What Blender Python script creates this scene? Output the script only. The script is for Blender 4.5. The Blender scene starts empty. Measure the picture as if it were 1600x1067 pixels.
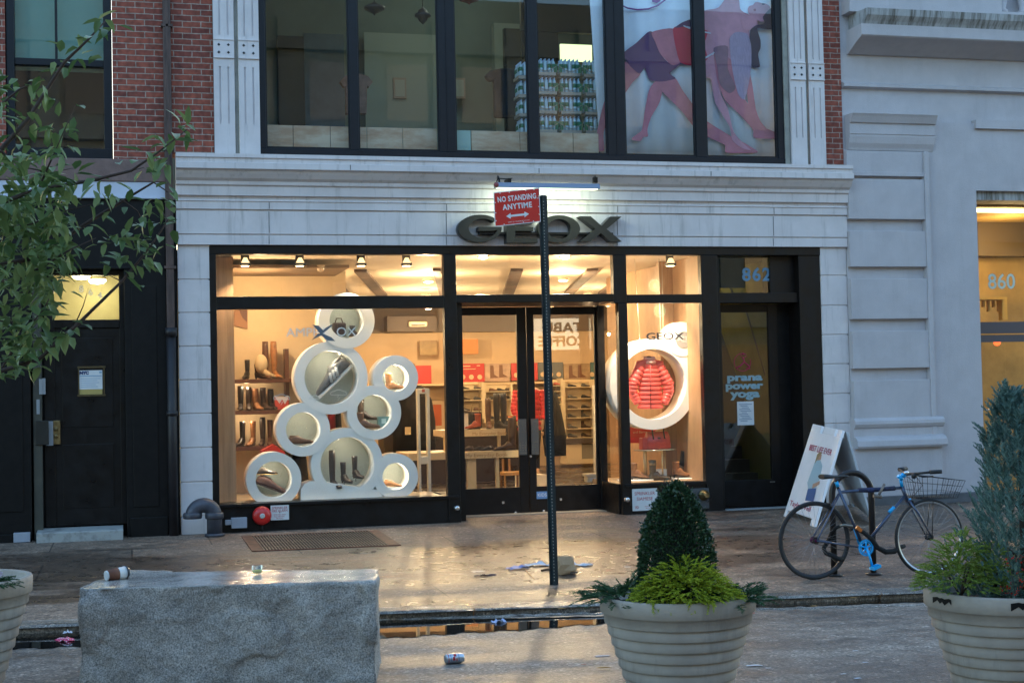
import bpy, bmesh, math, random
from mathutils import Vector, Matrix
random.seed(7)
PI = math.pi
S = bpy.context.scene
COL = S.collection

# ---------------------------------------------------------------- camera
FPX = 2300.0
TH = math.atan(600/FPX); PH = math.atan(73/FPX); RO = 0.0215
CAM = Vector((-4.66, -17.9, 1.6))
CF = Vector((math.sin(TH)*math.cos(PH), math.cos(TH)*math.cos(PH), math.sin(PH)))
r0 = Vector((math.cos(TH), -math.sin(TH), 0)); u0 = r0.cross(CF)
CR = r0*math.cos(RO)-u0*math.sin(RO); CU = u0*math.cos(RO)+r0*math.sin(RO)
cd = bpy.data.cameras.new("camera"); cam = bpy.data.objects.new("camera", cd); COL.objects.link(cam)
m = Matrix((CR, CU, -CF)).transposed().to_4x4(); m.translation = CAM
cam.matrix_world = m
cd.sensor_width = 36; cd.lens = FPX/1600*36; cd.clip_end = 500; cd.clip_start = 0.1
S.camera = cam

# ---------------------------------------------------------------- world, sun, exposure
w = bpy.data.worlds.new("World"); S.world = w; w.use_nodes = True
wn = w.node_tree; bgn = wn.nodes['Background']
sky = wn.nodes.new('ShaderNodeTexSky'); sky.sky_type = 'NISHITA'; sky.sun_disc = False
SUN_EL, SUN_ROT = math.radians(7.0), math.radians(20)
sky.sun_elevation = SUN_EL; sky.sun_rotation = SUN_ROT; sky.ozone_density = 2.1
wn.links.new(sky.outputs[0], bgn.inputs[0]); bgn.inputs[1].default_value = 0.15
sl = bpy.data.lights.new("sun", 'SUN'); so = bpy.data.objects.new("sun", sl); COL.objects.link(so)
sl.energy = 0.05; sl.angle = math.radians(20); sl.color = (1, .93, .85)
so.rotation_euler = (PI/2-SUN_EL, 0, PI-SUN_ROT)
S.view_settings.view_transform = 'Standard'; S.view_settings.look = 'None'
S.view_settings.exposure = 2.65
KL = 0.37          # scale of every lamp against the dusk sky; S.view_settings.gamma = 1

# ---------------------------------------------------------------- helpers
def ray(px, py): return CF+CR*((px-800)/FPX)+CU*((533.5-py)/FPX)
def P(px, py, Y):
    d = ray(px, py); return CAM+d*((Y-CAM.y)/d.y)
def PZ(px, py, Z):
    d = ray(px, py); return CAM+d*((Z-CAM.z)/d.z)
def DP(px, py, dep): return CAM+ray(px, py)*dep
def PX(px, Y, py=600): return P(px, py, Y).x
def mirr(px, py, Ym, Yt):
    p = P(px, py, Ym); d = ray(px, py); d = Vector((d.x, -d.y, d.z))
    return p+d*((Yt-Ym)/d.y)
def zside(x, y):      # sidewalk height: falls to the kerb and slightly along the street
    zc = -.06-.0194*(max(-9, min(8, x))+5.5)
    t = max(0, min(1, -y/6.3)); return -.045*(1-t)+zc*t

MATS = {}
def M(name, col, rough=.6, metal=0, var=.0, vs=4, bump=0, bs=40, spec=.5, emis=None, es=0, det=4, col2=None, coat=0, rvar=0, alpha=1, lo=.35, hi=.65, vscale3=(1, 1, 1), trans=0, sss=0):
    if name in MATS: return MATS[name]
    mt = bpy.data.materials.new(name); mt.use_nodes = True
    nt = mt.node_tree; b = nt.nodes['Principled BSDF']
    b.inputs['Base Color'].default_value = (*col, 1); b.inputs['Roughness'].default_value = rough
    b.inputs['Metallic'].default_value = metal; b.inputs['Specular IOR Level'].default_value = spec
    b.inputs['Coat Weight'].default_value = coat
    if trans: b.inputs['Transmission Weight'].default_value = trans
    tc = nt.nodes.new('ShaderNodeTexCoord'); mp = nt.nodes.new('ShaderNodeMapping'); mp.inputs['Scale'].default_value = vscale3
    nt.links.new(tc.outputs['Object'], mp.inputs[0])
    if var or col2:
        n = nt.nodes.new('ShaderNodeTexNoise'); n.inputs['Scale'].default_value = vs; n.inputs['Detail'].default_value = det
        n.inputs['Roughness'].default_value = .65
        nt.links.new(mp.outputs[0], n.inputs['Vector'])
        mr = nt.nodes.new('ShaderNodeMapRange'); mr.inputs[1].default_value = lo; mr.inputs[2].default_value = hi
        nt.links.new(n.outputs[0], mr.inputs[0])
        mx = nt.nodes.new('ShaderNodeMix'); mx.data_type = 'RGBA'
        c2 = col2 if col2 else tuple(c*(1+var) for c in col); c1 = col if col2 else tuple(c*(1-var) for c in col)
        mx.inputs[6].default_value = (*c1, 1); mx.inputs[7].default_value = (*c2, 1)
        nt.links.new(mr.outputs[0], mx.inputs[0]); nt.links.new(mx.outputs[2], b.inputs['Base Color'])
        if rvar:
            m2 = nt.nodes.new('ShaderNodeMapRange'); m2.inputs[1].default_value = .3; m2.inputs[2].default_value = .7
            m2.inputs[3].default_value = rough-rvar; m2.inputs[4].default_value = rough+rvar
            nt.links.new(n.outputs[0], m2.inputs[0]); nt.links.new(m2.outputs[0], b.inputs['Roughness'])
    if bump:
        n2 = nt.nodes.new('ShaderNodeTexNoise'); n2.inputs['Scale'].default_value = bs; n2.inputs['Detail'].default_value = 4
        nt.links.new(mp.outputs[0], n2.inputs['Vector'])
        bp = nt.nodes.new('ShaderNodeBump'); bp.inputs['Strength'].default_value = bump; bp.inputs['Distance'].default_value = .01
        nt.links.new(n2.outputs[0], bp.inputs['Height']); nt.links.new(bp.outputs[0], b.inputs['Normal'])
    if emis: b.inputs['Emission Color'].default_value = (*emis, 1); b.inputs['Emission Strength'].default_value = es*KL
    MATS[name] = mt; return mt

def glass(name, tint=(.93, .96, .95), k=1.7, rough=0.0, dirt=0.0):
    if name in MATS: return MATS[name]
    mt = bpy.data.materials.new(name); mt.use_nodes = True; nt = mt.node_tree; nt.nodes.clear()
    o = nt.nodes.new('ShaderNodeOutputMaterial'); t = nt.nodes.new('ShaderNodeBsdfTransparent'); t.inputs[0].default_value = (*tint, 1)
    g = nt.nodes.new('ShaderNodeBsdfGlossy'); g.inputs['Roughness'].default_value = rough
    f = nt.nodes.new('ShaderNodeFresnel'); f.inputs[0].default_value = 1.5
    geo = nt.nodes.new('ShaderNodeNewGeometry')
    mu = nt.nodes.new('ShaderNodeMath'); mu.operation = 'MULTIPLY'; mu.inputs[1].default_value = k; mu.use_clamp = True
    sb = nt.nodes.new('ShaderNodeMath'); sb.operation = 'SUBTRACT'; sb.inputs[0].default_value = 1
    m3 = nt.nodes.new('ShaderNodeMath'); m3.operation = 'MULTIPLY'
    nt.links.new(f.outputs[0], mu.inputs[0]); nt.links.new(geo.outputs['Backfacing'], sb.inputs[1])
    nt.links.new(mu.outputs[0], m3.inputs[0]); nt.links.new(sb.outputs[0], m3.inputs[1])
    mx = nt.nodes.new('ShaderNodeMixShader'); nt.links.new(m3.outputs[0], mx.inputs[0])
    nt.links.new(t.outputs[0], mx.inputs[1]); nt.links.new(g.outputs[0], mx.inputs[2])
    last = mx
    if dirt:
        d = nt.nodes.new('ShaderNodeBsdfDiffuse'); d.inputs[0].default_value = (.5, .52, .5, 1)
        n = nt.nodes.new('ShaderNodeTexNoise'); n.inputs['Scale'].default_value = 3; n.inputs['Detail'].default_value = 6
        mm = nt.nodes.new('ShaderNodeMath'); mm.operation = 'MULTIPLY'; mm.inputs[1].default_value = dirt
        nt.links.new(n.outputs[0], mm.inputs[0]); m4 = nt.nodes.new('ShaderNodeMixShader')
        nt.links.new(mm.outputs[0], m4.inputs[0]); nt.links.new(mx.outputs[0], m4.inputs[1]); nt.links.new(d.outputs[0], m4.inputs[2]); last = m4
    nt.links.new(last.outputs[0], o.inputs[0]); MATS[name] = mt; return mt

def woff(o):
    v = Vector((0, 0, 0))
    while o: v += o.location; o = o.parent
    return v
def tag(o, label=None, cat=None, group=None, kind=None):
    if label: o['label'] = label
    if cat: o['category'] = cat
    if group: o['group'] = group
    if kind: o['kind'] = kind
    return o
def thing(name, label, cat, loc, group=None, rz=0):
    o = bpy.data.objects.new(name, None); COL.objects.link(o); o.location = loc; o.rotation_euler.z = rz
    o.empty_display_size = .1
    return tag(o, label, cat, group)

class MB:
    def __init__(s): s.b = bmesh.new(); s.sm = False; s.mi = 0
    def f(s, vs, smooth=None):
        try:
            fc = s.b.faces.new([v if isinstance(v, bmesh.types.BMVert) else s.b.verts.new(v) for v in vs])
            fc.smooth = s.sm if smooth is None else smooth; fc.material_index = s.mi; return fc
        except ValueError: return None
    def box(s, x0, x1, y0, y1, z0, z1):
        v = [s.b.verts.new((x, y, z)) for x in sorted((x0, x1)) for y in sorted((y0, y1)) for z in sorted((z0, z1))]
        for q in ((0, 1, 3, 2), (4, 6, 7, 5), (0, 4, 5, 1), (2, 3, 7, 6), (0, 2, 6, 4), (1, 5, 7, 3)): s.f([v[i] for i in q], False)
        return s
    def obox(s, c, ax, ay, az):   # oriented box: centre and three half-extent vectors
        v = []
        for i in (-1, 1):
            for j in (-1, 1):
                for k in (-1, 1): v.append(s.b.verts.new(Vector(c)+ax*i+ay*j+az*k))
        for q in ((0, 1, 3, 2), (4, 6, 7, 5), (0, 4, 5, 1), (2, 3, 7, 6), (0, 2, 6, 4), (1, 5, 7, 3)): s.f([v[i] for i in q], False)
        return s
    def pb(s, x0, y0, x1, y1, Y0, Y1):     # box whose front fills a photo rectangle at depth Y0
        xm, ym = (x0+x1)/2, (y0+y1)/2
        return s.box(P(x0, ym, Y0).x, P(x1, ym, Y0).x, Y0, Y1, P(xm, y0, Y0).z, P(xm, y1, Y0).z)
    def loft(s, rings, cap=True, smooth=True):
        vr = [[s.b.verts.new(p) for p in r] for r in rings]; n = len(vr[0])
        for a, c in zip(vr, vr[1:]):
            for i in range(n): s.f([a[i], a[(i+1) % n], c[(i+1) % n], c[i]], smooth)
        if cap: s.f(list(reversed(vr[0])), False); s.f(vr[-1], False)
        return s
    def tube(s, pts, r, n=8, cap=True, closed=False):
        pts = [Vector(p) for p in pts]; rs = r if isinstance(r, (list, tuple)) else [r]*len(pts)
        rings = []; up = None; N = len(pts)
        for i, p in enumerate(pts):
            if closed: t = (pts[(i+1) % N]-pts[i-1]).normalized()
            else: t = (pts[min(i+1, N-1)]-pts[max(i-1, 0)]).normalized()
            if up is None:
                up = Vector((0, 0, 1)) if abs(t.z) < .9 else Vector((1, 0, 0))
            a = t.cross(up)
            if a.length < 1e-6: a = t.orthogonal()
            a.normalize(); b = t.cross(a).normalized(); up = -b
            rings.append([p+(a*math.cos(k*2*PI/n)+b*math.sin(k*2*PI/n))*rs[i] for k in range(n)])
        if closed: rings.append(rings[0]); cap = False
        return s.loft(rings, cap)
    def cyl(s, a, b, r, r2=None, n=16): return s.tube([a, b], [r, r if r2 is None else r2], n)
    def lathe(s, prof, c=(0, 0, 0), n=48, smooth=True, axis='z', cap=True):
        c = Vector(c); rings = []
        for r, z in prof:
            if axis == 'z': rings.append([c+Vector((r*math.cos(k*2*PI/n), r*math.sin(k*2*PI/n), z)) for k in range(n)])
            else: rings.append([c+Vector((r*math.cos(k*2*PI/n), z, r*math.sin(k*2*PI/n))) for k in range(n)])
        return s.loft(rings, cap, smooth)
    def prism(s, poly, Y0, Y1):            # polygon (x,z) extruded from Y0 (front) to Y1
        a = [s.b.verts.new((p[0], Y0, p[1])) for p in poly]; c = [s.b.verts.new((p[0], Y1, p[1])) for p in poly]
        n = len(poly)
        s.f(a, False); s.f(list(reversed(c)), False)
        for i in range(n): s.f([a[i], a[(i+1) % n], c[(i+1) % n], c[i]], False)
        return s
    def pprism(s, pix, Y0, th):
        return s.prism([(P(x, y, Y0).x, P(x, y, Y0).z) for x, y in pix], Y0, Y0+th)
    def xprism(s, prof, x0, x1):           # profile (y,z) extruded along X
        a = [s.b.verts.new((x0, p[0], p[1])) for p in prof]; c = [s.b.verts.new((x1, p[0], p[1])) for p in prof]
        n = len(prof); s.f(a, False); s.f(list(reversed(c)), False)
        for i in range(n): s.f([a[i], c[i], c[(i+1) % n], a[(i+1) % n]], False)
        return s
    def annulus(s, cx, cz, R, r, Y0, Y1, n=64):
        def ring(rad, y): return [s.b.verts.new((cx+rad*math.cos(k*2*PI/n), y, cz+rad*math.sin(k*2*PI/n))) for k in range(n)]
        a, b2, c, d = ring(R, Y0), ring(r, Y0), ring(r, Y1), ring(R, Y1)
        for k in range(n):
            j = (k+1) % n
            s.f([a[k], a[j], b2[j], b2[k]], False); s.f([b2[k], b2[j], c[j], c[k]], True)
            s.f([c[k], c[j], d[j], d[k]], False); s.f([d[k], d[j], a[j], a[k]], True)
        return s
    def blob(s, c, r, sub=2, amp=0, seed=0):
        t = bmesh.new(); bmesh.ops.create_icosphere(t, subdivisions=sub, radius=1)
        rr = r if isinstance(r, (tuple, list)) else (r, r, r); rnd = random.Random(seed)
        mp = {}
        for v in t.verts:
            k = 1+amp*(rnd.random()-.5); mp[v] = s.b.verts.new((c[0]+v.co.x*rr[0]*k, c[1]+v.co.y*rr[1]*k, c[2]+v.co.z*rr[2]*k))
        for fc in t.faces: s.f([mp[v] for v in fc.verts], True)
        t.free(); return s
    def xf(s, mt): bmesh.ops.transform(s.b, matrix=mt, verts=s.b.verts[:]); return s
    def build(s, name, mat, parent=None, label=None, cat=None, group=None, kind=None, local=False, bevel=0, origin=None, seg=2, norm=True):
        b = s.b
        if norm: bmesh.ops.recalc_face_normals(b, faces=b.faces[:])
        off = Vector((0, 0, 0))
        if parent is not None: off = Vector((0, 0, 0)) if local else woff(parent)
        elif origin is not None: off = Vector(origin)
        elif kind is None and len(b.verts):
            xs = [v.co for v in b.verts]
            off = Vector(((min(v.x for v in xs)+max(v.x for v in xs))/2, (min(v.y for v in xs)+max(v.y for v in xs))/2, min(v.z for v in xs)))
        if off.length > 0: bmesh.ops.translate(b, vec=-off, verts=b.verts[:])
        me = bpy.data.meshes.new(name); b.to_mesh(me); b.free()
        for mt in (mat if isinstance(mat, (list, tuple)) else [mat]): me.materials.append(mt)
        o = bpy.data.objects.new(name, me); COL.objects.link(o)
        if parent is not None: o.parent = parent
        else: o.location = off
        if bevel:
            md = o.modifiers.new('bevel', 'BEVEL'); md.width = bevel; md.segments = seg; md.limit_method = 'ANGLE'; md.angle_limit = math.radians(40)
            md.harden_normals = False
        return tag(o, label, cat, group, kind)

def text_mesh(txt, size, ext=.0015, off=0, sx=1, bold=0, space=1, align='CENTER', fit=None):
    c = bpy.data.curves.new('t', 'FONT'); c.body = txt; c.size = size; c.extrude = ext; c.offset = bold; c.space_character = space
    c.align_x = align; c.align_y = 'CENTER'; c.resolution_u = 3
    o = bpy.data.objects.new('t', c); COL.objects.link(o)
    dg = bpy.context.evaluated_depsgraph_get(); dg.update()
    me = bpy.data.meshes.new_from_object(o.evaluated_get(dg)); bpy.data.objects.remove(o); bpy.data.curves.remove(c)
    if fit:
        xs = [v.co.x for v in me.vertices]; ys = [v.co.y for v in me.vertices]; cx, cy = (max(xs)+min(xs))/2, (max(ys)+min(ys))/2
        for v in me.vertices: v.co.x = (v.co.x-cx)*fit[0]/(max(xs)-min(xs)); v.co.y = (v.co.y-cy)*fit[1]/(max(ys)-min(ys))
    else: me.transform(Matrix.Scale(sx, 4, (1, 0, 0)))
    return me
def put_text(name, txt, pos, size, mat, parent, rot=None, sx=1, ext=.0015, bold=0, space=1, label=None, align='CENTER', fit=None):
    """lettering that faces -Y; pos in world coordinates (or the parent's own when rot is a Matrix)"""
    me = text_mesh(txt, size, ext, 0, sx, bold, space, align, fit)
    R = Matrix.Rotation(PI/2, 4, 'X')
    if rot is not None: R = rot @ R
    me.transform(R); me.name = name
    me.materials.clear(); me.materials.append(mat)
    o = bpy.data.objects.new(name, me); COL.objects.link(o)
    if parent is not None: o.parent = parent; o.location = Vector(pos)-(woff(parent) if rot is None or rot == 1 else Vector((0, 0, 0)))
    else: o.location = pos
    return tag(o, label)
def copy_thing(root, loc, label=None, rz=None, group=None):
    r = root.copy(); COL.objects.link(r); r.location = loc
    if rz is not None: r.rotation_euler.z = rz
    if label: r['label'] = label
    if group: r['group'] = group
    for ch in list(root.children):
        c = ch.copy(); COL.objects.link(c); c.parent = r
        for g in ch.children: d = g.copy(); COL.objects.link(d); d.parent = c
    return r
def lamp(name, kind, loc, energy, col, parent=None, size=.1, spot=None, blend=.5, aim=None, sy=None):
    l = bpy.data.lights.new(name, kind); l.energy = energy*KL; l.color = col
    if kind == 'AREA':
        l.size = size
        if sy: l.shape = 'RECTANGLE'; l.size_y = sy
    else: l.shadow_soft_size = size
    if kind == 'SPOT': l.spot_size = math.radians(spot); l.spot_blend = blend
    o = bpy.data.objects.new(name, l); COL.objects.link(o)
    if parent is not None: o.parent = parent; o.location = Vector(loc)-woff(parent)
    else: o.location = loc
    if aim is not None: o.rotation_euler = (Vector(aim)-Vector(loc)).to_track_quat('-Z', 'Y').to_euler()
    return o
WARM = (1.0, .70, .38); WARM2 = (1.0, .78, .52); COOL = (.85, 1.0, .72)

# ---------------------------------------------------------------- materials
white_paint = M('white_paint', (.66, .605, .60), .5, var=.07, vs=2.2, bump=.08, bs=60)
def add_streaks(mt, amt=.35, sc=(9, 9, 1.2), l0=.56, l1=.75):
    nt = mt.node_tree; b = nt.nodes['Principled BSDF']; src = b.inputs['Base Color'].links[0].from_socket
    tc = nt.nodes.new('ShaderNodeTexCoord'); mp = nt.nodes.new('ShaderNodeMapping'); mp.inputs['Scale'].default_value = sc
    n = nt.nodes.new('ShaderNodeTexNoise'); n.inputs['Scale'].default_value = 1; n.inputs['Detail'].default_value = 6; n.inputs['Roughness'].default_value = .7
    mr = nt.nodes.new('ShaderNodeMapRange'); mr.inputs[1].default_value = l0; mr.inputs[2].default_value = l1; mr.inputs[4].default_value = amt; mr.inputs[3].default_value = 0
    mx = nt.nodes.new('ShaderNodeMix'); mx.data_type = 'RGBA'; mx.inputs[7].default_value = (.13, .12, .10, 1)
    nt.links.new(tc.outputs['Object'], mp.inputs[0]); nt.links.new(mp.outputs[0], n.inputs[0]); nt.links.new(n.outputs[0], mr.inputs[0])
    nt.links.new(mr.outputs[0], mx.inputs[0]); nt.links.new(src, mx.inputs[6]); nt.links.new(mx.outputs[2], b.inputs['Base Color'])
add_streaks(white_paint, .42, (11, 11, .9), .54, .74)
black_paint = M('black_paint', (.0072, .0066, .0066), .36, spec=.3, var=.35, vs=6, bump=.05, bs=25, rvar=.1)
brown_black = M('brown_black_paint', (.0075, .0055, .005), .42, spec=.3, var=.3, vs=8, rvar=.1)
black_flat = M('black_door_paint', (.005, .0044, .0042), .5, spec=.25, var=.4, vs=9)
navy_frame = M('dark_window_frame', (.006, .0075, .012), .4, spec=.3, var=.2, vs=8)
stucco = M('pale_stucco', (.50, .465, .475), .8, var=.06, vs=2.5, bump=.35, bs=90)
add_streaks(stucco, .10, (6, 6, .5), .54, .72)
stucco_dirty = M('stained_stucco', (.43, .43, .43), .8, var=.1, vs=6, bump=.2, bs=40)
add_streaks(stucco_dirty, .95, (14, 3, .9), .44, .62)
brownstone = M('brown_sandstone', (.19, .125, .11), .85, var=.15, vs=5, bump=.3, bs=50)
chrome = M('polished_metal', (.75, .75, .74), .22, 1)
steel = M('brushed_steel', (.045, .046, .042), .36, .6, var=.15, vs=3)
brass = M('brass', (.28, .21, .10), .42, 1, var=.3, vs=20)
red_paint = M('red_paint', (.62, .018, .014), .35, coat=.3)
white_sign = M('white_sign_plate', (.68, .68, .67), .5, var=.05, vs=6)
red_ink = M('red_ink', (.42, .03, .03), .6)
black_ink = M('black_ink', (.02, .02, .022), .6)
white_ink = M('white_ink', (.75, .76, .76), .5)
G_shop = glass('shop_glass', (.97, .98, .97), 1.6)
G_up = glass('upper_window_glass', (.92, .96, .98), 1.55)
G_door = glass('door_glass', (.95, .97, .96), 1.7)
G_dark = glass('stair_door_glass', (.8, .84, .82), 1.8)

def brick_mat(name, c1, c2, mort):
    mt = bpy.data.materials.new(name); mt.use_nodes = True; nt = mt.node_tree; b = nt.nodes['Principled BSDF']
    geo = nt.nodes.new('ShaderNodeNewGeometry'); sp = nt.nodes.new('ShaderNodeSeparateXYZ'); cb = nt.nodes.new('ShaderNodeCombineXYZ')
    nt.links.new(geo.outputs['Position'], sp.inputs[0]); ad = nt.nodes.new('ShaderNodeMath')
    nt.links.new(sp.outputs[0], ad.inputs[0]); nt.links.new(sp.outputs[1], ad.inputs[1]); nt.links.new(ad.outputs[0], cb.inputs[0]); nt.links.new(sp.outputs[2], cb.inputs[1])
    # wobble so that courses are not ruler straight
    n0 = nt.nodes.new('ShaderNodeTexNoise'); n0.inputs['Scale'].default_value = 9; nt.links.new(geo.outputs['Position'], n0.inputs[0])
    va = nt.nodes.new('ShaderNodeVectorMath'); va.operation = 'MULTIPLY_ADD'; va.inputs[1].default_value = (.012, .012, 0); nt.links.new(n0.outputs['Color'], va.inputs[0]); nt.links.new(cb.outputs[0], va.inputs[2])
    br = nt.nodes.new('ShaderNodeTexBrick'); br.inputs['Scale'].default_value = 1; br.inputs['Brick Width'].default_value = .215
    br.inputs['Row Height'].default_value = .0715; br.inputs['Mortar Size'].default_value = .0065; br.inputs['Mortar Smooth'].default_value = .3; br.inputs['Bias'].default_value = -.1
    br.inputs['Color1'].default_value = (*c1, 1); br.inputs['Color2'].default_value = (*c2, 1); br.inputs['Mortar'].default_value = (*mort, 1)
    nt.links.new(va.outputs[0], br.inputs[0])
    n = nt.nodes.new('ShaderNodeTexNoise'); n.inputs['Scale'].default_value = 14; n.inputs['Detail'].default_value = 6; nt.links.new(geo.outputs['Position'], n.inputs[0])
    mx = nt.nodes.new('ShaderNodeMix'); mx.data_type = 'RGBA'; mx.blend_type = 'MULTIPLY'; mx.inputs[0].default_value = 1
    mr = nt.nodes.new('ShaderNodeMapRange'); mr.inputs[1].default_value = .3; mr.inputs[2].default_value = .7; mr.inputs[3].default_value = .6; mr.inputs[4].default_value = 1.35
    nt.links.new(n.outputs[0], mr.inputs[0]); nt.links.new(br.outputs[0], mx.inputs[6]); nt.links.new(mr.outputs[0], mx.inputs[7])
    nt.links.new(mx.outputs[2], b.inputs['Base Color']); b.inputs['Roughness'].default_value = .8
    bp = nt.nodes.new('ShaderNodeBump'); bp.inputs['Strength'].default_value = .6; bp.inputs['Distance'].default_value = .006; bp.invert = True
    nt.links.new(br.outputs['Fac'], bp.inputs['Height']); nt.links.new(bp.outputs[0], b.inputs['Normal'])
    return mt
bricks = brick_mat('red_brick', (.31, .078, .046), (.17, .042, .03), (.36, .28, .23))
# ---------------------------------------------------------------- ground
YJ, YK = -6.10, -6.38           # back joint and street edge of the kerb stone
def zc(x): return -.08-.021*(max(-9, min(7, x))+5.5)
def zside(x, y):
    t = max(0, min(1, -y/6.1)); return -.045*(1-t)+zc(x)*t
def zroad(x, y):
    g = zc(x)-.065
    if y > -7.3: return g
    return g+.03*min(1, (-7.3-y)/2)
def GH(px, py):
    p = PZ(px, py, -.1)
    for _ in range(12):
        z = zside(p.x, p.y) if p.y > YK else zroad(p.x, p.y); p = PZ(px, py, z)
    return p

def ground_mat(name, dry, wet, slabs=None, band=None, agg=90, bump=.5, rd=.6, rw=.14, wetb=0.0):
    mt = bpy.data.materials.new(name); mt.use_nodes = True; nt = mt.node_tree; b = nt.nodes['Principled BSDF']; N = nt.nodes.new; L = nt.links.new
    geo = N('ShaderNodeNewGeometry'); mp = N('ShaderNodeMapping'); mp.inputs['Scale'].default_value = (1, 1, 1); L(geo.outputs['Position'], mp.inputs[0])
    st = N('ShaderNodeMapping'); st.inputs['Scale'].default_value = (.55, 1.6, 1); L(geo.outputs['Position'], st.inputs[0])
    n1 = N('ShaderNodeTexNoise'); n1.inputs['Scale'].default_value = .9; n1.inputs['Detail'].default_value = 7; n1.inputs['Roughness'].default_value = .62; L(st.outputs[0], n1.inputs[0])
    n2 = N('ShaderNodeTexNoise'); n2.inputs['Scale'].default_value = agg; n2.inputs['Detail'].default_value = 5; n2.inputs['Roughness'].default_value = .75; L(mp.outputs[0], n2.inputs[0])
    n3 = N('ShaderNodeTexNoise'); n3.inputs['Scale'].default_value = 7; n3.inputs['Detail'].default_value = 6; L(mp.outputs[0], n3.inputs[0])
    wf = N('ShaderNodeMapRange'); wf.inputs[1].default_value = .40; wf.inputs[2].default_value = .58; wf.clamp = False
    L(n1.outputs[0], wf.inputs[0]); src = wf.outputs[0]
    ad = N('ShaderNodeMath'); ad.operation = 'ADD'; ad.inputs[1].default_value = wetb; L(src, ad.inputs[0]); src = ad.outputs[0]
    if band:
        sp = N('ShaderNodeSeparateXYZ'); L(geo.outputs['Position'], sp.inputs[0])
        cr = N('ShaderNodeFloatCurve'); mr = N('ShaderNodeMapRange'); mr.inputs[1].default_value = -6.5; mr.inputs[2].default_value = .9; L(sp.outputs[1], mr.inputs[0])
        cv = cr.mapping.curves[0]
        for i, (a, v) in enumerate(band):
            if i == 0: cv.points[0].location = (a, v)
            elif i == len(band)-1: cv.points[-1].location = (a, v)
            else: cv.points.new(a, v)
        cr.mapping.update(); L(mr.outputs[0], cr.inputs[1])
        a2 = N('ShaderNodeMath'); a2.operation = 'ADD'; L(src, a2.inputs[0]); L(cr.outputs[0], a2.inputs[1])
        a3 = N('ShaderNodeMath'); a3.operation = 'SUBTRACT'; L(a2.outputs[0], a3.inputs[0]); a3.inputs[1].default_value = .5; src = a3.outputs[0]
    cl = N('ShaderNodeClamp'); L(src, cl.inputs[0]); wet_f = cl.outputs[0]
    mx = N('ShaderNodeMix'); mx.data_type = 'RGBA'; mx.inputs[6].default_value = (*dry, 1); mx.inputs[7].default_value = (*wet, 1); L(wet_f, mx.inputs[0])
    # aggregate and stains
    mr2 = N('ShaderNodeMapRange'); mr2.inputs[1].default_value = .3; mr2.inputs[2].default_value = .7; mr2.inputs[3].default_value = .22; mr2.inputs[4].default_value = 2.0; L(n2.outputs[0], mr2.inputs[0])
    mr3 = N('ShaderNodeMapRange'); mr3.inputs[1].default_value = .3; mr3.inputs[2].default_value = .7; mr3.inputs[3].default_value = .65; mr3.inputs[4].default_value = 1.3; L(n3.outputs[0], mr3.inputs[0])
    mm = N('ShaderNodeMath'); mm.operation = 'MULTIPLY'; L(mr2.outputs[0], mm.inputs[0]); L(mr3.outputs[0], mm.inputs[1])
    mu = N('ShaderNodeMix'); mu.data_type = 'RGBA'; mu.blend_type = 'MULTIPLY'; mu.inputs[0].default_value = 1; L(mx.outputs[2], mu.inputs[6]); L(mm.outputs[0], mu.inputs[7])
    col = mu.outputs[2]; hgt = n2.outputs[0]
    # stone chips: one random tone per cell, and a few pale flecks
    v2 = N('ShaderNodeTexVoronoi'); v2.inputs['Scale'].default_value = agg*.9; L(mp.outputs[0], v2.inputs[0]); s2 = N('ShaderNodeSeparateColor'); L(v2.outputs['Color'], s2.inputs[0])
    m7 = N('ShaderNodeMapRange'); m7.inputs[3].default_value = .62; m7.inputs[4].default_value = 1.38; L(s2.outputs[0], m7.inputs[0])
    m8 = N('ShaderNodeMapRange'); m8.inputs[1].default_value = .93; m8.inputs[2].default_value = .95; m8.inputs[3].default_value = 0; m8.inputs[4].default_value = 1.1; L(s2.outputs[1], m8.inputs[0])
    m9 = N('ShaderNodeMath'); m9.operation = 'ADD'; L(m7.outputs[0], m9.inputs[0]); L(m8.outputs[0], m9.inputs[1])
    mv = N('ShaderNodeMix'); mv.data_type = 'RGBA'; mv.blend_type = 'MULTIPLY'; mv.inputs[0].default_value = 1; L(col, mv.inputs[6]); L(m9.outputs[0], mv.inputs[7]); col = mv.outputs[2]
    # chewing gum and grime spots
    vo = N('ShaderNodeTexVoronoi'); vo.inputs['Scale'].default_value = 2.6; L(mp.outputs[0], vo.inputs[0])
    vr = N('ShaderNodeMapRange'); vr.inputs[1].default_value = .055; vr.inputs[2].default_value = .075; vr.inputs[3].default_value = .75; vr.inputs[4].default_value = 0; L(vo.outputs['Distance'], vr.inputs[0])
    gm = N('ShaderNodeMix'); gm.data_type = 'RGBA'; gm.inputs[7].default_value = (.025, .022, .02, 1); L(vr.outputs[0], gm.inputs[0]); L(col, gm.inputs[6]); col = gm.outputs[2]
    if slabs:
        br = N('ShaderNodeTexBrick'); br.inputs['Scale'].default_value = 1; br.inputs['Brick Width'].default_value = slabs[0]; br.inputs['Row Height'].default_value = slabs[1]
        br.inputs['Mortar Size'].default_value = .009; br.inputs['Mortar Smooth'].default_value = .2
        m4 = N('ShaderNodeMapping'); m4.inputs['Location'].default_value = (slabs[2], slabs[3], 0); L(geo.outputs['Position'], m4.inputs[0]); L(m4.outputs[0], br.inputs[0])
        br.inputs['Color1'].default_value = (.82, .82, .82, 1); br.inputs['Color2'].default_value = (1.12, 1.08, 1.02, 1); br.inputs['Mortar'].default_value = (.28, .26, .25, 1)
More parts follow.
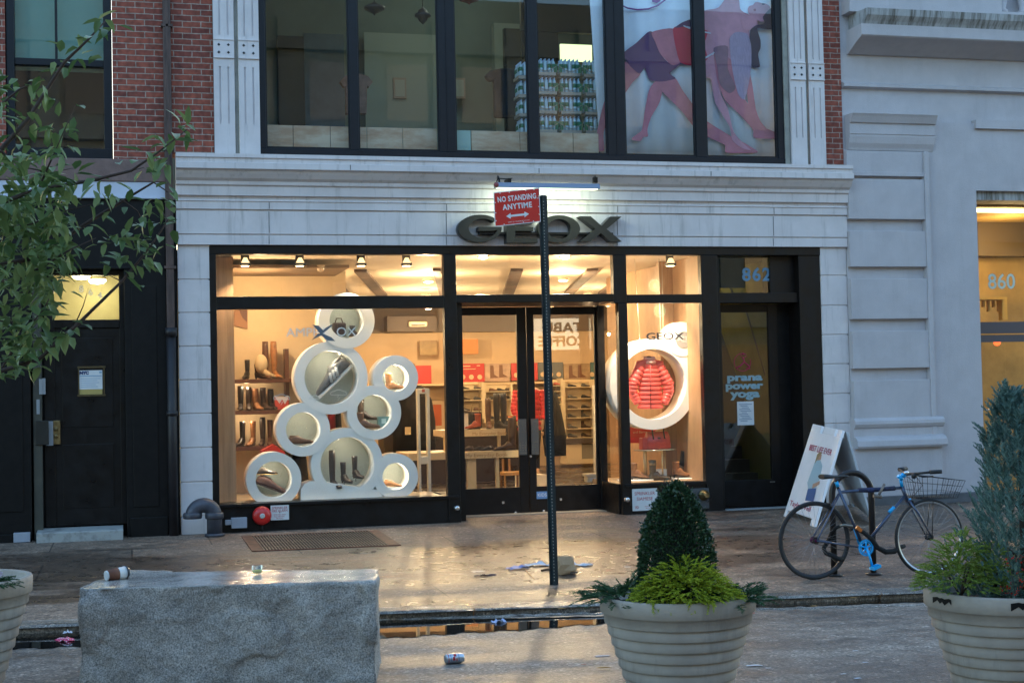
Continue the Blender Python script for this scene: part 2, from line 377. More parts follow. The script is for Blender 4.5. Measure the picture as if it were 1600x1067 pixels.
        m5 = N('ShaderNodeMix'); m5.data_type = 'RGBA'; m5.blend_type = 'MULTIPLY'; m5.inputs[0].default_value = 1; L(col, m5.inputs[6]); L(br.outputs[0], m5.inputs[7]); col = m5.outputs[2]
    L(col, b.inputs['Base Color'])
    rr = N('ShaderNodeMapRange'); rr.inputs[3].default_value = rd; rr.inputs[4].default_value = rw; L(wet_f, rr.inputs[0])
    rn = N('ShaderNodeMath'); rn.operation = 'MULTIPLY_ADD'; L(n3.outputs[0], rn.inputs[0]); rn.inputs[1].default_value = .25; L(rr.outputs[0], rn.inputs[2]); 
    rs = N('ShaderNodeMath'); rs.operation = 'SUBTRACT'; L(rn.outputs[0], rs.inputs[0]); rs.inputs[1].default_value = .1; rs.use_clamp = True; L(rs.outputs[0], b.inputs['Roughness'])
    bp = N('ShaderNodeBump'); bp.inputs['Strength'].default_value = bump; bp.inputs['Distance'].default_value = .006
    bh = N('ShaderNodeMath'); bh.operation = 'MULTIPLY_ADD'; L(n3.outputs[0], bh.inputs[0]); bh.inputs[1].default_value = 2.0; L(hgt, bh.inputs[2]); L(bh.outputs[0], bp.inputs['Height'])
    L(bp.outputs[0], b.inputs['Normal'])
    return mt
def sheet(name, x0, x1, ys, zf, mat, nx=60, kind='structure', th=.3, label=None):
    mb = MB(); g = []
    for y in ys: g.append([mb.b.verts.new((x0+(x1-x0)*i/nx, y, zf(x0+(x1-x0)*i/nx, y))) for i in range(nx+1)])
    for a, c in zip(g, g[1:]):
        for i in range(nx): mb.f([a[i], a[i+1], c[i+1], c[i]], True)
    o = mb.build(name, mat, kind=kind, label=label, norm=False); return o
def lin(a, b, n): return [a+(b-a)*i/n for i in range(n+1)]
m_side = ground_mat('sidewalk_stone', (.195, .142, .108), (.085, .056, .04), (1.72, 1.22, .35, .02),
    band=[(0, .35), (.12, .25), (.2, .62), (.33, .95), (.5, 1.0), (.56, .75), (.66, .25), (.85, -.1), (1, -.2)], agg=52, bump=1.0, rd=.62, rw=.27)
m_road = ground_mat('wet_asphalt', (.20, .17, .142), (.11, .093, .08), None, None, agg=58, bump=1.0, rd=.62, rw=.36)
m_kerb = ground_mat('kerb_granite', (.30, .25, .21), (.17, .145, .12), None, None, agg=80, bump=.8, rd=.45, rw=.15, wetb=.3)
sheet('sidewalk', -14, 14, lin(YJ, 1.2, 30), zside, m_side)
sheet('road', -14, 14, lin(-60, -9, 12)+lin(-8.9, YK, 40), zroad, m_road, nx=80)
# kerb: granite stones butted end to end
mb = MB(); x = -14; rnd = random.Random(4)
while x < 14:
    L_ = rnd.uniform(1.6, 2.4); x1 = min(14, x+L_-.012); k = 6
    g = []
    for i in range(k+1):
        xx = x+(x1-x)*i/k; j = rnd.uniform(-.012, .012); z = zc(xx)+.003
        g.append([Vector(p) for p in ((xx, YJ-.008, z-.3), (xx, YJ-.008, z), (xx, YK+.025, z+rnd.uniform(-.006, .004)), (xx, YK+.006+j, z-.016), (xx, YK+.05+j*1.5, z-.030), (xx, YK+.075+j, z-.3))])
    mb.loft(g, True, False); x += L_
mb.build('kerb', m_kerb, kind='structure')
# gutter water: thin sheets of standing water, between them a low ridge of grit
m_water = M('gutter_water', (.010, .010, .009), .015, spec=1.0, bump=.02, bs=3)
def wz(x): return zc(x)-.065+.005
def WP(px, py):
    p = PZ(px, py, -.2)
    for _ in range(10): p = PZ(px, py, wz(p.x))
    return p
def wsheet(name, top, bot, jag, dz=0):
    mb = MB(); A, B_ = [], []
    def at(l, x):
        for (x0, y0), (x1, y1) in zip(l, l[1:]):
            if x <= x1: return y0+(y1-y0)*(x-x0)/(x1-x0)
        return l[-1][1]
    n = 160
    for i in range(n+1):
        x = top[0][0]+(top[-1][0]-top[0][0])*i/n
        j = jag*(math.sin(x*.11)+.6*math.sin(x*.31+1)+.4*math.sin(x*.83))
        A.append(mb.b.verts.new(WP(x, at(top, x)+j*.3)+Vector((0, 0, dz)))); B_.append(mb.b.verts.new(WP(x, max(at(top, x)+.6, at(bot, x)+j))+Vector((0, 0, dz))))
    for i in range(n): mb.f([A[i], A[i+1], B_[i+1], B_[i]])
    return mb.build(name, m_water, kind='structure')
wsheet('gutter_water', [(-200, 966), (30, 966), (600, 950), (860, 944), (1300, 930), (1640, 921)], [(-200, 987), (30, 984), (120, 981), (600, 964.5), (860, 960), (1300, 945), (1640, 932)], .5)
wsheet('puddle_water', [(-200, 992), (30, 989), (120, 986), (600, 968.5), (860, 964), (1045, 960), (1065, 960)], [(-200, 1016), (30, 1013), (150, 1007), (600, 996), (700, 990), (860, 980), (1000, 969), (1065, 960.5)], 1.2)
mb = MB(); g = []
for i in range(200):
    px = -200+1840*i/199; y = (986+(px-120)*(966.5-982.5)/480) if px < 600 else (966.2+(px-600)*(948-966.2)/700)
    if px < 600: y = 987-(px+200)*.026
    p = WP(px, y+.8*math.sin(px*.13)); h = .004+.005*abs(math.sin(px*.21))+.003*math.sin(px*.9)
    g.append([p+Vector((0, .05, -.008)), p+Vector((0, .015, h)), p+Vector((0, -.015, h*.8)), p+Vector((0, -.05, -.008))])
mb.loft(g, True, True); tag(mb.build('gutter_grit', m_kerb, kind='stuff'), 'ridge of wet grit along the gutter puddle', 'grit')

# ---------------------------------------------------------------- the shop building
SB = thing('shop_building', 'brick building with white cast-iron shopfront and lit shoe shop', 'building', (.3, 0, 0))
def bb(name, mat, fn, parent=SB, bevel=0, **k):
    mb = MB(); fn(mb); return mb.build(name, mat, parent, bevel=bevel, **k)
# brick strips beside the upper windows
bb('brick_wall', bricks, lambda m: (m.box(-4.12, -3.63, 0, .3, 4.47, 8.4), m.box(4.37, 4.66, 0, .3, 4.47, 8.4), m.box(-3.63, 4.37, .02, .3, 7.9, 8.4)))
# pilasters
def pilaster(x0, x1, zb0, zb1, gx=.02):
    mb = MB(); yf, yb = -.10, .02; W = x1-x0
    mb.box(x0+.006, x1-.006, yf+.016, yb, 4.47, 8.3)
    mb.box(x0, x1, yf, yf+.016, 4.47, 4.76); mb.box(x0, x1, yf-.012, yf+.016, zb0, zb1); mb.box(x0, x1, yf-.022, yf-.012, zb1-.012, zb1); mb.box(x0, x1, yf-.022, yf-.012, zb0, zb0+.012)
    for za, zz in ((4.76, zb0), (zb1, 8.3)):
        a, b = za+(.05 if za > 5 else .07), zz-(.10 if zz < 8 else 0)
        mb.box(x0, x1, yf, yf+.016, za, a); mb.box(x0, x1, yf, yf+.016, b, zz)
        xs = [x0, x0+W*.26, x0+W*.26+gx, x0+W*.66, x0+W*.66+gx, x1]
        for i in (0, 2, 4): mb.box(xs[i], xs[i+1], yf, yf+.016, a, b)
    o = mb.build('pilaster', white_paint, SB)
    for u in (.26, .72):
        for v in (.3, .7):
            r = MB()
            cx, cz = x0+W*u, zb0+(zb1-zb0)*v; q = .018
            r.prism([(cx-q, cz), (cx, cz-q), (cx+q, cz), (cx, cz+q)], yf-.0125, yf-.0165)
            r.build('rosette', black_ink, o)
for x0, x1, a, b in ((-3.63, -3.385, 5.62, 5.85), (-3.335, -3.09, 5.62, 5.85), (3.87, 4.09, 5.60, 5.83), (4.135, 4.36, 5.60, 5.83)): pilaster(x0, x1, a, b)
for q in ((-3.379, -3.341, -.06, .02, 4.47, 8.3), (4.096, 4.129, -.06, .02, 4.47, 8.3), (3.80, 3.864, -.05, .04, 4.47, 8.3)): bb('pilaster_reveal', M('shaded_reveal_tone', (.32, .31, .27), .7, var=.2), lambda m: m.box(*q))  # shade of the recesses put into a darker tone than the white paint
# upper window
ux = [(-3.10, -3.01), (-1.99, -1.88), (-.87, -.66), (.29, .42), (1.34, 1.58), (2.55, 2.70), (3.71, 3.89)]
wf = bb('window_frame', navy_frame, lambda m: ([m.box(a, b, -.02, .1, 4.56, 8.3) for a, b in ux], m.box(-3.10, 3.89, -.03, .1, 4.47, 4.56)), bevel=.006)
for (a, b), (c, d) in zip(ux, ux[1:]): bb('window_pane', G_up, lambda m: m.box(b, c, .03, .038, 4.56, 8.3))
bb('frame_bead', navy_frame, lambda m: ([m.box(b, b+.016, .0, .03, 4.562, 8.3) for a, b in ux[:-1]], [m.box(a-.016, a, .0, .03, 4.562, 8.3) for a, b in ux[1:]], [m.box(b+.016, c-.016, .0, .03, 4.562, 4.59) for (a, b), (c, d) in zip(ux, ux[1:])], [m.box((a+b)/2-.006, (a+b)/2+.006, -.028, -.02, 4.565, 8.3) for a, b in (ux[2], ux[4])]))
# cornice and fascia
prof = [(.02, 4.466), (-.27, 4.45), (-.27, 4.405), (-.245, 4.40), (-.245, 4.35), (-.285, 4.34), (-.285, 4.27), (-.24, 4.255), (-.22, 4.22), (-.18, 4.17), (-.135, 4.14), (-.13, 4.10), (-.10, 4.085), (-.095, 3.975), (-.045, 3.972), (-.045, 3.93), (-.075, 3.925), (-.08, 3.91), (-.065, 3.905), (-.065, 3.815), (-.03, 3.812), (-.03, 3.797), (-.05, 3.795), (-.05, 3.52), (-.025, 3.517), (-.025, 3.507), (-.045, 3.505), (-.045, 3.39), (.02, 3.386)]
co = bb('cornice', white_paint, lambda m: m.xprism(prof, -4.09, 4.66))
jm = M('joint_line', (.10, .095, .085), .8)
for x in (420, 697, 964, 1208):
    for yy, y_, y2, za, zb_ in ((350, -.0535, -.048, 3.53, 3.79), (372, -.0485, -.043, 3.395, 3.50), (320, -.0685, -.063, 3.82, 3.90)): bb('panel_joint', jm, lambda m: m.box(PX(x, -.05, yy), PX(x, -.05, yy)+.007, y_, y2, za, zb_), co)
for x in (546, 840, 1108): bb('panel_joint', jm, lambda m: m.box(PX(x, -.24, 255), PX(x, -.24, 255)+.008, -.2885, -.284, 4.275, 4.335), co)
# rusticated piers
def pier(x0, x1, zs, back):
    mb = MB(); mb.box(x0+.012, x1-.012, .014, back, -.2, 3.39)
    for a, b in zip(zs, zs[1:]): mb.box(x0, x1, 0, .014+.1, b+.008, a-.008)
    mb.build('pier', white_paint, SB, bevel=.004)
pier(-4.08, -3.71, [3.395, 2.975, 2.58, 2.18, 1.78, 1.38, .975, .57, .17, -.2], .3)
pier(4.28, 4.66, [3.395, 3.01, 2.61, 2.22, 1.83, 1.435, 1.04, .64, .24, -.2], .3)
# shopfront frame
def frame(m):
    m.box(-3.71, 4.28, -.0, .12, 3.28, 3.386)            # head
    m.box(-3.71, -3.63, .0, .12, -.12, 3.28)
    m.box(-.85, -.69, -.0, .12, -.12, 3.28)              # left mullion
    m.box(-3.63, -.85, -.0, .12, 2.615, 2.77)           # transom bars
    m.box(-.69, 1.37, -.0, .12, 2.68, 2.78)
    m.box(1.55, 2.575, -.0, .12, 2.66, 2.77)
    m.box(1.37, 1.55, -.0, .12, 2.66, 3.28)
    m.box(1.43, 1.55, .0, .10, -.05, 2.66)
    m.box(2.575, 2.80, -.0, .12, -.12, 3.28)
bb('shopfront_frame', black_paint, frame, bevel=.006)
bb('bulkhead', black_paint, lambda m: (m.box(-3.63, -.85, .02, .3, -.2, .285), m.box(-3.63, -.72, -.03, .02, .255, .29), m.box(-3.63, -.72, -.012, .02, -.12, -.045)), bevel=.004)
bb('bulkhead', black_paint, lambda m: (m.box(1.55, 2.575, .02, .3, -.2, .34), m.box(1.46, 2.575, -.02, .02, .305, .345)), bevel=.004)
bb('bulkhead_return', black_paint, lambda m: (m.box(-.85, -.6, .12, .85, -.2, .285), m.box(-.72, -.6, .12, .16, .285, 2.68)))
bb('stair_door_surround', brown_black, lambda m: (m.box(2.80, 2.85, .05, .4, -.12, 3.28), m.box(3.97, 4.28, .02, .4, -.12, 3.28), m.box(2.85, 3.97, .07, .4, 2.66, 2.79), m.box(3.62, 3.97, .16, .4, 2.79, 3.28)), bevel=.004)
# panes
bb('window_pane', G_shop, lambda m: m.box(-3.63, -.85, .055, .063, 2.77, 3.28))
gp = bb('window_pane', G_shop, lambda m: m.box(-3.63, -.85, .055, .063, .285, 2.615))
bb('window_pane', G_shop, lambda m: m.box(-.69, 1.37, .055, .063, 2.78, 3.28))
bb('window_pane', G_shop, lambda m: m.box(1.55, 2.575, .055, .063, 2.77, 3.28))
gp2 = bb('window_pane', G_shop, lambda m: m.box(1.55, 2.575, .055, .063, .34, 2.66))
gp3 = bb('window_pane', G_dark, lambda m: m.box(2.85, 3.62, .2, .208, 2.79, 3.28))
bb('side_pane', G_shop, lambda m: m.box(1.44, 1.448, .12, .80, .34, 2.66))
bb('side_pane_frame', brown_black, lambda m: (m.box(1.40, 1.50, .80, .9, -.1, 2.68), m.box(1.41, 1.47, .10, .80, -.1, .34)), bevel=.004)
for q in ((1.425, 1.43, .10, .12, .34, 2.66), (-.79, -.765, .13, .16, .285, 2.68)): bb('corner_post', M('bronze_post', (.16, .10, .06), .35, .6), lambda m: m.box(*q))
# lettering on the glass
ghost = M('etched_lettering', (.62, .66, .64), .5)
grey_x = M('grey_lettering', (.10, .13, .16), .5)
p = P(508, 519, .05); put_text('lettering', 'AMPHI', (P(478, 520, .05).x, .052, P(478, 520, .05).z), .155, ghost, gp, ext=.0006, sx=1.05)
put_text('lettering', 'OX', (P(541, 520, .05).x, .052, P(541, 519, .05).z), .155, ghost, gp, ext=.0006, sx=1.05)
bb('emblem', grey_x, lambda m: (m.pprism([(488, 507), (498, 509), (506, 517), (500, 521)], .048, .002), m.pprism([(500, 521), (509, 512), (518, 507), (519, 509), (511, 516), (504, 521), (518, 527), (524, 533), (512, 532), (502, 524), (486, 532), (497, 521)], .0485, .001)), gp)
def cloud(px, py, s):
    pts = []
    for i in range(25):
        t = PI-i*PI/24*1.0; r = 1+.18*abs(math.sin(i*PI/8)); pts.append((px+s*1.05*math.cos(t)*r, py-s*.62*math.sin(t)*r))
    pts += [(px+s, py), (px-s*.95, py)]; bolt = [(px, py), (px-2, py+s*.32), (px+2, py+s*.36), (px-1, py+s*.75)]
    for line, cl in ((pts, True), (bolt, False)):
        yield [P(x, y, .05) for x, y in line], cl
for c in ((440, 624, 11), (529, 617, 11), (492, 623, 7)):
    mb = MB()
    for pts, cl in cloud(*c): mb.tube(pts, .004, 5, closed=cl)
    mb.build('cloud_decal', ghost, gp)
put_text('lettering', 'GEOX', (P(1039, 526, .05).x, .052, P(1039, 526, .05).z), .13, M('dark_lettering', (.10, .09, .08), .5), gp2, ext=.0006, sx=1.45, bold=.002)
put_text('street_number', '862', (P(1182, 430, .19).x, .19, P(1182, 430, .19).z), .24, M('blue_grey_vinyl', (.12, .25, .38), .5), gp3, ext=.001, sx=1.05, bold=.007, space=1.15)
# recessed shop doors
YD = .85
zt, zb = 2.665, -.05
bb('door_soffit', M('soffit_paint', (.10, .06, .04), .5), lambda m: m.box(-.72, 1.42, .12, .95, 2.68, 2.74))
for q in ((-.60, -.555), (1.405, 1.50)): bb('door_frame', brown_black, lambda m: m.box(q[0], q[1], YD, YD+.1, zb, 2.68))
bb('floor_threshold', M('threshold_stone', (.32, .27, .21), .55, var=.12), lambda m: m.box(-.60, 1.5, .6, 1.1, -.2, -.035))
hm = M('door_pull_plate', (.14, .13, .12), .4, .5); nail = M('stud_metal', (.8, .75, .6), .25, 1)
for side, (xa, xb, ga, gb) in (('l', (-.553, .425, -.54, .30)), ('r', (.433, 1.403, .53, 1.37))):
    d = bb('shop_door', brown_black, lambda m: (m.box(xa, ga, YD, YD+.05, zb, zt), m.box(gb, xb, YD, YD+.05, zb, zt), m.box(ga, gb, YD, YD+.05, 2.565, zt), m.box(ga, gb, YD, YD+.05, zb, .30)), bevel=.003)
    bb('door_pane', G_door, lambda m: m.box(ga, gb, YD+.02, YD+.028, .30, 2.565), d)
    hx = (P(810, 680, YD-.05).x, P(822.5, 680, YD-.05).x) if side == 'l' else (P(830, 680, YD-.05).x, P(841.5, 680, YD-.05).x)
    h = bb('handle', hm, lambda m: m.box(hx[0], hx[1], YD-.06, YD-.045, P(826, 710, YD).z, P(826, 654, YD).z), d)
    z0, z1 = P(826, 708, YD).z, P(826, 656, YD).z
    for base in (z0+.01, z1-.15):
        mb = MB()
        for i in range(3):
            for j in range(5):
                mb.cyl((hx[0]+(i+.5)/3*(hx[1]-hx[0]), YD-.061, base+j*.034), (hx[0]+(i+.5)/3*(hx[1]-hx[0]), YD-.067, base+j*.034), .0085, .004, 6)
        mb.build('handle_studs', nail, d)
    for q, r in (((805.5, 800.5),) if side == 'l' else ((849.5, 798), (831, 713))): bb('door_lock', chrome, lambda m: m.lathe([(.018, 0), (.018, -.012), (.012, -.018)], (PX(q, YD, 800), YD, P(q, r, YD).z), 14, axis='y'), d)
    for q, r in (((782, 785),) if side == 'l' else ((872, 780),)): bb('floor_bolt', chrome, lambda m: m.box(PX(q, YD)-.016, PX(q, YD)+.016, YD-.012, YD, P(q, r, YD).z-.016, P(q, r, YD).z+.016), d)
st = bb('sticker', M('blue_sticker', (.12, .25, .5), .5), lambda m: m.pb(838.5, 767.5, 855, 779, YD-.003, YD-.0002))
put_text('lettering', 'KIDS', (P(847, 773, YD).x, YD-.0045, P(847, 773, YD).z), .06, white_ink, st, ext=.0004)
# stair door of the upper floor
Y2 = .36
sd = bb('stair_door', brown_black, lambda m: (m.box(2.85, 2.99, Y2, Y2+.05, -.05, 2.655), m.box(3.665, 3.80, Y2, Y2+.05, -.05, 2.655), m.box(2.99, 3.665, Y2, Y2+.05, 2.55, 2.655), m.box(2.99, 3.665, Y2, Y2+.05, -.05, .31)), bevel=.003)
gd = bb('door_pane', G_dark, lambda m: m.box(2.99, 3.665, Y2+.02, Y2+.028, .31, 2.55), sd)
bb('stair_threshold', M('threshold_slab', (.36, .36, .35), .6, var=.15), lambda m: m.box(2.85, 3.97, -.04, .40, -.2, -.045))
bb('door_jamb', black_flat, lambda m: m.box(3.80, 3.97, Y2-.0, Y2+.06, -.05, 2.655))
vin = M('pale_blue_vinyl', (.28, .42, .45), .5)
K2 = 18.3/2300
for wd, px, py, ww, hh in (('prana', 1164, 592.5, 64, 13), ('power', 1163.5, 605.5, 68, 13), ('yoga', 1164, 618.5, 54, 14)):
    q = P(px, py, Y2+.015); put_text('lettering', wd, (q.x, Y2+.016, q.z), .13, vin, sd, ext=.0008, bold=.006, fit=(ww*K2, hh*K2))
mag = M('magenta_vinyl', (.45, .02, .10), .5)
def lotus(m):
    c = P(1160, 566, Y2+.015); R = .118
    m.tube([(c.x+R*math.cos(t), Y2+.014, c.z+R*math.sin(t)) for t in [math.radians(60+i*10) for i in range(33)]], .005, 5)
    def q(a, b): p = P(1160+a, 566+b, Y2+.014); return (p.x, p.y, p.z)
    m.tube([q(1, -8), q(3, -1), q(-4, 6), q(-10, 9)], .009, 5); m.tube([q(3, 0), q(9, 5), q(12, 10), q(6, 9)], .009, 5)
    m.tube([q(1, -6), q(-3, -12)], .005, 5); m.tube([q(1, -6), q(6, -10)], .005, 5); m.blob(q(1, -13), .018, 1)
bb('emblem', mag, lotus, sd)
nb = bb('notice_sheet', white_sign, lambda m: m.pb(1152, 627, 1178, 664, Y2+.012, Y2+.014), sd)
bb('notice_print', M('grey_ink', (.25, .3, .38), .6), lambda m: [m.pb(1155+(i % 3)*2, 631+i*2.6, 1175-(i*7 % 9), 632.1+i*2.6, Y2+.0105, Y2+.0118) for i in range(11)], sd)
bb('door_pull', chrome, lambda m: m.pb(1203, 751.5, 1211, 753.5, Y2-.02, Y2-.004), sd)
# ---- interior of the shop
wall_in = M('shop_wall', (.56, .40, .25), .8, var=.05, vs=1)
ceil_in = M('shop_ceiling', (.78, .66, .50), .75, var=.04, vs=.7)
panel_in = M('wood_panel', (.40, .24, .13), .5, var=.18, vs=3, vscale3=(8, 1, .4))
floor_in = M('shop_floor', (.045, .033, .027), .28, var=.3, vs=1.5, rvar=.08)
bb('shop_ceiling', ceil_in, lambda m: m.box(-6, 6, .3, 12.1, 3.30, 3.36))
slot_m = M('ceiling_slot', (.13, .085, .06), .7, var=.3, vs=3)
SLQ = ([(553, 421), (573, 421), (605.5, 460), (588.6, 460)], [(676, 419.5), (688, 419.5), (700, 460), (687, 460)], [(798, 420), (817, 420), (802, 458), (785, 458)], [(917, 420), (935, 419), (896, 457), (881, 457)], [(955, 440), (975, 428), (955, 457), (934, 457)],
              [(506, 416), (512, 416), (550, 461), (452, 461), (470, 440)], [(610, 484), (625, 484), (631, 491), (617, 491)])
def slots(m, q):
    vs = [PZ(x, y, 3.297) for x, y in q]; v2 = [Vector((v.x, v.y, 3.26)) for v in vs]
    a = [m.b.verts.new(v) for v in v2]; c = [m.b.verts.new(v) for v in vs]
    m.f(a); m.f(list(reversed(c)))
    for i in range(len(a)): m.f([a[i], a[(i+1) % len(a)], c[(i+1) % len(a)], c[i]])
for q in SLQ: bb('ceiling_slot', slot_m, lambda m: slots(m, q))
bb('shaded_ceiling_panel', M('shaded_ceiling_brown', (.20, .13, .08), .7, var=.3, vs=1.2), lambda m: m.box(-6, -1.9, .9, 4.5, 3.19, 3.23))  # added panel: shade on the ceiling put into its brown colour
bb('window_soffit', M('window_soffit', (.45, .30, .18), .6), lambda m: m.box(-3.7, 4.0, .12, .32, 3.30, 3.40))
bb('shop_floor', floor_in, lambda m: m.box(-6, 6, 1.1, 12.1, -.2, -.04))
bb('back_wall', wall_in, lambda m: m.box(-6, 6, 12, 12.2, -.1, 3.4))
bb('back_header', M('dark_header', (.12, .09, .07), .6), lambda m: m.box(-2.7, 5.4, 11.7, 12, 2.78, 3.30))
bb('side_wall', wall_in, lambda m: (m.box(-4.0, -3.71, .3, 12, -.1, 3.4), m.box(-3.71, -3.40, 1.5, 1.6, -.1, 3.3)))
bb('niche_wall', M('niche_wall', (.72, .56, .36), .75, var=.04), lambda m: m.box(-3.4, -1.75, 2.25, 2.35, .0, 3.26))
bb('jamb_panel', panel_in, lambda m: m.box(-3.63, -3.40, .45, 1.5, .285, 3.29))
bb('window_floor', M('window_deck', (.55, .46, .34), .45, var=.08), lambda m: (m.box(-3.63, -.87, .3, 1.15, .2, .275), m.box(-3.4, -1.75, 1.15, 2.25, .2, .27)))
bb('vitrine_deck', M('vitrine_deck', (.5, .34, .2), .45, var=.1), lambda m: m.box(1.50, 2.62, .3, 1.5, .2, .335))
bb('vitrine_panel', panel_in, lambda m: (m.box(2.40, 2.62, 1.1, 1.2, .335, 3.29), m.box(2.60, 2.70, .12, 4.0, -.1, 3.29)))
bb('cross_wall', wall_in, lambda m: m.box(5.4, 5.5, 3, 12, -.1, 3.36))
# stair hall
hall = M('stair_hall_wall', (.40, .34, .10), .8, var=.08)
bb('stair_hall', hall, lambda m: (m.box(2.70, 4.25, 3.9, 4.0, -.1, 4.2), m.box(3.98, 4.1, .42, 3.9, -.1, 4.2)))
bb('stair_floor', black_flat, lambda m: m.box(2.7, 4.1, .42, 4, -.2, -.04))
bb('stair_side', M('stair_side_paint', (.05, .045, .035), .6), lambda m: (m.prism([(2.95, .3), (3.25, .3), (3.72, 1.15), (3.72, 1.35), (3.3, 2.56), (2.95, 2.56)], 1.3, 1.4), m.box(2.7, 3.5, .7, .74, 2.9, 3.4)))
bb('stair_steps', M('stair_step', (.12, .08, .06), .5), lambda m: [m.box(2.75, 3.95, 1.2+i*.27, 1.2+(i+1)*.27+.3, -.04, .15+i*.18) for i in range(7)])
bb('stair_rail', M('rail_wood', (.35, .27, .16), .5), lambda m: (m.tube([P(1166, 487, 1.2), P(1200, 600, 1.2)], .012, 6), m.tube([P(1129, 405, 1.2), P(1145, 460, 1.2)], .014, 6)))
# upper room
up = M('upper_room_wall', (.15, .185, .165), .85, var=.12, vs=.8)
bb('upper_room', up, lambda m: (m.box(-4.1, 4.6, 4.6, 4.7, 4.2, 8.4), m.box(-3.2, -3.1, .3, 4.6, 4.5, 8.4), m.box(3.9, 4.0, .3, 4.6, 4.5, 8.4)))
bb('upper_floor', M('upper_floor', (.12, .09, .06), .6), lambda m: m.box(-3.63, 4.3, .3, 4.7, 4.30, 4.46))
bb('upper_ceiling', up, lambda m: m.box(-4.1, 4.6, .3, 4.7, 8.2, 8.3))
bd = M('plywood_board', (.66, .48, .33), .65, col2=(.50, .28, .16), vs=1.6, vscale3=(1, 1, 3), lo=.42, hi=.62)
xs = [PX(q, .16, 215) for q in (405, 458, 516, 573, 629, 683)]
for a_, b_, px in [(a, b2, 550) for a, b2 in zip(xs, xs[1:])]+[(PX(a, .16, 215), PX(b2, .16, 215), 800) for a, b2 in ((736, 812), (812, 895), (895, 935))]: bb('window_board', bd, lambda m: m.box(a_+.004, b_-.004, .15, .17, 4.48, P(px, 198.5 if px == 550 else 206, .15).z))
bb('window_board_pale', M('pale_green_board', (.42, .55, .46), .6), lambda m: m.box(PX(684, .16, 215), PX(735, .16, 215), .15, .17, 4.48, P(720, 204, .15).z))
bb('blue_door', M('blue_room_door', (.06, .10, .14), .6, var=.15), lambda m: m.box(PX(476, 4.5, 120), PX(538, 4.5, 120), 4.5, 4.58, P(500, 196, 4.5).z-1, P(500, 53, 4.5).z))
bb('dark_doorway', black_flat, lambda m: m.box(PX(434, 4.5, 120), PX(476, 4.5, 120), 4.52, 4.58, P(450, 196, 4.5).z-1, P(450, 56, 4.5).z))
bb('wall_panel', M('panel_grey', (.28, .31, .27), .8), lambda m: (m.box(PX(570, 4.4, 120), PX(690, 4.4, 120), 4.4, 4.45, 4.4, P(600, 52, 4.4).z), m.box(PX(770, 4.4, 60), PX(828, 4.4, 60), 4.3, 4.5, 4.4, P(800, 40, 4.4).z)))
bb('back_partition', M('dark_partition', (.05, .04, .03), .8), lambda m: (m.box(PX(815, 2.6, 60), PX(925, 2.6, 60), 2.6, 2.7, P(860, 50, 2.6).z, 8.2), m.box(PX(788, 2.9, 60), PX(815, 2.9, 60), 2.9, 3.0, 4.4, P(800, 45, 2.9).z), m.box(PX(815, 2.65, 60), PX(872, 2.65, 60), 2.65, 2.7, 4.4, P(860, 50, 2.6).z)))
bb('lit_opening', M('lit_room_beyond', (.5, .55, .3), .6, emis=(.75, .9, .45), es=.8), lambda m: m.pb(876, 70, 925, 96, 2.72, 2.76))
# ---------------------------------------------------------------- left building
LB = thing('brick_building', 'brick building with black ground floor and dark door behind the tree', 'building', (-6, 0, 0))
LX0 = -9.5
bb('brick_wall', bricks, lambda m: (m.box(-4.80, -4.125, .01, .3, 4.40, 8.4), m.box(LX0, -6.0, .01, .3, 4.40, 8.4)), LB)
wfr = bb('window', navy_frame, lambda m: (m.box(-5.99, -5.90, .03, .2, 4.42, 8.3), m.box(-4.90, -4.81, .03, .2, 4.42, 8.3), m.box(-5.99, -4.81, .0, .2, 4.40, 4.52),
    m.box(-5.90, -4.90, .06, .2, 5.50, 5.58), m.box(-5.45, -5.42, .09, .13, 5.58, 8.3)), LB, bevel=.005)
bb('window_pane', glass('left_upper_pane', (.85, .92, .9), 2.2), lambda m: m.box(-5.90, -4.90, .11, .116, 4.52, 8.3), wfr)
bb('blind', M('grey_green_blind', (.30, .42, .40), .7, var=.03), lambda m: m.box(-5.9, -4.9, .2, .21, 5.46, 8.3), wfr)
bb('dark_room', M('room_dark', (.02, .022, .025), .9), lambda m: m.box(-5.99, -4.81, .9, 1, 4.4, 8.3), LB)
bb('lintel', brownstone, lambda m: m.box(LX0, -4.125, -.06, .2, 4.13, 4.395), LB, bevel=.01)
bb('fascia_band', M('pale_blue_fascia', (.52, .56, .66), .5, var=.05), lambda m: (m.box(LX0, -4.20, -.04, .2, 3.93, 4.125), m.box(LX0, -4.20, -.055, -.04, 3.93, 3.955)), LB)
def lfront(m):
    m.box(-5.76, -4.70, .26, .32, -.15, 2.5); m.box(-4.215, -4.085, .03, .3, -.15, 3.93); m.box(-5.76, -5.62, .19, .3, -.15, 3.1)
    m.box(LX0, -4.215, .0, .3, 3.10, 3.93); m.box(LX0, -5.76, .0, .4, -.15, 3.10); m.box(-4.70, -4.215, .0, .4, -.15, 3.10)
    m.box(LX0, -4.215, -.02, .0, 3.10, 3.13); m.box(-4.62, -4.33, -.012, .0, .3, 2.9); m.box(-6.7, -5.85, -.012, 0, .3, 2.9)
    m.box(LX0, -5.80, -.05, .0, -.12, .05); m.box(-4.66, -4.23, -.03, .0, -.12, .18)
bb('ground_floor_front', black_flat, lfront, LB, bevel=.006)
bb('door_column', M('lamplit_column', (.06, .055, .04), .6, var=.15), lambda m: m.box(-5.735, -5.64, .04, .18, -.05, 3.05), LB)  # lamplight on the jamb put into its paler cream tone
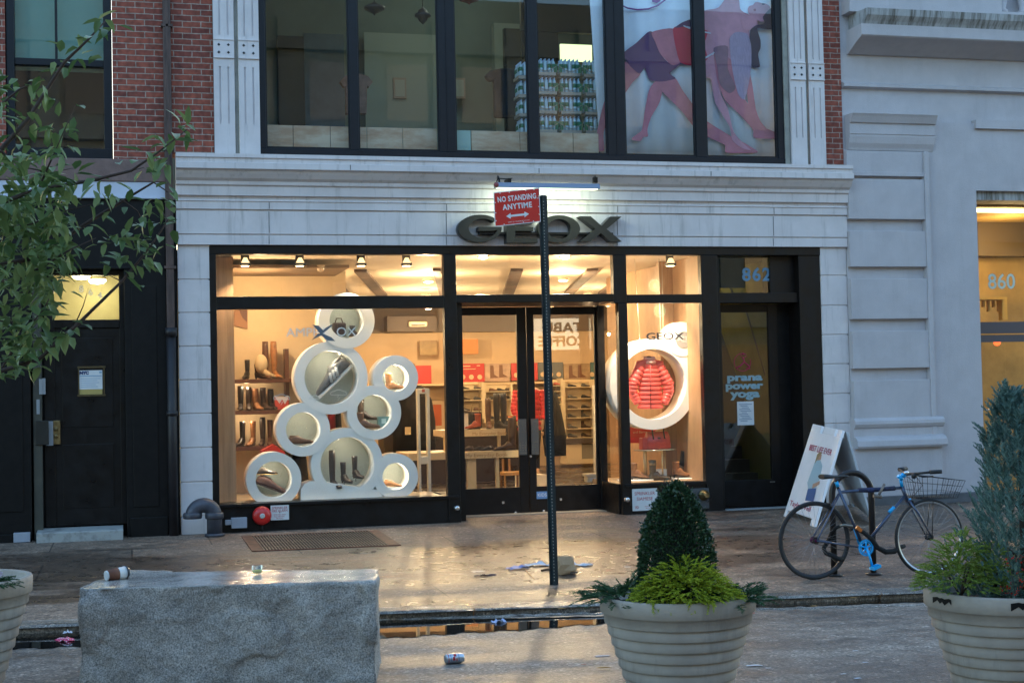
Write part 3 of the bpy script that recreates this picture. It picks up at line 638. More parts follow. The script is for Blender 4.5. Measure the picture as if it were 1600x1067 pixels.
ld = bb('door', black_paint, lambda m: (m.box(-5.60, -4.70, .18, .25, .10, 2.42), m.box(-5.62, -5.50, .16, .26, .10, 3.10), m.box(-4.76, -4.70, .16, .26, .10, 3.10), m.box(-5.5, -4.76, .15, .26, 2.42, 2.515), m.box(-5.5, -4.76, .15, .26, 3.04, 3.1),
    m.box(-5.42, -4.84, .172, .18, .3, 1.05), m.box(-5.42, -4.84, .172, .18, 1.25, 2.3)), LB, bevel=.004)
lp = bb('transom_pane', glass('transom_glass', (.95, .95, .85), 1.5), lambda m: m.box(-5.5, -4.76, .2, .206, 2.515, 3.04), ld)
bb('lock_case', brass, lambda m: (m.pb(83, 657, 94, 694, .12, .18),), ld, bevel=.003)
bb('lock_guard', steel, lambda m: (m.pb(56, 657, 76, 695, .02, .05),), ld, bevel=.003)
bb('lock_guard_strap', M('worn_white_paint', (.28, .29, .30), .5), lambda m: (m.pb(72, 658, 83, 696, .09, .13), m.pb(61, 592, 66, 616, .02, .03), m.pb(66, 591, 71, 616, .03, .05), m.pb(57, 624, 62, 647, .02, .03)), ld)
bb('lock_cylinder', brass, lambda m: [m.lathe([(.022, 0), (.022, -.02), (.012, -.025)], (P(87.5, q, .12).x, .12, P(87.5, q, .12).z), 12, axis='y') for q in (670, 681)], ld)
nf = bb('notice_frame', M('aged_brass_frame', (.12, .09, .045), .4, .6), lambda m: (m.pb(121, 572, 165, 575, .155, .17), m.pb(121, 616, 165, 619, .155, .17), m.pb(122, 575, 124, 616, .155, .17), m.pb(161.5, 575, 163.5, 616, .155, .17)), ld)
bb('notice_sheet', white_sign, lambda m: m.pb(124, 578.5, 160, 608, .164, .17), ld); bb('notice_sheet_lower', M('yellowed_paper', (.45, .33, .10), .7), lambda m: m.pb(124, 608, 160, 616, .1645, .17), ld)
put_text('lettering', 'NYC', (P(131.5, 582.5, .16).x, .1625, P(131.5, 582.5, .16).z), .07, M('navy_ink', (.01, .03, .12), .5), ld, fit=(.105, .042), bold=.006, ext=.0006)
bb('notice_print', M('soft_blue_ink', (.25, .38, .5), .6), lambda m: (m.pb(155, 580, 159, 583, .1625, .1635), m.pb(125, 586.5, 159, 588, .1625, .1635), [m.pb(126, 591+i*3.2, 157-(i*5 % 8), 591.8+i*3.2, .1625, .1635) for i in range(5)]), ld)
ws = M('white_number', (.75, .72, .6), .5)
put_text('street_number', '8', (P(127, 452, .19).x, .192, P(127, 452, .19).z), .11, ws, ld, ext=.001); put_text('street_number', '4', (P(156, 462, .19).x, .192, P(156, 462, .19).z), .11, ws, ld, ext=.001); put_text('street_number', '6', (P(141.5, 457, .19).x, .192, P(141.5, 457, .19).z), .11, ws, ld, ext=.001)
bb('doorstep', M('worn_doorstep', (.34, .34, .32), .8, var=.2, vs=6, bump=.5, bs=40, col2=(.12, .11, .10), lo=.5, hi=.75), lambda m: m.xprism([(-.24, -.12), (-.235, .055), (-.215, .07), (.18, .085), (.18, -.12)], -5.70, -4.745), LB)
bb('hall_wall', M('yellow_hall', (.50, .46, .30), .8, var=.05), lambda m: (m.box(-5.9, -4.4, 1.6, 1.7, .1, 3.5), m.box(-4.6, -4.5, .3, 1.6, .1, 3.4), m.box(-5.9, -5.8, .3, 1.6, .1, 3.4), m.box(-5.9, -4.4, .3, 1.7, 3.4, 3.5)), LB)
lampg = M('hall_lamp_glass', (1, .9, .6), .4, emis=(1, .88, .5), es=14)
for q in (127, 152):
    c = P(q, 432 if q == 127 else 439, .9 if q == 127 else 1.2)
    t = thing('ceiling_lamp', 'round lit ceiling lamp behind the transom glass over the dark door, '+('nearer and larger' if q == 127 else 'farther and smaller one'), 'lamp', c, 'lamps behind the transom glass')
    bb('lamp_shade', lampg, lambda m: m.lathe([(.10, .02), (.11, 0), (.08, -.03), (.02, -.04)], c, 20), t); bb('lamp_base', brass, lambda m: m.lathe([(.115, .02), (.115, .035), (.05, .04)], c, 20), t)
    lamp('hall_light', 'POINT', c-Vector((0, 0, .12)), 1.9, (1, .90, .70), t, .05)
# downpipe between the two buildings
dp = thing('downpipe', 'brown rusty downpipe running down between the brick fronts', 'drainpipe', (-4.165, -.05, 0))
rust = M('rusty_brown_paint', (.085, .05, .04), .55, var=.4, vs=5, vscale3=(4, 4, .6), bump=.2)
bb('pipe', rust, lambda m: (m.box(-4.215, -4.125, -.09, -.005, 2.35, 8.3), m.box(-4.185, -4.15, -.10, -.09, 4.2, 8.3)), dp, bevel=.012)
bb('lower_pipe', M('black_iron_pipe', (.016, .013, .015), .5, var=.3), lambda m: (m.tube([(-4.17, -.06, 2.35), (-4.17, -.06, -.06)], .055, 14), m.tube([(-4.17, -.06, 2.40), (-4.17, -.06, 2.30)], .07, 14), m.tube([(-4.17, -.06, 1.42), (-4.17, -.06, 1.36)], .066, 14)), dp)
bb('bracket', rust, lambda m: [m.box(-4.235, -4.10, -.10, -.002, z, z+.03) for z in (5.98, 4.5, 3.1)], dp)
# grey junction box on the left front
jb_m = M('painted_grey_box', (.33, .35, .40), .5, var=.1)
mb = MB(); mb.pb(21, 832, 47, 847, -.12, -.052); tag(mb.build('junction_box', jb_m, bevel=.004), 'small grey junction box at the foot of the black front, left of the doorstep', 'box', 'grey junction boxes')
# ---------------------------------------------------------------- right building
RB = thing('stucco_building', 'pale stucco building numbered 860 with heavy stained cornice and glass entrance', 'building', (6.5, 0, 0))
R1 = 11
Yw = -.05
def zr(px, py, Y=-.1): return P(px, py, Y).z
bb('wall', stucco, lambda m: (m.box(4.665, R1, .02, .5, 4.17, 8.4), m.box(4.665, 6.62, .02, .5, -.2, 4.17), m.box(5.87, 6.62, Yw, .02, .0, 5.1), m.box(6.62, R1, Yw, .02, 4.17, 5.02), m.box(6.62, R1, -.10, .02, 5.02, 5.14)), RB)
blocks = [(1322, 270, 341), (1322, 350, 420), (1322, 437, 497), (1322, 517, 574), (1322, 594, 660)]
def rpier(m):
    m.box(4.665, 5.80, -.02, .02, .0, 4.70)
    zz = [4.36, 3.76, 3.12, 2.42, 1.76, 1.02]
    for a, b in zip(zz, zz[1:]):
        m.box(4.665, 5.80, -.10, -.02, b+.0, a-.16 if a != 4.36 else a-.06)
    m.box(4.665, 5.80, -.085, -.02, 4.40, 4.68); m.box(4.665, 5.87, -.10, .02, 4.34, 4.40)
bb('rusticated_pier', stucco, rpier, RB, bevel=.006)
bb('pier_edge', stucco, lambda m: m.box(5.80, 5.87, -.12, .02, .0, 4.68), RB, bevel=.01)
bb('pier_base', stucco, lambda m: (m.xprism([(.02, 1.10), (-.12, 1.10), (-.16, 1.06), (-.165, 1.02), (-.14, .98), (-.11, .96), (-.11, .86), (-.17, .84), (-.21, .80), (-.22, .73), (-.20, .70), (.02, .70)], 4.64, 5.97), m.box(4.60, 5.93, -.128, .02, .06, .70)), RB, bevel=.003)
bb('pier_capital', stucco, lambda m: m.xprism([(.02, 5.17), (-.22, 5.16), (-.20, 5.13), (-.16, 5.05), (-.13, 5.04), (-.13, 4.90), (-.12, 4.895), (-.12, 4.87), (-.10, 4.78), (-.07, 4.72), (-.06, 4.69), (.02, 4.69)], 4.70, 5.97), RB)
bb('plinth', M('dark_plinth', (.12, .12, .125), .8, var=.15), lambda m: (m.box(4.60, 6.63, -.22, .02, -.3, .06),), RB)
bb('string_course', stucco, lambda m: m.xprism([(.02, 5.62), (-.02, 5.61), (-.06, 5.59), (-.06, 5.55), (.02, 5.53)], 4.67, R1), RB)
cz = lambda y: P(1340, y, -.5).z
bb('cornice', stucco_dirty, lambda m: m.xprism([(.02, cz(8)), (-.52, cz(12)), (-.50, cz(22)), (-.44, cz(30)), (-.42, cz(34)), (.02, cz(34))], 4.80, R1), RB)
bb('cornice_band', stucco, lambda m: m.xprism([(.02, cz(34)), (-.42, cz(34)), (-.42, cz(51)), (-.40, cz(53)), (-.30, cz(57)), (-.10, cz(67)), (-.03, cz(71)), (.02, cz(71))], 4.76, R1), RB)
bb('parapet', stucco, lambda m: (m.box(4.7, 7.0, -.22, .02, cz(8)-.01, 8.4), m.box(7.0, R1, -.22, .1, cz(8)-.01, cz(-2))), RB)
bz = cz(-2)
for i in range(7):
    x = 7.08+i*.33; bb('baluster', stucco, lambda m: m.lathe([(.075, 0), (.075, .05), (.05, .07), (.085, .25), (.05, .45), (.075, .5), (.075, .55)], (x, -.10, bz), 12), RB)
bb('balustrade_void', black_flat, lambda m: m.box(7.0, R1, .3, .4, bz, 8), RB)
# glazed entrance
mf = M('grey_metal_frame', (.10, .10, .125), .4, .6)
bb('entrance_reveal', stucco_dirty, lambda m: (m.box(6.62, R1, .02, .6, 4.17-.12, 4.17), m.box(6.53, 6.62, .02, .6, -.05, 4.1)), RB)
bb('entrance_frame', mf, lambda m: (m.box(6.62, R1, .30, .38, 2.22, 2.38), m.box(6.62, R1, .32, .36, 2.10, 2.20)), RB)
pd = M('blank', (.5, .5, .5))
ep = bb('entrance_pane', glass('entrance_glass', (.97, .95, .9), 1.3), lambda m: (m.box(6.62, R1, .34, .35, 2.38, 4.05), m.box(6.62, 7.24, .34, .35, -.05, 2.10), m.box(7.25, 8.1, .34, .35, -.05, 2.10)), RB)
put_text('street_number', '860', (P(1565, 441, .33).x, .332, P(1565, 441, .33).z), .30, M('frosted_number', (.55, .68, .62), .6), RB, ext=.002, sx=.98, bold=.003)
lobby = M('lobby_wall', (.42, .27, .09), .6, var=.25, vs=1.2)
bb('lobby', lobby, lambda m: (m.box(6.4, 12, 2.6, 2.7, -.1, 4.2), m.box(6.42, 6.53, .6, 2.6, -.1, 4.2), m.box(6.4, 12, .5, 2.7, 4.02, 4.12), m.box(6.4, 12, .5, 2.7, -.2, -.08)), RB)
bb('lobby_dark_beam', M('lobby_beam', (.10, .07, .04), .6), lambda m: m.pb(1528, 345, 1640, 400, 2.3, 2.5), RB)
bb('lobby_ceiling_strip', M('lobby_strip_lamp', (1, .9, .6), .5, emis=(1, .85, .5), es=3.0), lambda m: m.box(6.7, 10, .62, .85, 3.985, 4.005), RB)
bb('reflection_bars', M('reflection_honey', (.60, .36, .08), .5), lambda m: (m.pb(1527, 464, 1574, 468, 1.6, 2.0), m.pb(1566, 468, 1574, 500, 1.7, 1.8), [m.pb(1536+i*8, 468, 1539+i*8, 480+(i % 2)*7, 1.8, 1.85) for i in range(4)]), RB)  # made-up bars: a reflection in the entrance glass put into shape and colour
bb('warning_light', M('red_warning_lamp', (.6, .08, .02), .5, emis=(1, .12, .03), es=1.2), lambda m: m.lathe([(.05, 0), (.05, -.03), (.02, -.05)], P(1557, 535, 1.2), 14, axis='y'), RB)
bb('door_rail', chrome, lambda m: (m.tube([P(1585, 643, .2), P(1640, 645, .2)], .012, 8), m.tube([P(1586, 643, .2), P(1587, 670, .2)], .012, 8), m.tube([P(1535, 640, .2), P(1560, 640, .2)], .008, 8)), RB)
# ---------------------------------------------------------------- far side of the street, seen mirrored in the glass
OB = thing('stone_building', 'pale stone building across the street, mirrored in the upper panes', 'building', (0, -38, 0))
ost = M('limestone', (.09, .135, .165), .8, var=.12, vs=1)
bb('wall', ost, lambda m: (m.box(-45, 45, -40, -38.4, -1, 17), [m.box(-45, 45, -38.4, -37.9, 3.9+i*3.6, 4.3+i*3.6) for i in range(4)], [m.box(-44+i*3, -43+i*3, -38.4, -38.1, 4.3, 16) for i in range(30)]), OB)
bb('window', M('mirrored_window_dark', (.03, .04, .05), .2), lambda m: [m.box(-42.8+i*3, -41.2+i*3, -38.4, -38.35, 4.9+j*3.6, 7.1+j*3.6) for i in range(28) for j in range(3)], OB)
bb('shopfront', M('mirrored_shopfront', (.05, .045, .04), .4), lambda m: m.box(-45, 45, -38.4, -38.2, -.5, 3.2), OB)
c0 = mirr(923, 497, YD+.02, -37.8); c1 = mirr(836, 547, YD+.02, -37.8)
SG = thing('shop_sign', 'lit cream coffee shop sign across the street, mirrored in the shop door', 'sign', ((c0.x+c1.x)/2, -37.8, c1.z))
bb('sign_board', M('lit_sign_face', (.8, .75, .6), .5, emis=(1, .88, .62), es=3.4), lambda m: m.box(c0.x, c1.x, -37.9, -37.8, c0.z, c1.z), SG)
sgm = M('dark_sign_letters', (.02, .015, .01), .6)
for tx, py, s in (('TABU', 512, 1.05), ('COFFEE', 533, .95)):
    q = mirr(879, py, YD+.02, -37.8); rot = Matrix.Rotation(PI, 4, 'Z')
    put_text('lettering', tx, (q.x-SG.location.x, .03, q.z-SG.location.z), s, sgm, SG, rot=rot, bold=.03, ext=.01, fit=((.72 if tx == 'TABU' else .86)*abs(c1.x-c0.x), .34*abs(c0.z-c1.z)))
gm = M('lit_green_sign', (.02, .25, .1), .5, emis=(.03, .8, .32), es=3.5)
for px, py, yy in ((1031, 486, .055), (1023, 446, .055)):
    q = mirr(px, py, yy, -37.8)
    t = thing('round_sign', 'round green lit sign across the street, mirrored '+('high in the right window below the bar' if py == 486 else 'in the small pane above the right window'), 'sign', q, 'round green signs')
    bb('sign_disc', gm, lambda m: m.lathe([(.25, .0), (.26, -.04), (.24, -.08)], q, 32, axis='y'), t)
    bb('sign_emblem', M('lit_white_emblem', (.8, .8, .8), .5, emis=(.6, 1, .75), es=2.5), lambda m: (m.annulus(q.x, q.z, .24, .215, q.y+.008, q.y+.004, 32), m.prism([(q.x-.09, q.z-.12), (q.x+.09, q.z-.12), (q.x+.05, q.z+.03), (q.x+.03, q.z+.12), (q.x-.03, q.z+.12), (q.x-.05, q.z+.03)], q.y+.005, q.y+.012)), t)
# ---------------------------------------------------------------- shop sign letters and its lamp
LS = thing('letter_sign', 'large dark metal letters on the white fascia over the shop door', 'sign', P(843, 380, -.2))
Yl, Yb = -.20, -.052
def ell(cx, cy, rx, ry, Y, n=48, a0=0, a1=360):
    return [(P(cx+rx*math.cos(math.radians(a)), cy-ry*math.sin(math.radians(a)), Y).x, P(cx+rx*math.cos(math.radians(a)), cy-ry*math.sin(math.radians(a)), Y).z) for a in lin(a0, a1, n)]
def strip_ring(m, o, i, closed):
    n = len(o); k = n if closed else n-1
    V = lambda p, y: m.b.verts.new((p[0], y, p[1]))
    of, inf, ob_, ib = [V(p, Yl) for p in o], [V(p, Yl) for p in i], [V(p, Yb) for p in o], [V(p, Yb) for p in i]
    for j in range(k):
        q = (j+1) % n
        m.f([of[j], of[q], inf[q], inf[j]]); m.f([ob_[j], ob_[q], of[q], of[j]], True); m.f([inf[j], inf[q], ib[q], ib[j]], True); m.f([ob_[q], ob_[j], ib[j], ib[q]])
    if not closed:
        m.f([of[0], inf[0], ib[0], ob_[0]]); m.f([inf[-1], of[-1], ob_[-1], ib[-1]])
bb('letter_g', steel, lambda m: (strip_ring(m, ell(750, 357, 34, 21.5, Yl, 40, 38, 360), ell(755, 357, 22.5, 15, Yl, 40, 42, 360), False), m.prism([(P(x, y, Yl).x, P(x, y, Yl).z) for x, y in ((748, 354.5), (784, 354.5), (784, 357.5), (770, 361), (748, 361))], Yl-.002, Yb)), LS)
bb('letter_e', steel, lambda m: (m.pb(791.5, 338, 805, 379.5, Yl, Yb), m.pb(805, 338, 840, 345, Yl, Yb), m.pb(805, 354.5, 833.5, 361, Yl, Yb), m.pb(805, 372.5, 840, 379.5, Yl, Yb)), LS)
bb('letter_o', steel, lambda m: strip_ring(m, ell(873.5, 358, 33, 21.5, Yl)[:-1], ell(874, 358, 18.5, 15.5, Yl)[:-1], True), LS)
bb('letter_x', steel, lambda m: (m.pprism([(905.5, 338), (923, 338), (940, 353), (954, 338.5), (971.5, 338.5), (948, 358), (971.5, 377.5), (954, 377.5), (939, 364.5), (923, 377.5), (906, 377.5), (930.5, 358)], Yl, Yb-Yl)), LS)
bb('letter_standoff', black_paint, lambda m: m.pb(750, 363, 958, 366.5, -.16, -.052), LS)
FL = thing('wall_lamp', 'long grey tube lamp on brackets shining down on the fascia above the metal letters', 'lamp', P(853, 291, -.62))
pa, pb_ = P(773, 290, -.50), P(936, 292, -.50)
bb('lamp_housing', M('lamp_aluminium', (.22, .25, .32), .45, .6), lambda m: m.xprism([(pa.y-.035, pa.z+.035), (pa.y+.035, pa.z+.035), (pa.y+.05, pa.z-.03), (pa.y-.05, pa.z-.03)], pa.x, pb_.x), FL, bevel=.004)
bb('lamp_lens', M('lamp_lens', (.9, 1, .8), .4, emis=(.80, 1, .62), es=2.2), lambda m: m.box(pa.x+.03, pb_.x-.03, pa.y-.035, pa.y+.035, pa.z-.036, pa.z-.0305), FL)
bb('lamp_end', M('red_brown_cap', (.25, .05, .05), .4), lambda m: m.lathe([(.03, 0), (.03, -.02), (.01, -.03)], (pa.x+.005, pa.y-.045, pa.z), 12, axis='y'), FL)
bb('bracket', black_paint, lambda m: [m.tube([P(780, 286, -.50), P(780, 281, -.48), P(778, 276, -.40), P(777, 280, -.13)], .012, 8)]+[m.tube([P(776, 284, -.50), P(778, 279, -.46), P(790, 280, -.4), P(800, 279, -.28)], .008, 6), m.pb(794, 279, 799, 286, -.5, -.3)], FL)
bb('bracket', black_paint, lambda m: (m.tube([P(932, 286, -.50), P(932, 281, -.48), P(930, 276, -.40), P(929, 280, -.13)], .012, 8), m.pb(928, 277, 934, 286, -.52, -.46)), FL)
for i in range(3):
    lx = pa.x+(pb_.x-pa.x)*(i+.5)/3
    lamp('tube_light', 'AREA', (lx, pa.y, pa.z-.045), 1.8, COOL, FL, .34, aim=(lx, -.02, pa.z-.45), sy=.05)
# ---------------------------------------------------------------- pole with no-standing sign
pbase = GH(865, 913); Yp = pbase.y
PS = thing('sign_post', 'dark green perforated steel post leaning at the kerb with red sign on top', 'street sign', pbase)
ptop = P(847.5, 306, Yp)
ax = (ptop-pbase).normalized(); sx_ = Vector((1, 0, 0)); 
post_m = M('dark_green_post', (.010, .022, .026), .45, var=.3, vs=5)
def post(m):
    hw = .028; rings = []
    for t in (0, 1):
        c = pbase.lerp(ptop, t)
        rings.append([c+Vector((x, y, 0)) for x, y in ((-.036, .0), (-.036, -.006), (-.016, -.006), (-.012, -.04), (.020, -.04), (.024, -.006), (.042, -.006), (.042, .0), (.018, .0), (.014, -.033), (-.006, -.033), (-.010, .0))])
    m.loft(rings, True, False)
bb('post', post_m, post, PS)
holes = MB()
for i in range(118):
    c = pbase.lerp(ptop, .012+i*.0083); holes.cyl(c+Vector((-.004, -.0402, 0)), c+Vector((-.004, -.0412, 0)), .0048, .0048, 6)
holes.build('post_holes', M('hole_light', (.45, .42, .36), .6), PS)
SP = bb('sign_plate', red_paint, lambda m: None, PS) if False else None
q0, q1, q2, q3 = (771, 301), (842.5, 293), (844.5, 347.5), (773.5, 354.5)
Ys = Yp-.05
A0, A1, A2, A3 = [P(*q, Ys) for q in (q0, q1, q2, q3)]
cen = (A0+A1+A2+A3)/4; ux_ = ((A1-A0)+(A2-A3)).normalized(); wz_ = ((A0-A3)+(A1-A2)).normalized(); Wd = (A1-A0).length; Hd = (A0-A3).length
def SQ(u, v, d=0): return cen+ux_*(u*Wd)+wz_*(v*Hd)+Vector((0, -d, 0))
def plate(m, k, d0, d1, poly=None):
    pts = poly or [(-.5*k, -.5*k), (.5*k, -.5*k), (.5*k, .5*k), (-.5*k, .5*k)]
    a = [m.b.verts.new(SQ(u, v, d1)) for u, v in pts]; c = [m.b.verts.new(SQ(u, v, d0)) for u, v in pts]
    m.f(a); m.f(list(reversed(c)))
    for i in range(len(a)): m.f([a[i], a[(i+1) % len(a)], c[(i+1) % len(a)], c[i]])
SP = bb('sign_plate', M('reflective_white', (.68, .70, .72), .4), lambda m: plate(m, 1, 0, .003), PS)
def redp(m):
    w_, h_ = .485, .477; plate(m, 1, .003, .0038, [(-w_, -h_), (w_, -h_), (w_, h_), (-w_, h_)])
bb('red_field', red_paint, redp, SP)
arrow = [(-.27, 0), (-.17, .085), (-.17, .03), (.13, .03), (.13, .085), (.23, 0), (.13, -.085), (.13, -.03), (-.17, -.03), (-.17, -.085)]
bb('arrow', white_ink, lambda m: plate(m, 1, .0039, .0046, [(a+.02, b-.235) for a, b in arrow]), SP)
ang = math.atan2(ux_.z, ux_.x)
rotm = Matrix.Rotation(-ang, 4, 'Y')
for tx, u, v, fw_, fh_, bo in (('NO STANDING', .0, .275, .84, .165, .003), ('ANYTIME', -.0, .035, .64, .165, .003), ('DEPT OF TRANSPORTATION', .02, -.415, .46, .03, .0)):
    q = SQ(u, v, .0043); put_text('lettering', tx, q-woff(SP), .1, white_ink, SP, rot=rotm, bold=bo, ext=.0004, space=1.12, fit=(fw_*Wd, fh_*Hd))
bb('rivet', white_ink, lambda m: [m.cyl(SQ(u, v, .0038), SQ(u, v, .0055), .005, .005, 8) for u, v in ((-.36, .46), (-.16, .46), (.2, .46), (.38, .46), (-.47, .2), (-.47, -.1), (-.47, -.33), (.46, .2), (.47, -.05), (.47, -.28), (-.3, -.46), (.12, -.455), (.34, -.455))], SP)
bb('sign_bolt', chrome, lambda m: [m.cyl(SQ(.47, v, -.002), SQ(.47, v, .01), .007, .006, 8) for v in (.25, -.28)], PS)
# ---------------------------------------------------------------- things on and by the shop front
iron = M('grey_iron_pipe', (.06, .062, .078), .45, .2, var=.25, vs=8, bump=.15, bs=30)
SPi = thing('standpipe', 'grey iron U shaped vent pipe standing against the left white pier', 'pipe', (P(334, 840, -.35).x, -.35, zside(-3.7, -.35)))
yb = -.32; cL, cR = P(301, 806, yb), P(335, 806, yb); gz = zside(-3.7, yb)
def upipe(m):
    r = .088; cc = (cL+cR)/2; R = (cR.x-cL.x)/2
    pts = [Vector((cR.x, yb, gz)), Vector((cR.x, yb, cR.z))]+[Vector((cc.x+R*math.cos(t), yb, cR.z+R*math.sin(t)*1.05)) for t in lin(0, PI, 16)[1:]]+[Vector((cL.x, yb, cL.z-.02))]
    m.tube(pts, r, 20)
bb('pipe', iron, upipe, SPi)
bb('collar', iron, lambda m: m.lathe([(.10, -.03), (.108, -.02), (.108, .03), (.10, .04)], (cL.x, yb, cL.z), 24), SPi)
bb('collar', iron, lambda m: (m.lathe([(.10, -.03), (.108, -.02), (.108, .03), (.10, .04)], (cR.x, yb, cR.z), 24)), SPi)
bb('foot_collar', iron, lambda m: (m.lathe([(.115, 0), (.115, .03), (.095, .035)], (cR.x, yb, gz), 24)), SPi)
mb = MB(); mb.pb(361.5, 808.5, 386, 825, -.10, -.031); mb.pb(352, 812, 361.5, 820, -.09, -.05)
tag(mb.build('junction_box', jb_m, bevel=.004), 'small grey junction box on the black bulkhead between the iron pipe and the red bell', 'box', 'grey junction boxes')
AB = thing('alarm_bell', 'round red fire alarm bell on the black bulkhead', 'alarm bell', P(409, 805, -.05))
c = P(409, 805, -.02)
bb('gong', red_paint, lambda m: m.lathe([(.112, -.0), (.113, -.03), (.107, -.05), (.085, -.075), (.05, -.087), (.0, -.09)], c, 36, axis='y'), AB)
bb('hub', M('bell_hub', (.5, .5, .46), .4), lambda m: m.lathe([(.031, -.084), (.031, -.094), (.018, -.098)], c, 20, axis='y'), AB)
bb('conduit', black_paint, lambda m: m.tube([c+Vector((0, -.01, -.1)), c+Vector((0, -.01, -.22))], .012, 8), AB)
AS = thing('alarm_sign', 'small white sprinkler fire alarm plate with red print beside the red bell', 'sign', P(437, 811, -.03))
bb('plate', white_sign, lambda m: m.pb(423, 789, 451.5, 812, -.036, -.0325), AS)
def tx(parent, t, px, py, Y, wpx, hpx, mt, bold=0): q = P(px, py, Y); k = (q-CAM).dot(CF)/2300; return put_text('lettering', t, (q.x, Y, q.z), .1, mt, parent, bold=bold, ext=.0006, fit=(wpx*k, hpx*k))
tx(AS, 'SPRINKLER', 437, 793, -.0372, 24, 4, red_ink, .0); tx(AS, 'FIRE ALARM', 437, 797.6, -.0372, 24, 4, red_ink, .0)
tx(AS, 'WHEN BELL RINGS', 437, 803.5, -.0372, 19, 1.8, red_ink); tx(AS, 'CALL FIRE DEPT.', 437, 806.5, -.0372, 17, 1.8, red_ink); tx(AS, 'OR POLICE', 437, 809.5, -.0372, 11, 1.8, red_ink)
bb('print_dot', black_ink, lambda m: m.blob(P(437, 800.3, -.037), (.007, .0008, .007), 1), AS)
SS = thing('sprinkler_sign', 'white sprinkler siamese sign with red letters under the jacket window', 'sign', P(1007, 797, .02))
bb('plate', white_sign, lambda m: m.pb(988, 763, 1027.5, 797.5, .004, .012), SS, bevel=.002)
tx(SS, 'SPRINKLER', 1007.5, 770.5, .0032, 33.5, 5.2, red_ink, 0); tx(SS, 'SIAMESE', 1007.5, 778.8, .0032, 26.5, 5.2, red_ink, 0); tx(SS, 'FD', 995.5, 792.5, .0032, 5, 4, red_ink, .001); tx(SS, 'NEW YORK CITY', 1014, 790.5, .0032, 13, 1.2, red_ink); tx(SS, 'TEST DATE', 1014, 793.5, .0032, 11, 1.2, red_ink)
# siamese connection plate
SC = thing('siamese_connection', 'brass sprinkler hose connection on dark plate behind the clipped shrub', 'hose connection', P(1085, 795, .0))
bb('plate', M('dull_plate', (.10, .105, .11), .5, .4), lambda m: m.pb(1062, 763, 1108, 795, -.002, .018), SC, bevel=.003)
for q in (1072, 1099):
    c = P(q, 773, -.0); o = bb('hose_cap', brass, lambda m: m.lathe([(.07, 0), (.07, -.03), (.055, -.035), (.055, -.09), (.03, -.11), (.03, -.13)], c, 20, axis='y'), SC)
    bb('chain', steel, lambda m: m.tube([c+Vector((.05, -.08, 0)), c+Vector((.08, -.07, -.05)), c+Vector((.04, -.04, -.09))], .004, 5), o)
# pair of small spigots at the corners of the door recess
for i, (q, r, Y, lb) in enumerate(((713, 793, -.02, 'small chrome wall cock on the bulkhead corner left of the shop doors'), (978.5, 780, .0, 'small chrome wall cock on the corner post right of the shop doors'))):
    t = thing('wall_cock', lb, 'tap', P(q, r, Y), 'chrome wall cocks'); c = P(q, r, Y)
    bb('flange', chrome, lambda m: m.lathe([(.035, 0), (.035, -.012), (.022, -.02), (.022, -.05), (.03, -.055), (.03, -.07), (.012, -.075)], c, 18, axis='y'), t)
    bb('chain', steel, lambda m: m.tube([c+Vector((.02, -.06, -.01)), c+Vector((.045, -.06, -.03)), c+Vector((.04, -.05, -.07))], .006, 6), t)
mb = MB(); mb.pb(955, 770, 964, 787, .45, .47); tag(mb.build('switch_plate', M('nickel_plate', (.5, .45, .35), .35, .7), bevel=.003), 'small metal switch plate low on the side wall of the shop door recess', 'switch')
# cellar grate
gA, gB, gC, gD = GH(390, 840), GH(582, 832), GH(620, 853), GH(422, 863)
GR = thing('cellar_grate', 'rusty steel cellar grate set in the sidewalk under the ring window', 'grate', ((gA+gC)/2))
gx0, gx1, gy0, gy1 = -3.42, -1.82, -2.05, -.55
gr_m = M('rusty_grate', (.13, .055, .035), .6, .3, var=.5, vs=10)
def Zg(x, y): return zside(x, y)
def gbar(m, x0, x1, y0, y1, h=.012, b=.002):
    v = []
    for x in (x0, x1):
        for y in (y0, y1):
            for k in (b, h): v.append(m.b.verts.new((x, y, Zg(x, y)+k)))
    for q in ((0, 1, 3, 2), (4, 6, 7, 5), (0, 4, 5, 1), (2, 3, 7, 6), (0, 2, 6, 4), (1, 5, 7, 3)): m.f([v[i] for i in q])
bb('frame', gr_m, lambda m: (gbar(m, gx0, gx0+.12, gy0, gy1), gbar(m, gx1-.12, gx1, gy0, gy1), gbar(m, gx0+.12, gx1-.12, gy0, gy0+.03), gbar(m, gx0+.12, gx1-.12, gy1-.03, gy1)), GR)
bb('bars', M('grate_bar', (.16, .12, .09), .5, .5, var=.3), lambda m: [gbar(m, gx0+.13+i*.0334, gx0+.142+i*.0334, gy0+.03, gy1-.03, .011) for i in range(41)]+[gbar(m, gx0+.12, gx1-.12, y, y+.012, .009) for y in (-1.7, -1.3, -.9)], GR)
bb('pit', M('grate_pit', (.012, .01, .009), .9), lambda m: gbar(m, gx0+.12, gx1-.12, gy0+.03, gy1-.03, .0045, .001), GR)
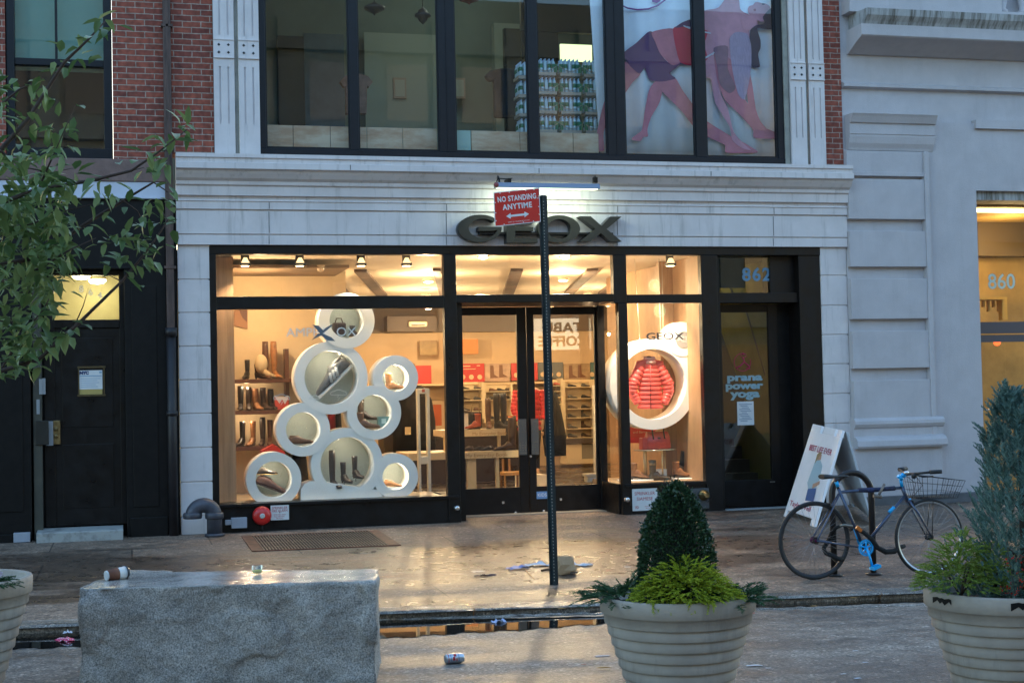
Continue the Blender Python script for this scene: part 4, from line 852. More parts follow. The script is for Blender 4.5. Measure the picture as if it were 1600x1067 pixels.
# ---------------------------------------------------------------- A-frame sign board
AF = thing('sandwich_board', 'white plastic sandwich board with red heading standing behind the bicycle', 'sign board', GH(1275, 815))
TL, TR = (1270, 662), (1316, 672); BL, BR = (1224, 806), (1272, 823)
def board_pts(): 
    bl, br = GH(*BL), GH(*BR); h = 1.12
    # top edge lies 1.1 m up, set back from the feet
    tl, tr = DP(TL[0], TL[1], (bl-CAM).dot(CF)+.32), DP(TR[0], TR[1], (br-CAM).dot(CF)+.32)
    return tl, tr, br, bl
tl, tr, br, bl = board_pts()
def BQ(u, v, d=0):
    n = ((tr-tl).cross(bl-tl)).normalized()
    if n.dot(CAM-tl) < 0: n = -n
    return tl.lerp(tr, u).lerp(bl.lerp(br, u), v)+n*d
def quadbox(m, us, vs_, d0, d1, f=BQ):
    pts = [(us[0], vs_[0]), (us[1], vs_[0]), (us[1], vs_[1]), (us[0], vs_[1])]
    a = [m.b.verts.new(f(u, v, d1)) for u, v in pts]; c = [m.b.verts.new(f(u, v, d0)) for u, v in pts]
    m.f(a); m.f(list(reversed(c)))
    for i in range(4): m.f([a[i], a[(i+1) % 4], c[(i+1) % 4], c[i]])
plast = M('white_plastic', (.88, .84, .84), .4, var=.04)
def panel(m, f):
    quadbox(m, (.0, 1), (.075, .93), -.035, 0, f)
    for a, b in ((.0, .32), (.42, .80), (.88, 1)): quadbox(m, (a, b), (0, .075), -.04, 0, f)
    quadbox(m, (.0, .07), (.93, 1), -.035, 0, f); quadbox(m, (.86, 1), (.93, 1), -.035, 0, f)
fp = bb('front_panel', plast, lambda m: panel(m, BQ), AF, bevel=.006)
bback, rback = GH(1330, 790), GH(1362, 819)
def BR_(u, v, d=0):
    n = ((tr-tl).cross(bl-tl)).normalized()
    if n.dot(CAM-tl) < 0: n = -n
    off = -n*.05
    return (tl+off).lerp(tr+off, u).lerp(bback.lerp(rback, u), v)+n*d
bb('rear_panel', M('grey_plastic', (.45, .47, .5), .5), lambda m: panel(m, BR_), AF, bevel=.006)
bb('handle', black_paint, lambda m: quadbox(m, (.40, .62), (.02, .10), -.05, -.03), AF)
def bq_text(t, u, v, fit, mat, bold=0):
    me = text_mesh(t, .1, .0004, 0, 1, bold, fit=fit)
    uu = (BQ(1, v)-BQ(0, v)).normalized(); vv = (BQ(u, 0)-BQ(u, 1)).normalized(); nn = uu.cross(vv)
    if nn.dot(CAM-tl) < 0: nn = -nn
    mt = Matrix((uu, vv, nn)).transposed().to_4x4(); mt.translation = BQ(u, v, .003)-woff(fp); me.transform(mt); me.materials.clear(); me.materials.append(mat)
    o = bpy.data.objects.new('lettering', me); COL.objects.link(o); o.parent = fp
W_ = (tr-tl).length
bq_text('BEST LIFE EVER', .52, .245, (.74*W_, .078), M('crimson_ink', (.42, .02, .07), .5), .001)
bq_text('TaylorWell', .42, .855, (.68*W_, .085), M('crimson_ink', (.42, .02, .07), .5), .001)
def flat(m, pts, d):
    a = [m.b.verts.new(BQ(u, v, d+.0007)) for u, v in pts]; c = [m.b.verts.new(BQ(u, v, d)) for u, v in pts]
    m.f(a); m.f(list(reversed(c)))
    for i in range(len(a)): m.f([a[i], a[(i+1) % len(a)], c[(i+1) % len(a)], c[i]])
bb('printed_blouse', M('print_pale_teal', (.38, .52, .58), .5), lambda m: flat(m, [(.46, .36), (.60, .34), (.72, .40), (.76, .52), (.72, .62), (.52, .68), (.42, .60), (.44, .48)], .001), fp)
bb('printed_face', M('print_skin', (.52, .30, .20), .5), lambda m: (flat(m, [(.50, .29), (.60, .285), (.62, .34), (.52, .36)], .0019), flat(m, [(.60, .60), (.78, .55), (.80, .58), (.62, .65)], .0021)), fp)
bb('printed_hair', M('print_hair', (.36, .24, .10), .5), lambda m: flat(m, [(.46, .30), (.52, .265), (.60, .27), (.56, .29), (.51, .35), (.47, .40)], .0028), fp)
bb('printed_jeans', M('print_denim', (.08, .14, .30), .5), lambda m: flat(m, [(.50, .66), (.74, .63), (.78, .765), (.52, .78)], .0036), fp)
# ---------------------------------------------------------------- bicycle rack, bicycle, lock
g1, g2 = GH(1294, 896), GH(1375.5, 900)
Yr = (g1.y+g2.y)/2
RK = thing('bicycle_rack', 'black steel hoop bicycle rack that the blue bicycle is chained to', 'bicycle rack', ((g1+g2)/2))
rk_m = M('black_rack', (.016, .012, .012), .4, var=.5, vs=6, col2=None)
xl, xr = g1.x, g2.x; zg = g1.z; ztop = P(1334, 738, Yr).z; Rr = (xr-xl)/2
bb('hoop', rk_m, lambda m: m.tube([(xl, Yr, zg), (xl, Yr, ztop-Rr)]+[((xl+xr)/2-Rr*math.cos(t), Yr, ztop-Rr+Rr*math.sin(t)) for t in lin(0, PI, 18)[1:-1]]+[(xr, Yr, ztop-Rr), (xr, Yr, zg-.04)], .030, 16), RK)
for x in (xl, xr): bb('base_flange', rk_m, lambda m: m.lathe([(.075, -.0), (.075, .012), (.035, .02)], (x, Yr, zside(x, Yr)), 20), RK)
Yb = Yr-.16
rw = P(1272.5, 848.5, Yb); fw = P(1452, 847, Yb-.02); wr = (P(1272.5, 787.5, Yb).z-P(1272.5, 909.5, Yb).z)/2
zgb = zside(rw.x, Yb); rw.z = zgb+wr; fw.z = zside(fw.x, Yb)+wr
B = thing('bicycle', 'dark blue bicycle with bright blue crank and wire basket chained to the hoop rack', 'bicycle', (rw.x+.5, Yb, zgb))
tyre = M('tyre_rubber', (.016, .016, .018), .6, bump=.2, bs=60); spoke = M('spoke_steel', (.35, .35, .36), .35, 1)
blue_f = M('dark_blue_frame', (.06, .08, .135), .3, .45, var=.2, coat=.4); blue_hi = M('bright_blue_anodised', (.0, .42, .88), .3, .15, coat=.3)
blk = M('black_bike_part', (.015, .015, .016), .45)
def wheel(c, front):
    rim_m = M('silver_rim', (.55, .58, .62), .35, .8) if front else M('dark_rim', (.05, .05, .055), .4, .6)
    w_ = bb('wheel', rim_m, lambda m: m.lathe([(wr-.028, -.010), (wr-.022, -.011), (wr-.022, .011), (wr-.028, .010), (wr-.04, .006), (wr-.04, -.006), (wr-.028, -.010)], c, 72, axis='y', cap=False), B)
    bb('tyre', tyre, lambda m: m.tube([(c.x+(wr-.014)*math.cos(t), c.y, c.z+(wr-.014)*math.sin(t)) for t in lin(0, 2*PI, 72)[:-1]], .0155, 10, closed=True), w_)
    def sp(m):
        for i in range(32):
            a = i*2*PI/32; s = 1 if i % 2 else -1; k = a+(1 if (i//2) % 2 else -1)*1.2
            m.tube([(c.x+.022*math.cos(k), c.y+s*.028, c.z+.022*math.sin(k)), (c.x+(wr-.035)*math.cos(a), c.y, c.z+(wr-.035)*math.sin(a))], .0013, 4)
    bb('spokes', spoke, sp, w_)
    bb('hub', M('purple_hub', (.10, .015, .06), .35, .7) if not front else blk, lambda m: (m.lathe([(.016, -.05), (.016, -.035), (.030, -.032), (.030, -.026), (.018, -.022), (.018, .022), (.030, .026), (.030, .032), (.016, .035), (.016, .05)], c, 20, axis='y')), w_)
wheel(rw, False); wheel(fw, True)
def Q(px, py, dy=0): return P(px, py, Yb+dy)
# keep the frame tied to the true wheel centres
BBk = Q(1349, 854.5); ST = Q(1311.5, 769); HT = Q(1409.5, 760); HB = Q(1418.5, 783)
def fr(m):
    m.tube([Q(1310, 763), BBk], .0155, 12); m.tube([Q(1313, 768.5), HT+Vector((-.005, 0, -.01))], .0145, 12); m.tube([Q(1414, 774), BBk], .0165, 12); m.tube([HT, HB], .019, 12)
    for s in (-1, 1):
        m.tube([ST+Vector((0, s*.012, -.01)), rw.lerp(ST, .12)+Vector((0, s*.05, 0)), rw+Vector((0, s*.058, 0))], .008, 8)
        m.tube([BBk+Vector((-.03, s*.025, 0)), rw.lerp(BBk, .15)+Vector((0, s*.055, 0)), rw+Vector((0, s*.058, 0))], .0095, 8)
    m.tube([BBk+Vector((0, -.036, 0)), BBk+Vector((0, .036, 0))], .021, 14)
bb('frame', blue_f, fr, B)
bb('frame_decal', blue_hi, lambda m: (m.tube([Q(1397, 792, -.003), Q(1389, 800.5, -.003)], .0165, 12), m.tube([Q(1420, 779), Q(1420.5, 781)], .022, 12), m.tube([Q(1306.5, 752), Q(1309.5, 760)], .0185, 12)), B)
def fork(m):
    for s in (-1, 1): m.tube([HB+Vector((.004, s*.03, 0)), HB.lerp(fw, .35)+Vector((.012, s*.045, .0)), fw+Vector((0, s*.05, 0))], [.013, .011, .007], 8)
    m.tube([HB+Vector((.004, -.035, 0)), HB+Vector((.004, .035, 0))], .015, 8)
bb('fork', blue_f, fork, B)
bb('seat_post', blk, lambda m: m.tube([Q(1310, 764), Q(1306, 750)], .0125, 10), B)
def saddle(m):
    c = Q(1304, 745.5); c.z += .0
    st = [(-.135, .062, -.012, .030), (-.12, .075, -.015, .034), (-.07, .072, -.012, .030), (0, .045, -.008, .020), (.06, .024, -.004, .018), (.12, .02, -.004, .016), (.14, .012, -.002, .010)]
    rings = []
    for x, w2, z0, z1 in st: rings.append([c+Vector((x, w2*math.cos(t), (z0+z1)/2+(z1-z0)/2*math.sin(t))) for t in lin(0, 2*PI, 14)[:-1]])
    m.loft(rings)
bb('saddle', blk, saddle, B)
cr = BBk+Vector((0, -.05, 0))
def ring_(m):
    R = .072
    m.annulus(cr.x, cr.z, R, R-.012, cr.y-.002, cr.y+.002, 48); m.annulus(cr.x, cr.z, R-.018, R-.026, cr.y-.002, cr.y+.002, 40)
    for i in range(46): 
        a = i*2*PI/46; m.obox((cr.x+(R+.003)*math.cos(a), cr.y, cr.z+(R+.003)*math.sin(a)), Vector((math.cos(a), 0, math.sin(a)))*.004, Vector((0, .0015, 0)), Vector((-math.sin(a), 0, math.cos(a)))*.0025)
    for i in range(5): 
        a = i*2*PI/5+.3; m.tube([cr, cr+Vector((math.cos(a), 0, math.sin(a)))*(R-.006)], [.010, .006], 6)
def crank(m):
    m.tube([cr+Vector((0, -.01, 0)), cr+Vector((.030, -.02, -.10)), cr+Vector((.045, -.022, -.165))], [.014, .011, .013], 8)
bb('chainring', blue_hi, ring_, B); bb('crank_arm', blue_hi, crank, B); bb('crank_arm', blue_hi, lambda m: m.tube([cr+Vector((0, .12, 0)), cr+Vector((-.045, .13, .165))], [.012, .011], 8), B)
def pedal(m, c):
    for s in (-.03, .03): m.obox(c+Vector((s, 0, s*.4)), Vector((.005, 0, .002)), Vector((0, .045, 0)), Vector((0, 0, .012)))
    for s in (-.042, 0, .042): m.obox(c+Vector((0, s, 0)), Vector((.034, 0, .013)), Vector((0, .005, 0)), Vector((-.004, 0, .010)))
pc = cr+Vector((.047, -.08, -.172))
bb('pedal', blue_hi, lambda m: pedal(m, pc), B); bb('pedal', blk, lambda m: pedal(m, cr+Vector((-.045, .19, .165))), B)
def chain(m):
    for s in (-1, 1): m.tube([cr+Vector((-.01, .012, s*.07)), rw+Vector((0, -.038, s*.030))], .0028, 5)
    m.lathe([(.034, -.038), (.034, -.034), (.02, -.034)], rw, 20, axis='y')
bb('chain', steel, chain, B)
bb('stem', blue_hi, lambda m: (m.tube([HT, Q(1407, 748)], .0165, 10), m.tube([Q(1406, 748), Q(1412, 740)], .019, 10), m.blob(Q(1411, 743, -.01), (.032, .03, .022), 2), m.tube([Q(1403, 743, -.03), Q(1410, 749, -.03)], .018, 8)), B)
hb = Q(1415, 741)
bb('handlebar', blk, lambda m: (m.tube([hb+Vector((.10, -.26, .03)), hb+Vector((.06, -.14, .015)), hb+Vector((0, 0, .0)), hb+Vector((.05, .14, .015)), hb+Vector((.08, .26, .03))], .0125, 10)), B)
bb('grip', blk, lambda m: m.tube([hb+Vector((.10, -.26, .03)), hb+Vector((.20, -.30, .035))], .019, 12), B)
bb('grip', blk, lambda m: m.tube([hb+Vector((.08, .26, .03)), hb+Vector((.18, .30, .035))], .019, 12), B)
bb('bell', chrome, lambda m: m.blob(hb+Vector((-.03, -.06, .02)), (.028, .028, .02), 2), B)
def levers(m):
    m.tube([hb+Vector((.04, -.12, .0)), hb+Vector((.09, -.15, -.02)), hb+Vector((.16, -.22, -.01))], .007, 6); m.blob(hb+Vector((.03, -.10, -.01)), (.03, .025, .03), 1)
    m.tube([hb+Vector((.05, -.10, -.01)), hb+Vector((.10, -.12, -.10)), hb+Vector((.06, -.03, -.2)), HB+Vector((.03, 0, .04))], .003, 5)
    m.tube([hb+Vector((.05, .10, -.01)), hb+Vector((.13, .05, -.09)), hb+Vector((.08, .02, -.2)), HB+Vector((.04, 0, .02))], .003, 5)
bb('brake_lever', blk, levers, B)
def caliper(m, c): m.obox(c, Vector((.012, 0, 0)), Vector((0, .03, 0)), Vector((0, 0, .02))); m.tube([c+Vector((.0, -.04, .02)), c+Vector((0, -.03, -.03))], .006, 6); m.tube([c+Vector((.0, .04, .02)), c+Vector((0, .03, -.03))], .006, 6)
bb('brake', blk, lambda m: (caliper(m, HB+Vector((.035, 0, -.01))), caliper(m, Q(1295, 789))), B)
# wire basket in front of the bars
bk = M('black_wire', (.012, .012, .012), .4)
def basket(m):
    y0, y1 = Yb-.19, Yb+.19
    T = [Q(1424, 741, 0).x, Q(1491, 748, 0).x]; zT0, zT1 = Q(1424, 741).z, Q(1491, 749).z; Bx = [Q(1430, 778).x, Q(1482, 778).x]; zB = Q(1455, 777.5).z
    def pt(u, y, v):  # u along x 0..1, v 0 top 1 bottom
        return Vector(((T[0]*(1-u)+T[1]*u)*(1-v)+(Bx[0]*(1-u)+Bx[1]*u)*v, Yb+(y-Yb)*(1-.22*v), (zT0*(1-u)+zT1*u)*(1-v)+zB*v))
    for v, r in ((0, .0035), (.33, .0018), (.66, .0018), (1, .0025)):
        for a, b2 in (((0, y0), (1, y0)), ((1, y0), (1, y1)), ((1, y1), (0, y1)), ((0, y1), (0, y0))): m.tube([pt(a[0], a[1], v), pt(b2[0], b2[1], v)], r, 5)
    for i in range(9):
        u = i/8
        for y in (y0, y1): m.tube([pt(u, y, 0), pt(u, y, 1)], .0018, 4)
        yy = y0+(y1-y0)*u
        for uu in (0, 1): m.tube([pt(uu, yy, 0), pt(uu, yy, 1)], .0018, 4)
        m.tube([pt(u, y0, 1), pt(u, y1, 1)], .0018, 4); m.tube([pt(0, yy, 1), pt(1, yy, 1)], .0018, 4)
    for s in (-1, 1): m.tube([pt(.5, Yb+s*.03, 1), fw+Vector((0, s*.055, 0))], .004, 6)
bb('basket', bk, basket, B)
bb('tube_wrap', M('blue_black_tape', (.012, .018, .06), .6, var=.8, vs=30), lambda m: m.tube([Q(1341, 765.5), Q(1360, 765.5), Q(1380, 764), Q(1398, 762.5)], [.02, .024, .02, .022], 8), B)
LK = thing('chain_lock', 'thick black cloth covered chain lock looped through bicycle wheels and rack', 'lock', Q(1360, 860))
def lockp(m):
    d = -.03
    m.tube([Q(1314, 821, d), Q(1306, 824, d), Q(1300, 832, .04), Q(1296, 842, .12), Q(1287, 856, .08), Q(1290, 864, .02), Q(1302, 868, -.04), Q(1309, 873, -.05), Q(1318, 872, -.02)], [.014, .018, .022, .022, .02, .02, .022, .024, .016], 10)
    m.tube([Q(1338, 826, -.02), Q(1350, 832, -.05), Q(1362, 842, -.06), Q(1371, 855, -.05), Q(1384, 862, -.04), Q(1397, 861, -.03), Q(1405, 855, .0), Q(1413, 852.5, .03)], [.016, .02, .022, .024, .025, .025, .022, .018], 10)
bb('sleeve', M('lock_sleeve', (.010, .009, .009), .85, bump=.9, bs=30), lockp, LK)
bb('shackle', M('lock_steel', (.25, .24, .21), .5, .8), lambda m: m.tube([Q(1312, 821, -.04), Q(1320, 820, -.05), Q(1332, 822, -.05)], .013, 8), LK)
bb('orange_tag', M('orange_reflector', (.65, .16, .02), .4), lambda m: m.obox(Q(1342, 826, -.08), Vector((.022, 0, -.018)), Vector((0, .015, 0)), Vector((.008, 0, .012))), LK)
UL = thing('u_lock', 'worn brown grey padlock bar clipped across the bicycle top tube at the rack', 'lock', Q(1373, 768))
bb('lock_bar', M('worn_lock', (.22, .18, .15), .6, .3, var=.4, vs=12), lambda m: (m.tube([Q(1382, 756, -.04), Q(1373, 773, -.04)], .013, 8), m.tube([Q(1365, 774, -.04), Q(1377, 776, -.04)], .017, 8)), UL)

# ---------------------------------------------------------------- planters
conc = M('planter_resin', (.39, .325, .265), .7, var=.14, vs=3, bump=.15, bs=70)
add_streaks(conc, .45, (7, 7, 1.2), .52, .72)
Dp = 8.67
rimz = DP(1058, 926, Dp).z; rimR = 121.5/2300*Dp
pz0 = rimz-.68
def planter(cx, cy, label):
    t = thing('planter', label, 'planter', (cx, cy, pz0), 'ribbed planters in the street')
    H = .68; n = 9; prof = [(.30, 0)]
    rb, rt = .262, rimR-.018
    h = (H-.10)/n
    for i in range(n):
        ra = rb+(rt-rb)*(i/n); r2 = rb+(rt-rb)*((i+1)/n)
        prof += [(ra-.006, i*h+.001), (ra+.010, i*h+.003), (ra+.013, i*h+.009), (r2-.003, (i+1)*h-.002)]
    prof += [(rimR-.012, H-.10), (rimR-.002, H-.093), (rimR, H-.01), (rimR-.006, H), (rimR-.03, H), (rimR-.035, H-.01), (rimR-.05, H-.09), (.02, H-.095)]
    mb = MB(); mb.lathe(prof, (0, 0, 0), 72); o = mb.build('pot', conc, t, local=True)
    mb = MB(); mb.lathe([(rimR-.06, H-.1), (rimR-.06, H-.07), (.02, H-.055)], (0, 0, 0), 32); mb.build('soil', M('potting_soil', (.03, .02, .013), .95, bump=1, bs=60), t, local=True)
    return t
c1_ = DP(1058, 926, Dp+.0); c2_ = DP(1568, 918, Dp); c0_ = DP(-76, 918, Dp)
PL1 = planter(c1_.x, c1_.y, 'ribbed grey planter in the middle of the street, holding the clipped dark cone shrub')
PL2 = planter(c2_.x, c2_.y, 'ribbed grey planter with torn black tape on its rim, holding the blue juniper tree')
PL0 = planter(c0_.x, c0_.y, 'ribbed grey planter beside the left end of the granite block')
PL1.location.z = PL2.location.z = PL0.location.z = pz0
PL2.location.z = DP(1568, 918, Dp).z-.68; PL0.location.z = DP(-76, 903, Dp).z-.68
# torn tape on the right planter's rim
def tape(m, px0, px1, z0, z1, cx):
    rows = []
    for i in range(9):
        px = px0+(px1-px0)*i/8; a = math.asin(max(-.99, min(.99, (px-1568)/121.5)))
        d = a; r = rimR+.003
        x, y = cx.x+r*math.sin(d-.0), cx.y-r*math.cos(d)
        # rotate about the planter axis so that it faces the camera
        v = Vector((r*math.sin(d), -r*math.cos(d), 0)); rz_ = -math.atan2(CF.x, CF.y)-.19; v.rotate(Matrix.Rotation(rz_, 3, 'Z'))
        j = .006*((i*37) % 5-2)
        rows.append((cx+v+Vector((0, 0, z0+j*.3)), cx+v+Vector((0, 0, z1+j))))
    for (a, b2), (c, d2) in zip(rows, rows[1:]): m.f([a, c, d2, b2])
bb('tape_strip', black_flat, lambda m: tape(m, 1457, 1481, .655, .628, Vector(PL2.location)), PL2, norm=False)
bb('tape_strip', black_flat, lambda m: tape(m, 1562, 1606, .658, .624, Vector(PL2.location)), PL2, norm=False)

def leafmat(name, c1, c2, rough=.5, trans=.12, rnd_v=True):
    mt = bpy.data.materials.new(name); mt.use_nodes = True; nt = mt.node_tree; b = nt.nodes['Principled BSDF']; N = nt.nodes.new; L = nt.links.new
    geo = N('ShaderNodeNewGeometry'); cr_ = N('ShaderNodeMix'); cr_.data_type = 'RGBA'; cr_.inputs[6].default_value = (*c1, 1); cr_.inputs[7].default_value = (*c2, 1)
    L(geo.outputs['Random Per Island'], cr_.inputs[0]); L(cr_.outputs[2], b.inputs['Base Color']); b.inputs['Roughness'].default_value = rough
    b.inputs['Specular IOR Level'].default_value = .4
    t = N('ShaderNodeBsdfTranslucent'); L(cr_.outputs[2], t.inputs[0]); mx = N('ShaderNodeMixShader'); mx.inputs[0].default_value = trans
    o = nt.nodes['Material Output']; L(b.outputs[0], mx.inputs[1]); L(t.outputs[0], mx.inputs[2]); L(mx.outputs[0], o.inputs[0]); MATS[name] = mt; return mt
def leaf(m, p, d, up, L_, W_, fold=.25, droop=.0):
    d = d.normalized(); s = d.cross(up)
    if s.length < 1e-4: s = d.orthogonal()
    s.normalize(); n = s.cross(d).normalized()
    b0 = m.b.verts.new(p); t = m.b.verts.new(p+d*L_-n*droop*L_)
    c1, c2 = m.b.verts.new(p+d*L_*.35+n*(-fold*W_*.2)), m.b.verts.new(p+d*L_*.7-n*(fold*W_*.2+droop*L_*.4))
    for sg in (-1, 1):
        e1 = m.b.verts.new(p+d*L_*.30+s*W_*.5*sg+n*fold*W_*.5); e2 = m.b.verts.new(p+d*L_*.68+s*W_*.40*sg+n*(fold*W_*.4-droop*L_*.4))
        q = [[b0, c1, e1], [c1, c2, e2, e1], [c2, t, e2]]
        for vs in q: m.f(vs if sg > 0 else list(reversed(vs)), True)
def qleaf(m, p, d, s, L_, W_):
    m.f([p, p+d*L_*.5+s*W_*.5, p+d*L_, p+d*L_*.5-s*W_*.5])
def rvec(r): return Vector((r.gauss(0, 1), r.gauss(0, 1), r.gauss(0, 1))).normalized()
# clipped cone shrub
r_ = random.Random(11)
base = Vector(PL1.location)+Vector((0, 0, .60))
SH = thing('clipped_shrub', 'dark green box shrub clipped to a cone in the middle planter', 'shrub', base)
topz = DP(1054, 757, Dp).z; Hs = topz-base.z
def prof_r(t):   # t 0 bottom 1 top
    return .214*(1-t**3.4)**.8*(1-.10*max(0, .2-t)/.2)
def shrub(m):
    for i in range(9500):
        t = r_.random()**1.0; a = r_.uniform(0, 2*PI); k = .78+.26*r_.random()**.5+.05*math.sin(a*5+t*9)+.04*math.sin(a*11-t*17)
        rad = prof_r(t)*k; p = base+Vector((rad*math.cos(a)+.03*(t-.5), rad*math.sin(a), t*Hs+r_.uniform(-.015, .015)))
        out = Vector((math.cos(a), math.sin(a), .5)); d = (out+rvec(r_)*.8).normalized(); s = d.cross(rvec(r_)).normalized()
        qleaf(m, p, d, s, r_.uniform(.018, .03), r_.uniform(.012, .018))
    for i in range(130):
        t = r_.random(); a = r_.uniform(0, 2*PI); rad = prof_r(t)*1.0; p = base+Vector((rad*math.cos(a), rad*math.sin(a), t*Hs)); d = Vector((math.cos(a)*.6, math.sin(a)*.6, 1)).normalized()
        for j in range(6):
            q = p+d*j*.010; qleaf(m, q, (d*.5+rvec(r_)).normalized(), rvec(r_), .02, .013)
bb('foliage', leafmat('boxwood_leaf', (.014, .038, .016), (.05, .10, .042), .35), shrub, SH, norm=False)
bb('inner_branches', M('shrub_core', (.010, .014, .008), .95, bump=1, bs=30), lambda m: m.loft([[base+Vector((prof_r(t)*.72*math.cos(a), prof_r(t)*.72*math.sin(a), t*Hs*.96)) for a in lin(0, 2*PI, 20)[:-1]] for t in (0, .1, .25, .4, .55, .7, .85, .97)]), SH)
# feathery conifers: sprays of thin needles
def spray(m, p, d, L_, r, nw=.004, dens=26, spread=.35, sub=.35):
    side = d.cross(Vector((0, 0, 1)))
    if side.length < .05: side = Vector((1, 0, 0))
    side.normalize(); cur = p; n = dens
    for i in range(n):
        t = i/n; q = p+d*L_*t+Vector((0, 0, -.25*L_*t*t)); l2 = L_*sub*(1-t*.75)
        for s in (-1, 1):
            dd = (d*.8+side*s*(.55+spread*r.random())+rvec(r)*.3).normalized()
            w_ = dd.cross(rvec(r)).normalized()*nw
            e = q+dd*l2*(.6+.6*r.random()); m.f([q-w_, q+w_, e+w_*.3, e-w_*.3])
    w_ = side*nw; e = p+d*L_*1.05+Vector((0, 0, -.25*L_)); m.f([p-w_, p+w_, e])
gold = leafmat('golden_cypress', (.18, .27, .02), (.58, .60, .05), .6, .35)
grn = leafmat('green_juniper', (.02, .065, .028), (.06, .14, .055), .6, .2)
ygr = leafmat('yellow_green_cypress', (.13, .22, .035), (.36, .45, .09), .6, .35)
blu = leafmat('blue_green_juniper', (.06, .135, .115), (.19, .30, .27), .6, .2)
pc1 = Vector(PL1.location)+Vector((0, 0, .60))
tc = (CAM-pc1); tc.z = 0; tc.normalize(); rt_ = Vector((-tc.y, tc.x, 0))   # towards camera, and to the camera's right
if rt_.dot(CR) < 0: rt_ = -rt_
def clump(name, label, mat, c, n, ra, hgt, L_, r, cat='shrub', dens=14, up=.6, nw=.0035, grp=None, flat=False):
    t = thing(name, label, cat, c, grp)
    def fn(m):
        for i in range(n):
            a = r.uniform(0, 2*PI); q = r.random()**.6
            p = c+rt_*(ra[0]*q*math.cos(a))+tc*(ra[1]*q*math.sin(a))+Vector((0, 0, hgt*(1-q*q)*r.uniform(.2, 1)))
            d = (rt_*math.cos(a)*(.5+q)+tc*math.sin(a)*(.5+q)+Vector((0, 0, up*(1.3-q)))+rvec(r)*.35).normalized()
            spray(m, p, d, L_*r.uniform(.7, 1.3), r, nw, dens)
    bb('foliage', mat, fn, t, norm=False)
    bb('stem', M('juniper_stem', (.05, .035, .025), .9), lambda m: [m.tube([c-Vector((0, 0, .05)), c+rt_*ra[0]*.5*math.cos(k)+tc*ra[1]*.5*math.sin(k)+Vector((0, 0, hgt*.4))], .006, 5) for k in (0, 1.3, 2.6, 3.9, 5.2)], t)
    return t
r_ = random.Random(21)
clump('golden_shrub', 'yellow green feathery shrub spilling over the front of the middle planter', gold, pc1+tc*.25+rt_*.05+Vector((0, 0, .09)), 900, (.29, .19), .22, .062, r_, dens=12, nw=.0028)
gspill = bpy.data.objects['golden_shrub']
clump('juniper', 'dark green juniper trailing over the left side of the middle planter', grn, pc1-rt_*.30+tc*.10+Vector((0, 0, .06)), 110, (.20, .16), .08, .13, r_, grp='low junipers')
clump('juniper', 'dark green juniper reaching over the right side of the middle planter', grn, pc1+rt_*.34+tc*.10+Vector((0, 0, .05)), 90, (.15, .16), .07, .13, r_, grp='low junipers')
def arms(m, c, dirs, r):
    for d, L_ in dirs:
        p = c; 
        for j in range(5):
            spray(m, p, (d+rvec(r)*.25).normalized(), L_*.45, r, .0035, 12); p = p+d*L_*.2+Vector((0, 0, .004-.006*j))
t = thing('juniper', 'thin green juniper runners hanging out past the left rim of the middle planter', 'shrub', pc1-rt_*.42+Vector((0, 0, .08)), 'low junipers')
bb('foliage', grn, lambda m: arms(m, pc1-rt_*.40+tc*.05+Vector((0, 0, .09)), [((-rt_+Vector((0, 0, .12))).normalized(), .20), ((-rt_+Vector((0, 0, -.10))+tc*.3).normalized(), .17), ((-rt_*.8-tc*.4+Vector((0, 0, .35))).normalized(), .14), ((-rt_+Vector((0, 0, .45))).normalized(), .10), ((-rt_+tc*.5).normalized(), .15)], r_), t, norm=False)
bb('stem', M('juniper_stem', (.05, .035, .025), .9), lambda m: m.tube([pc1-rt_*.35+Vector((0, 0, .05)), pc1-rt_*.58+Vector((0, 0, .10))], .004, 5), t)
bb('hanging_sprays', gold, lambda m: [spray(m, pc1+tc*(.40+.03*math.sin(i))+rt_*(-.16+.017*i)+Vector((0, 0, .10)), (tc*.5+rt_*.25*math.sin(i*2.1)+Vector((0, 0, -.75-.3*math.sin(i*1.7)))).normalized(), .045+.035*abs(math.sin(i*1.3)), r_, .0028, 12) for i in range(22)], gspill, norm=False)
# right planter
pc2 = Vector(PL2.location)+Vector((0, 0, .60))
clump('golden_shrub', 'bushy yellow green shrub in the planter with torn tape, nearest the bicycle', ygr, pc2-rt_*.27+tc*.12+Vector((0, 0, .10)), 800, (.25, .24), .33, .055, r_, dens=11, nw=.0026)
clump('golden_shrub', 'lower yellow green shrub tuft in front of the blue juniper tree', ygr, pc2-rt_*.08+tc*.10+Vector((0, 0, .12)), 200, (.14, .13), .24, .055, r_, dens=11, nw=.0026)
clump('juniper', 'small grey green cushion plant at the front rim of the planter with torn tape', blu, pc2-rt_*.04+tc*.27+Vector((0, 0, .05)), 120, (.15, .07), .06, .045, r_, nw=.0025)
JT = thing('juniper_tree', 'tall blue green juniper cone standing in the planter with torn tape', 'tree', pc2+rt_*.12)
jc = pc2+rt_*.13-tc*.05; jh = DP(1562, 618, Dp).z-jc.z
def jun(m):
    r = random.Random(5)
    for i in range(1250):
        t = r.random()**1.15; a = r.uniform(0, 2*PI); rad = (.47*(1-t)**.8+.02)*(.45+.6*r.random())*(1+.18*math.sin(a*3+t*6))
        c = jc+Vector((.05*math.sin(t*5), 0, 0))
        p = c+Vector((rad*math.cos(a), rad*math.sin(a), t*jh)); d = Vector((math.cos(a)*.45, math.sin(a)*.45, 1.0))+rvec(r)*.22
        spray(m, p, d.normalized(), r.uniform(.08, .15), r, .0042, 11, .2, .38)
bb('crown', blu, jun, JT, norm=False)
